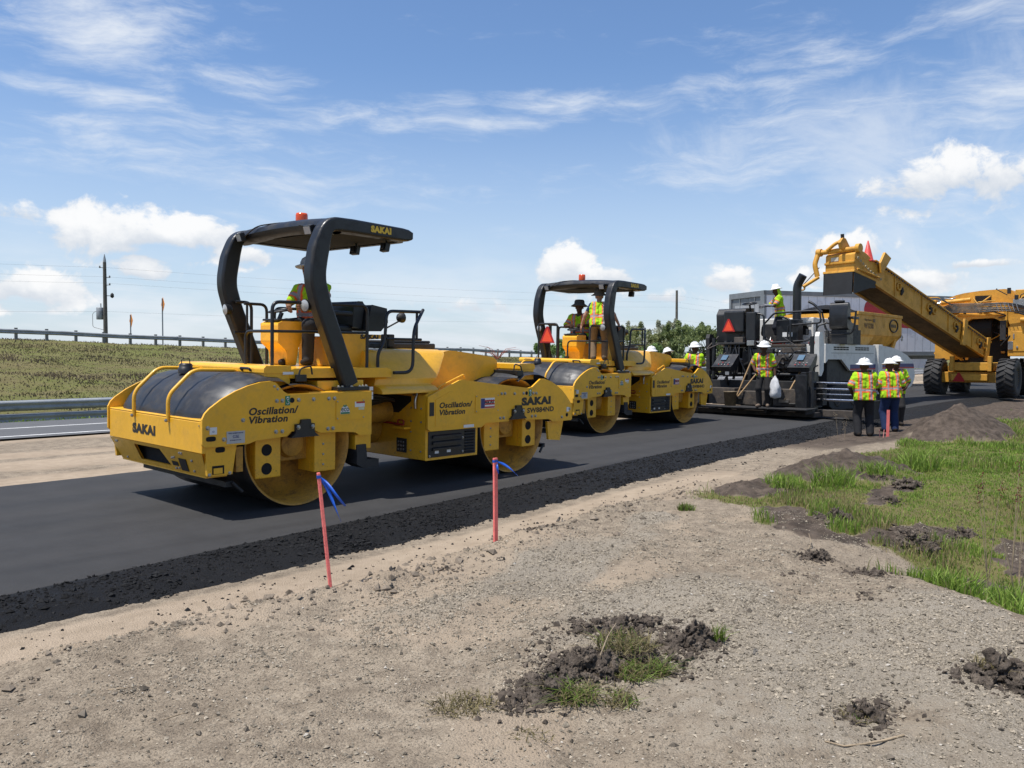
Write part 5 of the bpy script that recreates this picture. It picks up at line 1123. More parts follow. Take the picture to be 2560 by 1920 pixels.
# loose tools leaning on the screed
for i, (a, b, lab) in enumerate((((21.78, 11.02, .52), (22.05, 10.65, 1.66), 'upright wooden rake handle leaning left of the standing worker'), ((21.70, 10.95, .50), (22.1, 10.2, 1.60), 'slanting wooden handle crossing behind the standing worker'), ((21.78, 9.62, .44), (22.3, 9.32, 1.36), 'short wooden shovel handle leaning right of the white bag'))):
    o = empty('hand_tool', (a[0], a[1], a[2]+PZ)); k = MB(); k.tube([(0, 0, 0), (b[0]-a[0], b[1]-a[1], b[2]-a[2])], .022, 8); k.build('handle', WOOD, o)
    k = MB(); k.box(-.03, .03, -.14, .14, -.06, .02); k.build('tool_head', STEEL if i == 2 else BLKD, o); tag(o, lab, 'tool')
k = MB(); k.lathe([(.0, 0), (.15, 0), (.18, .38), (.19, .38), (.19, .40), (.16, .40), (.14, .1), (0, .08)], 18); tag(k.build('bucket', mat('stained bucket', (.16, .12, .07), .7, var=.3), loc=(21.45, 11.05, PZ+.26)), 'stained bucket standing on the screed walkway', 'bucket')
# ------------------------------------------------------------------ material transfer vehicle with its loading conveyor
MX, MY = 37.0, 8.5; MZ = float(zr(np.array(MX), np.array(MY)))
mv = empty('material_transfer_vehicle', (MX, MY, MZ))
CA = np.array([28.2, 9.9]); CD = np.array([.98387, -.178885]); CN = np.array([.178885, .98387])
def cp_(s, w, z): q = CA+CD*s+CN*w; return (q[0]-MX, q[1]-MY, z-MZ)
def cprism(name, m, pts, w0, w1, par=None, bev=.012):
    n = len(pts); v = [cp_(s, w0, z) for s, z in pts]+[cp_(s, w1, z) for s, z in pts]
    area = sum(pts[i][0]*pts[(i+1) % n][1]-pts[(i+1) % n][0]*pts[i][1] for i in range(n))
    fs = [tuple(range(n)), tuple(range(2*n-1, n-1, -1))]+[(i, n+i, n+(i+1) % n, (i+1) % n) for i in range(n)]
    if (area < 0) != (w1 < w0): fs = [f[::-1] for f in fs]
    k = MB(); k.add(v, fs); return k.build(name, m, par or mv, bev)
def ctube(name, m, pts, r, par=None, n=10, rad=.1):
    k = MB(); k.tube(arc([cp_(*p) for p in pts], rad), r, n); return k.build(name, m, par or mv)
WC = 1.02
top_ = lambda s: 4.78-.295*(s-1.45); bot_ = lambda s: 4.17-.288*(s-.97)
for w in (0, WC):
    sf = cprism('conveyor_side', CATY, [(.9, bot_(.9)), (9.8, bot_(9.8)), (9.9, top_(9.9)), (1.0, top_(1.0))], w-.03, w+.03)
    cprism('top_flange', CATY, [(.9, top_(.9)-.0), (9.9, top_(9.9)-.0), (9.9, top_(9.9)+.06), (.9, top_(.9)+.06)], w-.09, w+.05, sf); cprism('bottom_flange', CATY, [(.9, bot_(.9)-.05), (9.8, bot_(9.8)-.05), (9.8, bot_(9.8)), (.9, bot_(.9))], w-.08, w+.05, sf)
    for s_ in (2.2, 4.15, 6.2, 8.2): cprism('rib', CATY, [(s_, bot_(s_)), (s_+.06, bot_(s_+.06)), (s_+.06, top_(s_+.06)), (s_, top_(s_))], w-.065, w-.031, sf, 0)
    if w == 0:
        for s_ in (2.3, 4.5, 4.9, 6.6, 8.6, 9.1):
            k = MB(); c = cp_(s_+.18, -.06, (top_(s_)+bot_(s_))/2+.02)
            k.tube([Vector(c)+Vector((CD[0]*math.cos(a), CD[1]*math.cos(a), math.sin(a)))*.12 for a in [2*math.pi*i/14 for i in range(14)]], .035, 6, True); k.build('port_ring', CATY, sf)
        for s_ in (2.65, 4.75, 6.85, 8.9):
            k = MB(); c = Vector(cp_(s_, -.07, (top_(s_)+bot_(s_))/2-.05)); k.tube([c+Vector((0, 0, .14)), c+Vector((.04, 0, 0)), c+Vector((-.02, 0, -.12))], [.05, .07, .03], 7); k.build('grease_lump', BLKD, sf)
BELLY_SHADE = mat('shaded underside', (.15, .088, .035), .8, var=.3, vscale=1.5, dirt=(.05, .04, .03), dirt_amt=.5)  # darker brown: the shade under the conveyor is put into the colour
cprism('conveyor_belly', BELLY_SHADE, [(.9, bot_(.9)-.02), (9.5, bot_(9.5)-.02), (9.5, bot_(9.5)+.02), (.9, bot_(.9)+.02)], .03, WC-.03)
0 and cprism('belly_keel', CATY, [(2.6, bot_(2.6)-.021), (8.0, bot_(8)-.021), (6.6, bot_(6.6)-.35), (3.6, bot_(3.6)-.28)], .35, WC-.1)
cprism('conveyor_top', CATY, [(.9, top_(.9)-.10), (9.6, top_(9.6)-.10), (9.6, top_(9.6)-.06), (.9, top_(.9)-.06)], .03, WC-.03)
cprism('belt_edge', BELTR, [(2.5, top_(2.5)+.02), (5.0, top_(5)+.02), (5.0, top_(5)+.08), (2.5, top_(2.5)+.08)], .1, WC-.1)
# tail clamp and bracing plates at the lower end
cprism('clamp_plate', CATY, [(7.15, 2.2), (7.4, 2.15), (7.62, 3.12), (7.36, 3.2)], -.16, -.07); cprism('clamp_plate', CATY, [(9.2, 1.55), (9.5, 1.55), (9.7, 2.5), (9.45, 2.5)], -.14, -.07)
cprism('clamp_plate', CATY, [(1.1, 4.55), (1.25, 4.6), (1.75, 5.1), (1.35, 5.28), (1.05, 4.9)], -.16, -.07)
# discharge hood with the hanging rubber skirt
hd_ = cprism('discharge_hood', CATY, [(-.36, 4.58), (.9, 4.30), (1.1, 4.85), (.4, 5.18), (-.05, 5.30), (-.34, 5.12)], -.02, WC+.02, None, .03)
cprism('hood_lip', CATY, [(-.44, 4.52), (1.0, 4.26), (1.0, 4.33), (-.42, 4.60)], -.06, WC+.06, hd_); cprism('hood_band', CATY, [(-.40, 4.82), (-.30, 4.80), (-.30, 4.87), (-.40, 4.89)], -.03, WC+.03, hd_)
cprism('faded_panel', mat('worn sticker', (.55, .50, .40), .6), [(-.371, 4.92), (-.362, 4.92), (-.352, 5.05), (-.361, 5.05)], .55, .82, hd_, 0)
cprism('rubber_flap', BELTR, [(-.46, 3.80), (-.43, 4.56), (-.40, 4.56), (-.42, 3.80)], .0, WC, hd_, 0); cprism('rubber_flap', BELTR, [(-.42, 3.80), (.55, 4.02), (.95, 4.05), (.95, 4.28), (-.40, 4.54)], -.05, -.03, hd_, 0)
cprism('rubber_flap', BELTR, [(-.42, 3.80), (.55, 4.02), (.95, 4.05), (.95, 4.28), (-.40, 4.54)], WC+.03, WC+.05, hd_, 0)
# swing gear over the tip
ctube('lift_bar', CATY, [(-.18, -.05, 5.30), (-.42, 1.22, 5.25)], .085, hd_); ctube('bar_collar', CATY, [(-.2, .0, 5.30), (-.2, -.14, 5.30)], .15, hd_, 14); ctube('bar_collar', CATY, [(-.42, 1.14, 5.25), (-.43, 1.30, 5.25)], .13, hd_, 14)
cprism('lift_bracket', CATY, [(-.5, 5.28), (.1, 5.30), (-.25, 5.66), (-.42, 5.68), (-.6, 5.5)], .35, .45, hd_); ctube('lift_bracket', CATY, [(-.3, .4, 5.62), (-.45, .62, 5.5), (-.5, .9, 5.28)], .06, hd_); ctube('bracket_pin', BLKD, [(-.38, .4, 5.66), (-.40, .4, 5.80)], .06, hd_)
ctube('stay_arm', CATY, [(-.45, 1.25, 5.22), (-.60, 1.28, 4.85), (-.56, 1.20, 4.45)], .085, hd_); ctube('stay_arm', CATY, [(-.56, 1.15, 4.42), (-.95, 1.48, 4.10)], .06, hd_); ctube('stay_cable', BLKD, [(-.45, 1.2, 4.75), (-.95, 1.48, 4.16)], .015, hd_)
k = MB(); c = Vector(cp_(-.97, 1.50, 4.06)); k.tube([c+RGT*(.08*math.cos(a))+Vector((0, 0, .08*math.sin(a))) for a in [2*math.pi*i/14 for i in range(14)]], .03, 6, True); k.build('eye_ring', CATY, hd_)
for i in range(10):
    t = i/9; k = MB(); c = Vector(cp_(-.25+1.45*t, -.09, 4.98-.62*t-.06*math.sin(math.pi*t))); k.tube([c+Vector((.06*math.cos(a), 0, .035*math.sin(a))) for a in [2*math.pi*j/8 for j in range(8)]], .014, 5, True); k.build('chain_link', mat('pale chain', (.40, .34, .22), .6), hd_)
ctube('side_bar', CATY, [(-.3, -.1, 4.62), (1.1, -.1, 4.40)], .03, hd_)
# chassis, wheels and body
def mb_(name, m, x0, x1, y0, y1, z0, z1, par=None, bev=.02): k = MB(); k.box(x0-MX, x1-MX, y0-MY, y1-MY, z0-MZ, z1-MZ); return k.build(name, m, par or mv, bev)
def tyre(x, y, r=.745, w=.64, side=-1):
    k = MB(); yc = y-MY; pr = [(.36, -w/2+.06), (.44, -w/2), (.66, -w/2), (.715, -w/2+.04), (.735, -w/2+.09), (.735, w/2-.09), (.715, w/2-.04), (.66, w/2), (.44, w/2), (.36, w/2-.06)]
    k.lathe([(a*r/.745, yc+b) for a, b in pr], 40, 'y', (x-MX, 0, r)); t = k.build('tyre', RUB, mv)
    n = 22; 
    for i in range(n):
        for sd in (-1, 1):
            a = 2*math.pi*(i+(.25 if sd > 0 else -.25)*0+.5*(sd > 0))/n; M = Matrix.Translation((x-MX, yc, r)) @ Matrix.Rotation(a, 4, 'Y') @ Matrix.Translation((0, 0, r-.005)) @ Matrix.Rotation(sd*R(28), 4, 'Z')
            b = MB(); b.box(-.045, .045, -.02 if sd > 0 else -w*.50, w*.50 if sd > 0 else .02, -.07, .03, M=M); b.build('tread_lug', RUB, t)
    for sd in (-1, 1):
        k = MB(); k.lathe([(.0, yc+sd*(w/2-.10)), (.12, yc+sd*(w/2-.10)), (.15, yc+sd*(w/2-.16)), (.28, yc+sd*(w/2-.17)), (.34, yc+sd*(w/2-.08)), (.375, yc+sd*(w/2-.05)), (.375, yc+sd*(w/2-.12))][::-sd], 24, 'y', (x-MX, 0, r), cap=False); rm = k.build('rim', CATY, t)
        for i in range(10):
            a = 2*math.pi*i/10; b = MB(); b.lathe([(.02, yc+sd*(w/2-.17)), (.02, yc+sd*(w/2-.12)), (0, yc+sd*(w/2-.12))], 6, 'y', (x-MX+.22*math.cos(a), 0, r+.22*math.sin(a))); b.build('wheel_nut', BLKD, rm)
tyre(37.0, 9.85); tyre(37.05, 7.25); tyre(40.6, 9.85); tyre(40.6, 7.25)
mb_('rear_axle', CATY, 36.8, 37.25, 7.6, 9.6, .70, 1.12); mb_('axle_tie', CATY, 36.6, 36.8, 7.9, 9.2, .78, 1.04)
mb_('chassis', CATY, 37.3, 43.5, 7.7, 9.5, .85, 1.35); mb_('turntable', CATY, 36.6, 38.2, 7.75, 9.3, 1.18, 1.5); mb_('turntable_post', CATY, 36.55, 36.75, 7.75, 7.9, 1.15, 1.75); mb_('turntable_post', CATY, 36.55, 36.75, 9.1, 9.25, 1.15, 1.75)
sv3 = MB(); sv3.prism([(8.68-MY, .74-MZ), (9.14-MY, .74-MZ), (8.94-MY, 1.10-MZ), (8.88-MY, 1.10-MZ)], 36.58-MX, 36.59-MX, 'x'); sv3.build('slow_vehicle_triangle', SMVR, mv)
pillar = mb_('right_tank', CATY, 38.3, 43.5, 6.6, 7.55, 1.75, 2.95); mb_('tank_door', CATY, 38.28, 38.3, 6.75, 7.4, 1.95, 2.75, pillar, .01); mb_('door_latch', STEEL, 38.26, 38.28, 7.32, 7.37, 2.45, 2.65, pillar, .005)
for i in range(8): mb_('step_cleat', CATY, 38.35+.16*i, 38.42+.16*i, 6.62, 6.72, 1.64, 1.75, pillar, .01)
k = MB(); k.prism([(7.5-MY, 2.95-MZ), (7.62-MY, 3.4-MZ), (7.85-MY, 3.75-MZ), (6.7-MY, 3.75-MZ), (6.6-MY, 2.95-MZ)], 38.4-MX, 43.5-MX, 'x'); k.build('right_shoulder', CATY, mv, .03)
mb_('left_tank', CATY, 38.4, 43.5, 9.55, 10.3, 1.6, 3.0)
k = MB(); k.prism([(7.6-MY, 3.85-MZ), (7.6-MY, 2.9-MZ), (7.75-MY, 3.15-MZ), (8.1-MY, 3.32-MZ), (8.9-MY, 3.30-MZ), (9.4-MY, 3.0-MZ), (9.6-MY, 2.4-MZ), (10.25-MY, 2.4-MZ), (10.25-MY, 3.85-MZ)], 38.35-MX, 39.0-MX, 'x'); k.build('upper_beam', CATY, mv, .02); mb_('beam_lip', CATY, 38.28, 38.35, 7.7, 10.2, 3.42, 3.52)
k = MB(); k.prism(smooth_outline([(7.40-MY, 3.86-MZ), (7.42-MY, 4.25-MZ), (7.62-MY, 4.52-MZ), (8.6-MY, 4.50-MZ), (9.5-MY, 4.40-MZ), (10.15-MY, 4.15-MZ), (10.3-MY, 3.86-MZ)], 1), 38.9-MX, 43.5-MX, 'x'); rf_ = k.build('surge_bin', CATY, mv, .04)
mb_('bin_recess', HOLE, 38.88, 38.90, 8.3, 8.9, 4.02, 4.28, rf_, 0)
k = MB(); k.tube([(38.5-MX, 10.1-MY, 4.02-MZ), (38.6-MX, 9.0-MY, 4.12-MZ)], .09, 12); k.build('swing_cylinder', CATY, mv); k = MB(); k.tube([(38.45-MX, 10.35-MY, 3.98-MZ), (38.5-MX, 10.1-MY, 4.02-MZ)], .05, 10); k.build('cylinder_rod', CHROME, mv)
mb_('cylinder_mount', CATY, 38.3, 38.6, 10.25, 10.5, 3.7, 4.15)
mb_('bay_back', HOLE, 39.0, 39.05, 7.6, 9.6, 1.5, 3.4); k = MB(); k.tube([(38.9-MX, 8.2-MY, 2.9-MZ), (38.9-MX, 9.3-MY, 2.9-MZ)], .42, 18); k.build('drive_drum', HOLE, mv)
g = random.Random(12)
for i in range(8):
    z = 3.92-.05*i; k = MB(); k.tube(arc([(38.2-MX, 10.15-.03*i-MY, z-.25-MZ), (38.15-MX, 9.7-MY, z+.02-MZ), (38.1-MX, 8.6-MY, z-.02-MZ), (38.1-MX, 7.5-MY, z+g.uniform(-.08, .05)-MZ), (38.2-MX, 6.9-MY, z-.2-MZ)], .25), .022, 7); k.build('hydraulic_hose', BLK, mv)
for i in range(6): k = MB(); y = 7.95-.14*i; k.tube([(38.06-MX, y-MY, 3.88-MZ), (38.06-MX, y-.10-MY, 3.55-MZ)], .016, 6); k.build('hose_clip', STEEL, mv)
for i in range(7):
    k = MB(); y0 = g.uniform(6.7, 7.5); k.tube(arc([(38.5-MX, y0-MY, 3.8-MZ), (38.3-MX, y0-.1-MY, 4.1+.06*i-MZ), (38.6-MX, y0-.4-MY, 4.2-MZ), (39-MX, y0-.5-MY, 3.7-MZ)], .2), .02, 6); k.build('hydraulic_hose', BLK if i % 2 else CATY, mv)
mb_('valve_block', STEEL, 38.3, 38.7, 6.9, 7.4, 3.75, 4.05, None, .01); mb_('top_step', CATY, 38.7, 39.6, 6.8, 7.4, 3.95, 4.45)
k = MB(); k.tube([(38.2-MX, 6.5-MY, 3.2-MZ), (38.2-MX, 7.1-MY, 3.2-MZ)], .10, 12); k.build('pipe', CATY, mv)
for i in range(46):        # bolts, brackets and lubrication fittings along the frame, fittings on the body
    s_ = .95+8.7*i/46; k = MB(); c = Vector(cp_(s_, -.10, top_(s_)-.05)); k.box(-.03, .03, -.02, .02, -.03, .03, M=Matrix.Translation(c)); k.build('frame_bolt', BLKD, mv)
for i in range(40):
    y = g.uniform(6.7, 10.2); z = g.uniform(1.5, 4.3); a = g.random(); x = 38.25; s_ = g.uniform(.06, .2); m_ = g.choice([CATY, CATY, BLKD, BLK, STEEL])
    if y > 7.6 and z < 3.3: x = 38.9; m_ = g.choice([BLKD, CATY])
    if a < .5: mb_('body_bracket', m_, x, x+.12, y, y+s_, z, z+s_*g.uniform(.5, 2), None, .01)
    else:
        k = MB(); k.tube(arc([(x-MX, y-MY, z-MZ), (x-.1-MX, y+g.uniform(-.4, .4)-MY, z+g.uniform(-.3, .3)-MZ), (x-MX, y+g.uniform(-.7, .7)-MY, z+g.uniform(-.5, .4)-MZ)], .15), g.uniform(.014, .03), 7); k.build('body_hose', m_, mv)
mb_('ladder_rail', CATY, 38.2, 38.26, 6.62, 6.68, .9, 3.2, None, .01); mb_('grille', BLKD, 38.26, 38.3, 7.62, 7.84, 2.4, 3.2)
tag(mv, 'big dusty yellow transfer vehicle with raised conveyor reaching over the paver', 'paving machine')
cn_o = empty('traffic_cone', tuple(Vector(cp_(.72, .12, 4.98))+Vector((MX, MY, MZ))))
k = MB(); k.lathe([(.19, 0), (.175, .02), (.02, .66), (.0, .67)], 18); k.build('cone_body', CONE, cn_o); k = MB(); k.box(-.2, .2, -.2, .2, -.05, 0); k.build('cone_base', CONE, cn_o, .01)
tag(cn_o, 'faded red traffic cone standing on the raised conveyor tip', 'traffic cone')
# ------------------------------------------------------------------ people
def surface_nets(f, org, h):
    """numpy surface nets: vertices and quads of the zero level of grid f"""
    ins = f < 0; nx, ny, nz = f.shape
    cs = np.zeros((nx-1, ny-1, nz-1), np.int8)
    cor = [(i, j, k) for i in (0, 1) for j in (0, 1) for k in (0, 1)]
    for i, j, k in cor: cs += ins[i:nx-1+i, j:ny-1+j, k:nz-1+k]
    cell = (cs > 0) & (cs < 8); ci, cj, ck = np.nonzero(cell); n = len(ci)
    vid = -np.ones(cell.shape, np.int64); vid[ci, cj, ck] = np.arange(n)
    acc = np.zeros((n, 3)); cnt = np.zeros(n)
    for a in cor:
        for ax in range(3):
            if a[ax]: continue
            b = list(a); b[ax] = 1
            fa = f[ci+a[0], cj+a[1], ck+a[2]]; fb = f[ci+b[0], cj+b[1], ck+b[2]]
            m = (fa < 0) != (fb < 0); t = np.where(m, fa/np.where(m, fa-fb, 1), 0)
            p = np.array(a, float)[None, :].repeat(n, 0); p[:, ax] = t
            acc += np.where(m[:, None], p, 0); cnt += m
    V = (acc/np.maximum(cnt, 1)[:, None]+np.stack([ci, cj, ck], -1))*h+np.array(org)
    Q = []
    for ax in range(3):
        sl0 = [slice(None)]*3; sl1 = [slice(None)]*3; sl0[ax] = slice(0, -1); sl1[ax] = slice(1, None)
        s0, s1 = ins[tuple(sl0)], ins[tuple(sl1)]
        I = np.nonzero(s0 != s1); u, v = [(1, 2), (2, 0), (0, 1)][ax]
        I = np.stack(I, -1); ok = (I[:, u] > 0) & (I[:, v] > 0) & (I[:, u] < f.shape[u]-1) & (I[:, v] < f.shape[v]-1); I = I[ok]
        flip = s0[tuple(I.T)]
        def C(du, dv): J = I.copy(); J[:, u] -= du; J[:, v] -= dv; return vid[tuple(J.T)]
        q = np.stack([C(1, 1), C(0, 1), C(0, 0), C(1, 0)], -1); q[~flip] = q[~flip][:, ::-1]; Q.append(q)
    return V, np.concatenate(Q)
def rcone(P, a, b, r1, r2):
    a = np.array(a, float); b = np.array(b, float); ab = b-a; L2 = max(ab@ab, 1e-9)
    t = np.clip((P-a)@ab/L2, 0, 1)
    return np.linalg.norm(P-a-t[..., None]*ab, axis=-1)-(r1+(r2-r1)*t)
_p3 = np.random.default_rng(5).random((33, 33, 33))
def noise3(P):
    P = np.asarray(P); i = np.floor(P).astype(int); f = P-i; f = f*f*(3-2*f); a, b, c = (i[..., q] % 32 for q in range(3)); x, y, z = f[..., 0], f[..., 1], f[..., 2]; p = _p3
    l = lambda u, v, t: u*(1-t)+v*t
    return l(l(l(p[a, b, c], p[a+1, b, c], x), l(p[a, b+1, c], p[a+1, b+1, c], x), y), l(l(p[a, b, c+1], p[a+1, b, c+1], x), l(p[a, b+1, c+1], p[a+1, b+1, c+1], x), y), z)
def sdf_mesh(prims, h, k=.02, cut=None, rough=None):
    """prims: (a, b, r1, r2, tag); smooth union; returns vertices, quads, nearest prim index"""
    A = np.array([p[0] for p in prims]+[p[1] for p in prims]); rm = max(max(p[2], p[3]) for p in prims)+2.5*h+k
    lo, hi = A.min(0)-rm, A.max(0)+rm; nn = np.ceil((hi-lo)/h).astype(int)+1
    ax = [lo[i]+h*np.arange(nn[i]) for i in range(3)]
    G = np.stack(np.meshgrid(*ax, indexing='ij'), -1)
    F = np.full(G.shape[:3], 9.0)
    for a, b, r1, r2, _ in prims:
        l = np.minimum(a, b)-max(r1, r2)-4*h-2*k; u = np.maximum(a, b)+max(r1, r2)+4*h+2*k
        s = tuple(slice(max(0, int((l[i]-lo[i])/h)), min(nn[i], int((u[i]-lo[i])/h)+2)) for i in range(3))
        d = rcone(G[s], a, b, r1, r2); f0 = F[s]; hh = np.clip(.5+.5*(f0-d)/k, 0, 1)
        F[s] = np.where(f0 > 8, d, f0*(1-hh)+d*hh-k*hh*(1-hh))
    if rough: F = F+rough[0]*sum((noise3(G*rough[1]*2.1**o+o*7)-.5)*.62**o for o in range(4))
    if cut is not None: F = np.maximum(F, cut(G))
    V, Q = surface_nets(F, lo, h)
    best = np.full(len(V), 9.0); own = np.zeros(len(V), int)
    for i, (a, b, r1, r2, _) in enumerate(prims):
        d = rcone(V, a, b, r1, r2); m = d < best; best[m] = d[m]; own[m] = i
    return V, Q, own
def ik(a, b, l1, l2, hint):
    a, b, hint = Vector(a), Vector(b), Vector(hint); d = b-a; L = min(d.length, (l1+l2)*.995); d.normalize(); b = a+d*L
    x = (l1*l1-l2*l2+L*L)/(2*L); y = math.sqrt(max(0, l1*l1-x*x)); hp = hint-d*hint.dot(d)
    if hp.length < 1e-5: hp = Vector((0, 0, 1))
    return a+d*x+hp.normalized()*y, b
SKIN = {'dark': (.085, .045, .028), 'mid': (.22, .115, .07), 'light': (.42, .235, .165)}
LIME = np.array((.36, .60, .018)); HIO = np.array((.85, .13, .03)); REFL = np.array((.32, .29, .28))
def person(label, loc, heading, feet, pelvis, lean=(0, 0), hands=None, hint=None, skin='dark', pants=(.02, .02, .023), boots=(.03, .024, .02), shirt=None, sleeve=.8, hat='white', look=0.0, nod=0.0, shade=False, gloves=None, vest=True, head_only=False, group=None, scale=1.0, knee=None, hatcol=None, bulk=1.0):
    """local frame: x forward, y left, z up, origin on the floor below the person"""
    root = empty('person', loc, heading); root.scale = (scale,)*3
    ph = Vector(pelvis)
    Ry = Matrix.Rotation(lean[0], 3, 'Y') @ Matrix.Rotation(lean[1], 3, 'X')
    def tz(x, y, z): return ph+Ry @ Vector((x, y, z))
    chest = tz(.01, 0, .34); neck = tz(.0, 0, .50); head = tz(.025, 0, .665)
    sh = [tz(0, s*.185, .445) for s in (1, -1)]
    hipj = [tz(0, s*.095, -.02) for s in (1, -1)]
    hands = hands or [(0.05, .27, .80), (.05, -.27, .80)]; hint = hint or [(-.6, .5, -.2), (-.6, -.5, -.2)]
    el = []; wr = []
    for i in range(2):
        e, w = ik(sh[i], hands[i], .29, .255, hint[i]); el.append(e); wr.append(w)
    kn = []; an = []
    for i in range(2):
        k_, a_ = ik(hipj[i], Vector(feet[i])+Vector((0, 0, .085)), .445, .43, (knee or [(1, .15, .1), (1, -.15, .1)])[i]); kn.append(k_); an.append(a_)
    T = lambda v: tuple(v)
    pr = []
    for s in (1, -1):
        pr += [(T(tz(0, s*.075, 0)), T(tz(.0, s*.085, .20)), .115, .105, 'shirt'), (T(tz(0, s*.085, .20)), T(tz(.01, s*.095, .38)), .105, .115, 'shirt')]
        pr += [(T(tz(-.01, s*.08, -.03)), T(tz(0, s*.075, .08)), .118, .112, 'pants')]
    pr += [(T(tz(0, -.13, .43)), T(tz(0, .13, .43)), .075, .075, 'shirt'), (T(tz(0, 0, .42)), T(head-Vector((0, 0, .04))), .062, .056, 'skin')]
    for i in range(2):
        pr += [(T(sh[i]), T(el[i]), .062, .048, 'arm%d' % i), (T(el[i]), T(wr[i]), .046, .032, 'fore'), (T(hipj[i]), T(kn[i]), .108, .085, 'pants'), (T(kn[i]), T(an[i]), .084, .074, 'pants')]
        f = Vector(feet[i]); fd = Vector((1, (.18 if i == 0 else -.18), 0)).normalized()
        pr += [(T(an[i]), T(f+Vector((0, 0, .06))), .055, .056, 'boot'), (T(f+Vector((-.05*fd.x, -.05*fd.y, .05))), T(f+fd*.17+Vector((0, 0, .042))), .052, .042, 'boot')]
    # head: skull, jaw, nose, ears
    Hm = Matrix.Rotation(look, 3, 'Z') @ Matrix.Rotation(nod, 3, 'Y')
    hp = lambda x, y, z: T(head+Hm @ Vector((x, y, z)))
    pr += [(hp(-.012, 0, .035), hp(.012, 0, .035), .092, .092, 'skin'), (hp(.02, 0, -.02), hp(.035, 0, -.075), .076, .055, 'skin'), (hp(.095, 0, .01), hp(.112, 0, -.022), .011, .017, 'skin'), (hp(.06, -.025, -.062), hp(.06, .025, -.062), .030, .030, 'lip')]
    for s in (1, -1): pr += [(hp(-.005, s*.086, .012), hp(-.01, s*.092, -.03), .018, .012, 'skin'), (hp(.082, s*.033, .012), hp(.084, s*.036, .012), .012, .012, 'eye')]
    if bulk != 1: pr = [(a, b, r1*bulk, r2*bulk, t) if t in ('shirt', 'pants', 'arm0', 'arm1') else (a, b, r1, r2, t) for a, b, r1, r2, t in pr]
    V, Q, own = sdf_mesh(pr, .0165, .022)
    sk = np.array(SKIN[skin]); shc = np.array(shirt if shirt else (.05, .05, .055))
    pal = {'skin': sk, 'pants': np.array(pants), 'boot': np.array(boots), 'shirt': shc, 'fore': sk if gloves is None else np.array(gloves), 'lip': sk*.8, 'eye': np.array((.02, .015, .012))}
    C = np.zeros((len(V), 3))
    for i, p in enumerate(pr):
        m = own == i
        if p[4][:3] == 'arm':
            j = int(p[4][3]); t = np.clip((V[m]-np.array(p[0]))@(np.array(p[1])-np.array(p[0]))/max(1e-6, (Vector(p[1])-Vector(p[0])).length**2), 0, 1); C[m] = np.where((t < sleeve)[:, None], shc, sk)
        else: C[m] = pal[p[4]]
    # hands: palm, four curled fingers and a thumb at the side
    VV, QQ, CC = [V], [Q], [C]; off = len(V)
    for i in range(2):
        d = (wr[i]-el[i]).normalized(); sd = 1 if i == 0 else -1
        n_ = Vector((0, -sd, 0)); n_ = (n_-d*n_.dot(d)); n_ = n_.normalized() if n_.length > .1 else Vector((0, 0, -1))
        n_ = -n_ if False else n_
        u = d.cross(n_)*sd; o = wr[i]
        q = lambda a, b, c: T(o+d*a+u*b+n_*c)
        hpr = [(q(-.02, 0, 0), q(.03, 0, 0), .028, .027, 'h')]+[(q(.02, b, 0), q(.085, b*1.35, 0), .015, .013, 'h') for b in (-.024, -.008, .008, .024)]
        for b, L in zip((-.033, -.011, .011, .032), (.062, .078, .084, .072)):
            hpr += [(q(.085, b, 0), q(.085+L*.5, b*1.05, .016), .0105, .0095, 'h'), (q(.085+L*.5, b*1.05, .016), q(.085+L*.72, b*1.05, .016+L*.42), .0095, .008, 'h')]
        hpr += [(q(.015, .028, .004), q(.055, .052, .018), .014, .012, 'h'), (q(.055, .052, .018), q(.09, .050, .034), .012, .0095, 'h')]
        v, qd, _ = sdf_mesh(hpr, .0062, .006); VV.append(v); QQ.append(qd+off); off += len(v); CC.append(np.tile(sk if gloves is None else np.array(gloves), (len(v), 1)))
    b = np_mesh('body', np.concatenate(VV), np.concatenate(QQ), CLO, np.concatenate(CC), True); b.parent = root
    if vest:
        vp = []
        for s in (1, -1):
            vp += [(T(tz(0, s*.078, -.10)), T(tz(.0, s*.088, .20)), .142, .128, 'v'), (T(tz(0, s*.088, .20)), T(tz(.01, s*.098, .38)), .128, .136, 'v')]
        vp += [(T(tz(0, -.135, .432)), T(tz(0, .135, .432)), .090, .090, 'v')]
        for i in range(2):
            if shirt is None: vp += [(T(sh[i]), T(sh[i].lerp(el[i], sleeve)), .080, .072, 's%d' % i)]
        if bulk != 1: vp = [(a, b, r1*bulk, r2*bulk, t) for a, b, r1, r2, t in vp]
        Ri = np.array(Ry.transposed())
        def cut(G):
            L = (G-np.array(ph))@Ri.T; c1 = -(L[..., 2]+.115)
            c2 = .085-np.linalg.norm((G-np.array(tz(.05, 0, .545)))*np.array((1, 1, .8)), axis=-1)
            return np.maximum(c1, c2)
        V, Q, own = sdf_mesh(vp, .0165, .02, cut, (.035, 11.0))
        L = (V-np.array(ph))@Ri.T; y, z = np.abs(L[:, 1]), L[:, 2]
        C = np.tile(LIME, (len(V), 1))
        def band(dist, wo, wi):
            C[np.abs(dist) < wo] = HIO; return np.abs(dist) < wi
        i1 = band(y-.115, .048, .024); i2 = band(z-.115, .050, .025)
        low = z < .115; C[i1] = REFL; C[i2] = REFL
        for i in range(2):
            j = [q for q, p in enumerate(vp) if p[4] == 's%d' % i]
            if j:
                m = own == j[0]; a_, b_ = np.array(vp[j[0]][0]), np.array(vp[j[0]][1]); t = (V-a_)@(b_-a_)/((b_-a_)@(b_-a_)); mm = m & (t > .22); C[mm] = LIME
                C[mm & (t > .55) & (t < 1.02)] = HIO; C[mm & (t > .66) & (t < .90)] = REFL
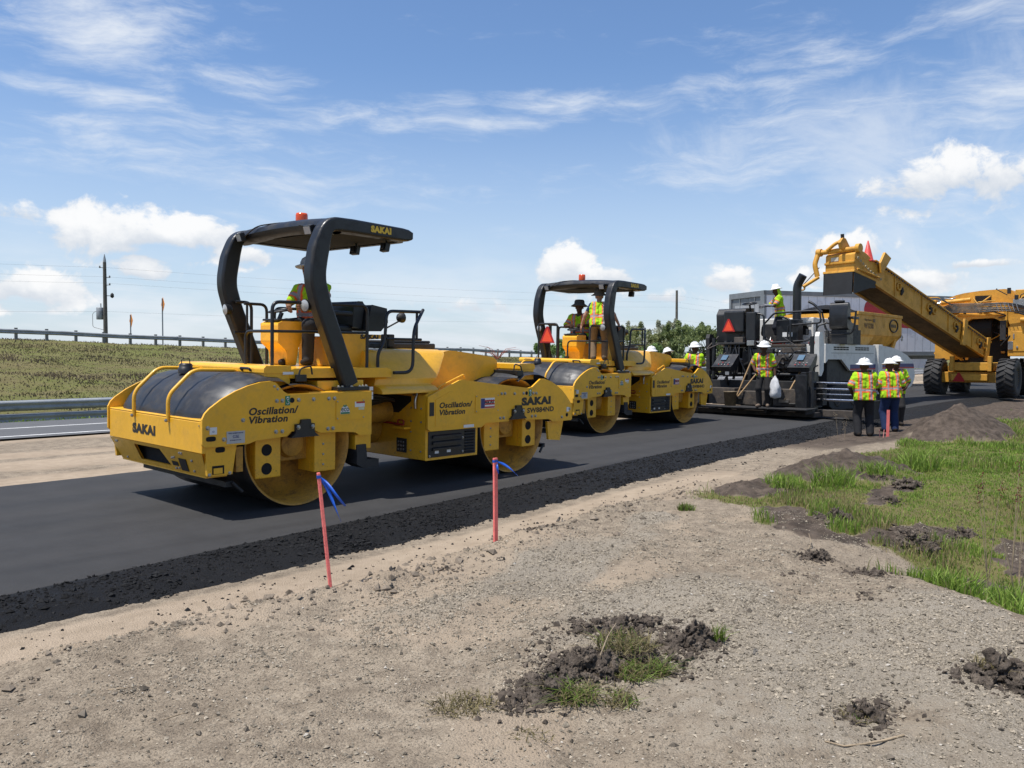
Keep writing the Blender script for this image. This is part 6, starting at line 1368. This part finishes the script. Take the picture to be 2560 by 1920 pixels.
        vo = np_mesh('safety_vest', V, Q, CLO, C, True); vo.parent = root
    if hat:
        k = MB(); Mh = Matrix.Translation(head+Hm @ Vector((.0, 0, .055))) @ Hm.to_4x4() @ Matrix.Rotation(R(-4), 4, 'Y')
        if hat == 'white': k.lathe([(.185, .0), (.192, .012), (.150, .030), (.128, .036), (.124, .075), (.105, .118), (.065, .145), (.0, .152)], 28, 'z', M=Mh)
        else: k.lathe([(.20, -.03), (.20, -.022), (.125, .03), (.118, .09), (.10, .12), (.0, .128)], 24, 'z', M=Mh)
        ho = k.build('hard_hat' if hat == 'white' else 'sun_hat', hatcol or HATW, root)
        if hat == 'white':
            k = MB(); k.tube([Mh @ Vector((x, 0, .158-.55*x*x*6*.4)) for x in (-.085, -.05, 0, .05, .085)], .012, 6); k.build('hat_ridge', hatcol or HATW, ho)
    if shade:
        k = MB()
        def cape(u, v):
            a = R(95)+R(170)*u; r = .105+.035*v; p_ = head+Hm @ Vector((r*math.cos(a), r*math.sin(a), .07-.22*v)); return tuple(p_)
        k.grid(cape, 14, 8); sc = k.build('neck_shade', mat('lime cloth', tuple(LIME), .8), root, solid=.008)
    return tag(root, label, 'person', group)
WG = 'road crew in high-visibility vests'
# three workers at the right edge of the mat, seen from behind
FW_ = math.atan2(FWD.y, FWD.x)
std = lambda w=.10, s=0: [(.0, w+.02, 0), (s, -w-.02, 0)]
def gpt(px, py, z=0.0):
    d = FWD+RGT*((px-1280)/2071)-UPV*((py-960)/2071); t = (z-CAM_H)/d.z; return d.x*t, d.y*t
x, y = gpt(2160, 1086, -.06); person('worker in lime vest and black trousers, leftmost of the trio by the pink stake', (x, y, gz(x, y)+.005), FW_-R(12), std(.11), (0, 0, .94), (R(4), 0), [(.18, .24, .98), (.30, -.12, 1.10)], None, 'dark', (.022, .022, .024), group=WG, scale=.99, bulk=1.16)
x, y = gpt(2226, 1076, -.06); person('worker in lime vest and blue jeans right behind the pink stake', (x, y, gz(x, y)+.005), FW_-R(3), std(.10, .03), (0, 0, .94), (R(6), 0), [(.24, .20, 1.0), (.22, -.22, .98)], None, 'dark', (.018, .032, .085), group=WG, nod=R(10), look=R(-15), scale=.985, bulk=1.2)
x, y = gpt(2240, 1062, -.06); person('worker mostly hidden behind the one in blue jeans, dark trousers', (x+.1, y+.05, gz(x, y)+.01), FW_+R(165), std(.09), (0, 0, .94), (0, 0), [(.15, .22, 1.0), (.12, -.25, .9)], None, 'dark', (.03, .028, .028), group=WG, bulk=1.12, look=R(20))
# worker on the screed walkway with a white plastic bag
SW = (21.40, 10.02, PZ+.262)
person('worker standing on the screed walkway with a white bag, face to camera', SW, FW_+R(150), [(.0, .10, 0), (.10, -.10, 0)], (0, 0, .94), (R(4), 0), [(.05, .30, .86), (.12, -.22, 1.0)], None, 'dark', (.022, .021, .021), (.16, .12, .09), group=WG, look=R(25), nod=R(14), scale=1.0)
# worker at the left screed control
person('worker with grey gloves at the left screed control behind the second roller', (21.05, 11.98, PZ+.262), R(20), std(.1), (0, 0, .94), (R(8), 0), [(.35, .2, 1.15), (.42, -.12, 1.12)], None, 'dark', (.03, .03, .03), group=WG, look=R(-30), gloves=(.28, .28, .29))
# worker high on the paver deck, pointing left
person('worker standing high on the paver deck with neck shade, pointing left', (24.15, 10.82, PZ+2.03), FW_+R(82), std(.09), (0, 0, .94), (R(8), 0), [(.42, .12, 1.16), (.50, -.12, 1.14)], [(-.3, .6, -.6), (-.3, -.6, -.6)], 'dark', (.02, .022, .03), group=WG, shade=True, nod=R(14), gloves=(.20, .20, .21))
# two more, only their hats and shoulders show over the second roller
for px, py, dep, lab in ((1629, 866, 24.5, 'worker behind the second roller, only the white hat shows, left one'), (1672, 870, 25.5, 'worker bending behind the second roller, only the tilted white hat shows, right one')):
    q = cam_pt(px, py, dep); person(lab, (q.x, q.y, q.z-1.80), FW_+R(40 if px > 1650 else 0), std(.1), (0, 0, .94), (0, 0), None, None, 'dark', (.03, .03, .03), group=WG, nod=R(22 if px > 1650 else 0))
# operators: seated on the first roller, seated and standing on the second
def on_roller(rl, lx, ly, lz): p_ = Matrix.LocRotScale(rl.location, rl.rotation_euler, None) @ Vector((lx, ly, lz)); return tuple(p_)
seat_pose = dict(feet=[(.42, .12, 0), (.44, -.12, 0)], pelvis=(.02, 0, .56))
person('operator sitting at the wheel of the nearest roller in grey hat', on_roller(roller1, 1.06, .16, 1.568), R(208), lean=(R(6), 0), hands=[(.48, .16, .76), (.50, -.10, .74)], hint=[(-.2, .8, -.6), (-.2, -.8, -.6)], skin='mid', pants=(.028, .028, .030), hat='white', hatcol=mat('grey hard hat', (.38, .39, .39), .4), group=WG, **seat_pose)
person('operator sitting on the second roller in a dark sun hat, facing the camera', on_roller(roller2, 1.05, .32, 1.568), math.pi+R(20), lean=(R(2), 0), hands=[(.36, .18, .78), (.38, -.14, .78)], hint=[(-.2, .8, -.6), (-.2, -.8, -.6)], skin='dark', pants=(.03, .03, .03), hat='sun', hatcol=mat('dark felt hat', (.07, .07, .07), .9), group=WG, **seat_pose)
person('man standing on the second roller in khaki trousers and navy shirt, back to camera', on_roller(roller2, .55, -.55, 1.568), FW_-R(8), std(.11), (-.05, 0, .90), (R(20), 0), [(.20, .42, .84), (.24, -.46, .86)], [(-.5, .8, 0), (-.5, -.8, 0)], 'light', (.17, .125, .08), (.05, .04, .03), shirt=(.025, .035, .10), sleeve=.62, hat='sun', hatcol=mat('brown cap', (.09, .07, .05), .9), group=WG, scale=.95)
# white bag hanging from the walking worker's hand
k = MB()
def bag(u, v):
    a = 2*math.pi*u; prof_ = [(0, .02), (.06, .03), (.2, .09), (.5, .155), (.8, .17), (.95, .13), (1, .0)]
    r = float(np.interp(v, [p_[0] for p_ in prof_], [p_[1] for p_ in prof_])); r *= 1+.14*math.sin(3*a+5*v)+.08*math.sin(7*a-9*v)
    return (r*math.cos(a)*.75, r*math.sin(a), -.62*v)
k.grid(bag, 25, 18); tag(k.build('plastic_bag', PBAG, loc=(SW[0]-.05, SW[1]-.33, SW[2]+.86)), 'white plastic bag hanging beside the worker on the screed', 'bag')
# ------------------------------------------------------------------ stakes, clods, tufts, stones, sticks
def stake(px_t, py_t, px_b, py_b, lab, ribbon, w=.035):
    bx, by = gpt(px_b, py_b, -.03); bz = gz(bx, by); dep = (Vector((bx, by, bz))-Vector((0, 0, CAM_H))).dot(FWD)
    t = cam_pt(px_t, py_t, dep); o = empty('survey_stake', (bx, by, bz)); ax = Vector((t.x-bx, t.y-by, t.z-bz)); L = ax.length
    k = MB(); M = ax.to_track_quat('Z', 'Y').to_matrix().to_4x4() @ Matrix.Rotation(R(38), 4, 'Z')
    k.box(-w*.5, w*.5, -.011, .011, -.15, L, M=M); k.build('stake_board', PINK, o, .002)
    if ribbon:
        for zz, m in ((L-.03, BLUDEC), (.0, None)):
            if m: k = MB(); k.box(-w*.5-.002, w*.5+.002, -.0135, .0135, zz-.012, zz+.012, M=M); k.build('ribbon_knot', BLUR, o)
        for j, (dx_, dz_, sw) in enumerate(((.17, -.33, .5), (.20, -.22, -.4)) if ribbon == 1 else ((.22, -.14, .5), (.03, -.12, .3))):
            k = MB(); P0 = Vector(M @ Vector((0, 0, L-.035))); rg = Vector((RGT.x, RGT.y, 0)); vs = []
            for q in range(15):
                f = q/14; c = P0+rg*dx_*(f**1.1)+Vector((0, 0, dz_*f+.03*math.sin(3*f)))+Vector((FWD.x, FWD.y, 0))*.03*math.sin(5*f+j); wd = .013*(.5+.5*min(1, f*3))
                s_ = (rg*math.sin(sw+2.2*f)*.5+Vector((0, 0, math.cos(sw+1.5*f)*.8))+Vector((FWD.x, FWD.y, 0))*.5*math.cos(3*f)).normalized()*wd; vs += [c-s_, c+s_]
            k.add(vs, [(2*q, 2*q+1, 2*q+3, 2*q+2) for q in range(14)], True); k.build('ribbon', BLUR, o, solid=.0006)
        g = random.Random(px_t)    # scribbled marks down the board
        for j in range(9):
            k = MB(); z = L*(.9-.075*j); x0 = g.uniform(-.008, .0); k.tube([M @ Vector((x0+.004*math.sin(q*2.1+j), -.0118, z+.012*q/4-.01)) for q in range(5)], .0013, 4); k.build('pen_mark', mat('marker ink', (.25, .02, .04), .6), o)
    return tag(o, lab, 'stake', 'pink survey stakes along the road edge')
stake(796, 1182, 826, 1468, 'nearest leaning pink survey stake with blue ribbon', 1, .054)
stake(1238, 1145, 1239, 1346, 'middle upright pink survey stake with blue ribbon', 2, .046)
stake(2221, 1025, 2219, 1088, 'far short pink stake in front of the worker in jeans', 0, .06)
for px, dx_, lab in ((2200, -.05, 'small pink wire flag leaning left beside the far stake'), (2208, .06, 'small pink wire flag leaning right beside the far stake')):
    bx, by = gpt(px, 1090, -.05); k = MB(); k.tube([(0, 0, 0), (dx_, 0, .18)], .008, 5); tag(k.build('marker_stub', mat('faded pink', (.55, .22, .20), .7), loc=(bx, by, gz(bx, by))), lab, 'marker', 'small pink markers by the far stake')
CRUMBS = []
def clod(name, px, py, wid, hgt, seed, lab, m=SOIL, cat='soil clod', aspect=1.0, rough=.35, cells=34, group=None, rot=0.0, lumps=None):
    """broken lump of earth: many overlapping knobs merged into one surface, resting on the ground"""
    x, y = gpt(px, py, -.03); z = gz(x, y); g = np.random.default_rng(seed)
    pr = []; n = lumps or 46; hgt *= .72
    for i in range(n):
        a = g.uniform(0, 6.283); q = g.random()**.6; px_, py_ = math.cos(a)*q*wid*.5, math.sin(a)*q*wid*.5*aspect
        hh = hgt*(1-q*q)*g.uniform(.3, 1.0); r = g.uniform(.10, .22)*min(wid*.45, hgt*1.4)
        b = g.normal(size=3)*r*1.4
        c_, s_ = math.cos(rot), math.sin(rot); X_, Y_ = px_*c_-py_*s_, px_*s_+py_*c_
        pr.append(((X_, Y_, max(.0, hh-r*.6)), (X_+b[0], Y_+b[1], max(0, hh-r*.6+b[2]*.4)), r, r*g.uniform(.3, .9), ''))
        if m is SOIL and i % 2 == 0: CRUMBS.append((x+X_*1.35+g.normal()*.03, y+Y_*1.35+g.normal()*.03))
    V, Q, _ = sdf_mesh(pr, max(wid/cells/1.9, .005), wid*.02, None, (min(wid*.16, hgt*.55), 2.2/min(wid*.32, hgt*1.1)))
    o = np_mesh(name, V, Q, m, None, False); o.location = (x, y, z-.01)
    return tag(o, lab, cat, group), (x, y, z)
def tuft(name, px, py, n, rad, hgt, seed, dry, lab, z=None, lean=1.1, wd=.0035, group='grass tufts on the gravel pad', cat='grass tuft', xy=None):
    x, y = xy or gpt(px, py, -.03); g = np.random.default_rng(seed); a = g.uniform(0, 6.283, n); q = g.random(n)**.6*rad
    X, Y = np.cos(a)*q, np.sin(a)*q; z0 = gz(x, y) if z is None else z
    o = blades(name, X, Y, g.uniform(.5, 1.1, n)*hgt, np.full(n, wd), gcol(g, n, dry)*(.62 if name == 'grass_tuft' else 1), GRASSM, g, None, np.zeros(n), lean)
    o.location = (x, y, z0); return tag(o, lab, cat, group)
# churned heap of turf in the middle foreground: several separate sods
CG = 'sods torn up on the gravel pad'
clod('sod', 1570, 1640, .95, .07, 19, 'broad low bed of churned soil under the whole heap', aspect=.75, group=CG, cells=70, lumps=150, rot=R(-42))
clod('sod', 1430, 1700, .70, .06, 20, 'low churned soil linking the left sods of the heap', aspect=.5, group=CG, cells=60, lumps=90, rot=R(-10))
clod('sod', 1500, 1580, .62, .10, 1, 'flat dark sod with tyre marks at the back of the churned heap', aspect=.6, group=CG, cells=52, lumps=70, rot=R(-40))
clod('sod', 1590, 1560, .60, .09, 2, 'dark flattened sod at the middle of the churned heap', aspect=.55, group=CG, cells=52, lumps=70, rot=R(-30))
clod('sod', 1728, 1610, .34, .17, 3, 'rounded dark clod at the right end of the churned heap', aspect=.8, group=CG, cells=48, lumps=60)
clod('sod', 1480, 1680, .42, .15, 4, 'dark clod left of centre in the churned heap with grass below', aspect=.7, group=CG, cells=48, lumps=60)
clod('sod', 1380, 1720, .46, .11, 5, 'low dark sod at the left end of the churned heap', aspect=.6, group=CG, cells=48, lumps=60, rot=R(30))
clod('sod', 1610, 1650, .30, .10, 6, 'small grassy sod at the centre front of the churned heap', aspect=.7, group=CG)
clod('sod', 1420, 1660, .36, .07, 16, 'thin crumbly sod at the left middle of the churned heap', aspect=.6, group=CG)
clod('sod', 1300, 1750, .40, .05, 17, 'thin trail of dark soil left of the churned heap', aspect=.4, group=CG, rot=R(20))
clod('sod', 2170, 1790, .26, .10, 7, 'small dark sod near the lower right twig', aspect=.8, group=CG)
clod('sod', 2505, 1710, .46, .18, 8, 'big dark sod with straw at the right edge', aspect=.9, group=CG, cells=48, lumps=60)
clod('sod', 2040, 1392, .28, .12, 9, 'dark clod at the far gravel edge below the muddy strip', group=CG, aspect=.7)
clod('sod', 2170, 1425, .34, .10, 10, 'dark clod right on the gravel crest near the ditch', group=CG, aspect=.5, rot=R(-60))
clod('sod', 2085, 1296, .50, .16, 11, 'dark crumbly clod at the edge of the near grass patch', group=CG, aspect=.7, cells=40)
clod('sod', 2268, 1215, .55, .13, 12, 'dark clod inside the grass beyond the near grass patch', group=CG, aspect=.6)
clod('sod', 2280, 1318, .85, .13, 13, 'wide dark muddy sod with tyre ribs beside the grass', group=CG, aspect=.5, cells=60, lumps=90, rot=R(35))
clod('sod', 2400, 1290, .50, .09, 14, 'dark bare patch of soil in the grass on the right', group=CG, aspect=.6)
clod('sod', 2360, 1415, .70, .16, 15, 'dark soil bank at the ditch below the tall weeds', group=CG, aspect=.4, cells=48, rot=R(-50))
clod('sod', 2225, 1250, .45, .07, 18, 'low dark trail of soil crossing the grass', group=CG, aspect=.5, rot=R(20))
SG = 'loose rocks on the dirt edge'
clod('rock', 978, 1412, .13, .062, 21, 'dark flat rock right of the nearest pink stake', ASPHC, 'rock', .55, .5, 22, SG, R(-45), 9)
clod('rock', 980, 1466, .095, .05, 22, 'dark broken rock directly below the flat one', ASPHC, 'rock', .7, .5, 20, SG, 0, 8)
clod('rock', 1252, 1410, .11, .065, 23, 'dark rock below the middle pink stake', ASPHC, 'rock', .8, .5, 20, SG, 0, 8)
clod('rock', 1400, 1295, .15, .10, 24, 'pointed grey rock on the ridge right of the middle stake', STONE, 'rock', .6, .5, 20, SG, R(-45), 8)
clod('rock', 1345, 1318, .40, .07, 25, 'crumbling dark dirt ridge right of the middle stake', SOIL, 'soil clod', .5, .5, 30, SG, R(-30), 40)
clod('rock', 1885, 1640, .085, .055, 26, 'lone dark lump right of the churned heap', STONE, 'rock', .8, .5, 18, SG, 0, 8)
clod('rock', 2158, 1490, .13, .045, 27, 'dark flat lump on the gravel under the crest', SOIL, 'soil clod', .5, .5, 20, SG, R(-45), 10)
clod('rock', 1988, 1440, .18, .03, 28, 'thin brown flake on the gravel below the far clod', SOIL, 'soil clod', .45, .4, 20, SG, R(-45), 10)
clod('rock', 1110, 1428, .10, .04, 29, 'brown crumbly clod between the two dark rocks', SOIL, 'soil clod', .6, .5, 18, SG, 0, 10)
clod('rock', 538, 1622, .06, .03, 30, 'small brown stone low on the left dirt', STONE, 'rock', .7, .5, 14, SG, 0, 6)
clod('rock', 648, 1663, .035, .022, 31, 'tiny black stone on the left dirt', ASPHC, 'rock', .8, .4, 12, SG, 0, 5)
clod('rock', 843, 1610, .05, .03, 32, 'small grey stone left below the nearest stake', STONE, 'rock', .8, .4, 12, SG, 0, 6)
clod('rock', 2470, 1902, .03, .018, 33, 'tiny black stone at the lower right corner', ASPHC, 'rock', .8, .4, 12, SG, 0, 5)
clod('white_scrap', 1588, 1738, .028, .016, 34, 'small white scrap beside the churned heap', WHT, 'litter', .6, .2, 12, None, 0, 6)
# grass torn up with the sods
tuft('grass_tuft', 1435, 1745, 260, .12, .11, 41, .6, 'yellow green tuft hanging at the front left of the churned heap', lean=2.6)
tuft('grass_tuft', 1560, 1640, 340, .17, .09, 42, .85, 'straw and green tuft draped over the middle of the churned heap', z=.03, lean=2.6)
tuft('grass_tuft', 1570, 1690, 240, .12, .10, 43, .6, 'green tuft at the front centre of the churned heap', lean=2.4)
tuft('grass_tuft', 1640, 1680, 170, .08, .12, 44, .55, 'small green tuft right of centre in the churned heap', lean=2.4)
tuft('grass_tuft', 1795, 1605, 60, .045, .11, 45, .10, 'fresh green tuft at the right end of the churned heap', lean=1.2)
tuft('grass_tuft', 1555, 1755, 120, .10, .08, 46, .8, 'flattened tuft by the white scrap', lean=2.0)
tuft('grass_tuft', 1160, 1765, 220, .16, .06, 47, 1.0, 'dry straw left of the churned heap', lean=2.6)
tuft('grass_tuft', 2490, 1700, 90, .12, .10, 48, 1.0, 'dry straw over the big sod at the right edge', z=.03, lean=2.2)
tuft('grass_tuft', 2150, 1795, 60, .10, .06, 49, .9, 'dry straw around the small sod near the twig', lean=2.4)
tuft('grass_tuft', 1715, 1278, 160, .10, .09, 50, .15, 'small green tuft alone at the far gravel edge', lean=.8, wd=.005)
tuft('grass_tuft', 1330, 1838, 40, .10, .04, 51, 1.0, 'thin straw at the bottom of the picture', lean=2.6)
for px, py, n, rad, h, seed, lab in ((2085, 1215, 260, .28, .36, 60, 'tall grass clump in the near grass patch'), (2300, 1175, 260, .30, .40, 61, 'tall grass clump farther right beyond the bare mound'), (1960, 1225, 260, .25, .20, 62, 'grass clump at the left end of the near grass patch'), (2480, 1440, 260, .30, .26, 63, 'tall grass clump over the ditch at the right'), (2540, 1490, 260, .30, .24, 64, 'grass clump at the right edge of the ditch'), (2380, 1440, 260, .2, .25, 65, 'grass clump hanging over the dark ditch bank'), (2190, 1200, 260, .25, .22, 66, 'low grass clump between the two bare mounds')):
    tuft('grass_clump', px, py, n, rad, h, seed, .06, lab, None, .9, .006, 'tall grass clumps on the verge', 'grass')
# seed heads and weeds
def weed(px, py, h, seed, lab, headc, stems=5, sp=.18):
    x, y = gpt(px, py, -.15); o = empty('weed', (x, y, gz(x, y))); g = random.Random(seed)
    for i in range(stems):
        a = g.uniform(0, 6.28); L = h*g.uniform(.7, 1.0); e = Vector((math.cos(a)*sp*L, math.sin(a)*sp*L, L)); k = MB(); k.tube([(0, 0, 0), tuple(e*.5+Vector((0, 0, .03))), tuple(e)], [.004, .003, .002], 5); k.build('stem', TWIG, o)
        if headc:
            k = MB()
            for j in range(14):
                c = e+Vector((g.gauss(0, .018), g.gauss(0, .018), g.uniform(-.14, .04))); k.lathe([(0, -.009), (.007, 0), (0, .010)], 5, 'z', tuple(c))
            k.build('seed_head', headc, o)['kind'] = 'stuff'
    return tag(o, lab, 'weed', 'tall weeds on the verge')
RUST = mat('rust seed head', (.17, .06, .03), .9, var=.3)
weed(2470, 1420, 1.0, 1, 'tall weed with rusty seed heads at the right', RUST, 3, .10); weed(2530, 1390, 1.05, 2, 'second tall weed with rusty seed heads near the right edge', RUST, 3, .10); weed(2545, 1470, .7, 3, 'dry pale weed stalks at the right edge of the ditch', None, 9, .2)
weed(2095, 1110, .85, 4, 'single pale grass stalk in front of the paver', TWIG, 1, .1); weed(2112, 1105, .5, 5, 'short pale stalk beside the single tall one', TWIG, 2, .15)
def stick(pts, r, lab, name='stick'):
    P = []
    for px, py, dz_ in pts: x, y = gpt(px, py, -.03); P.append(Vector((x, y, gz(x, y)+r*.6+dz_)))
    o_ = P[0].copy(); k = MB(); k.tube([p-o_ for p in P], [r*(1-.5*i/len(P)) for i in range(len(P))], 6); return tag(k.build(name, TWIG, loc=tuple(o_)), lab, 'stick', 'dry sticks on the ground')
stick([(2260, 1848, 0), (2210, 1858, .008), (2160, 1864, 0), (2110, 1868, .006), (2062, 1860, 0)], .006, 'long dark twig at the lower right')
stick([(1500, 1692, .10), (1520, 1650, .14), (1540, 1612, .12)], .004, 'pale stalk sticking out of the churned heap')
stick([(1300, 1465, 0), (1285, 1468, .0), (1262, 1470, 0)], .004, 'short pale stick on the gravel right of the rocks')
stick([(270, 1730, 0), (300, 1726, .004), (318, 1722, 0)], .005, 'short brown stick low on the left dirt')
stick([(408, 1792, 0), (445, 1780, .004), (472, 1772, 0)], .003, 'thin pale straw on the left gravel patch')
stick([(2080, 1795, .0), (2088, 1822, .0)], .003, 'tiny pale straw left of the small sod')
stick([(2020, 1380, .0), (2028, 1362, .05), (2022, 1350, .07)], .005, 'pale bent twig above the far clod')
stick([(2280, 1395, .0), (2310, 1375, .04), (2325, 1372, .05)], .006, 'pale branch in the mud before the ditch')
g = np.random.default_rng(77); cr_ = np.array(CRUMBS); n = 9; P = np.repeat(cr_, n, 0)+g.normal(size=(len(cr_)*n, 2))*.055
pebbles('soil_crumbs', P[:, 0], P[:, 1], np.clip(g.lognormal(np.log(.008), .6, len(P)), .003, .03), g.uniform(.6, 1.6, len(P))[:, None]*np.array([.075, .06, .047]), GRAVM, g, 'dark crumbs of soil around the torn sods', None, .3)
# broken crust along the edge of the pad and around the stakes
X, Y, g = scatter(9000, 1.2, 13, 3.6, 6.2, lambda x, y: np.exp(-((y-Yd(x)+.30)/.34)**2)*np.clip(.25+1.6*(fbm(x*1.3+2, y*1.3, 3)-.35), 0, 1)*np.clip(5/x, .3, 1), 91)
sz = np.clip(g.lognormal(np.log(.014), .55, len(X)), .006, .05); pebbles('dirt_crust', X, Y, sz, g.uniform(.55, 1.35, len(X))[:, None]*np.array([.19, .155, .118]), GRAVM, g, 'broken lumps of dry dirt along the pad edge', None, .35)
X, Y, g = scatter(2600, 1.0, 8, .4, 5.3, lambda x, y: .35+0*x, 92)
sz = np.clip(g.lognormal(np.log(.010), .5, len(X)), .005, .032); pebbles('dirt_lumps', X, Y, sz, g.uniform(.45, 1.25, len(X))[:, None]*np.array([.16, .135, .105]), GRAVM, g, 'scattered brown dirt lumps over the pad', None, .35)
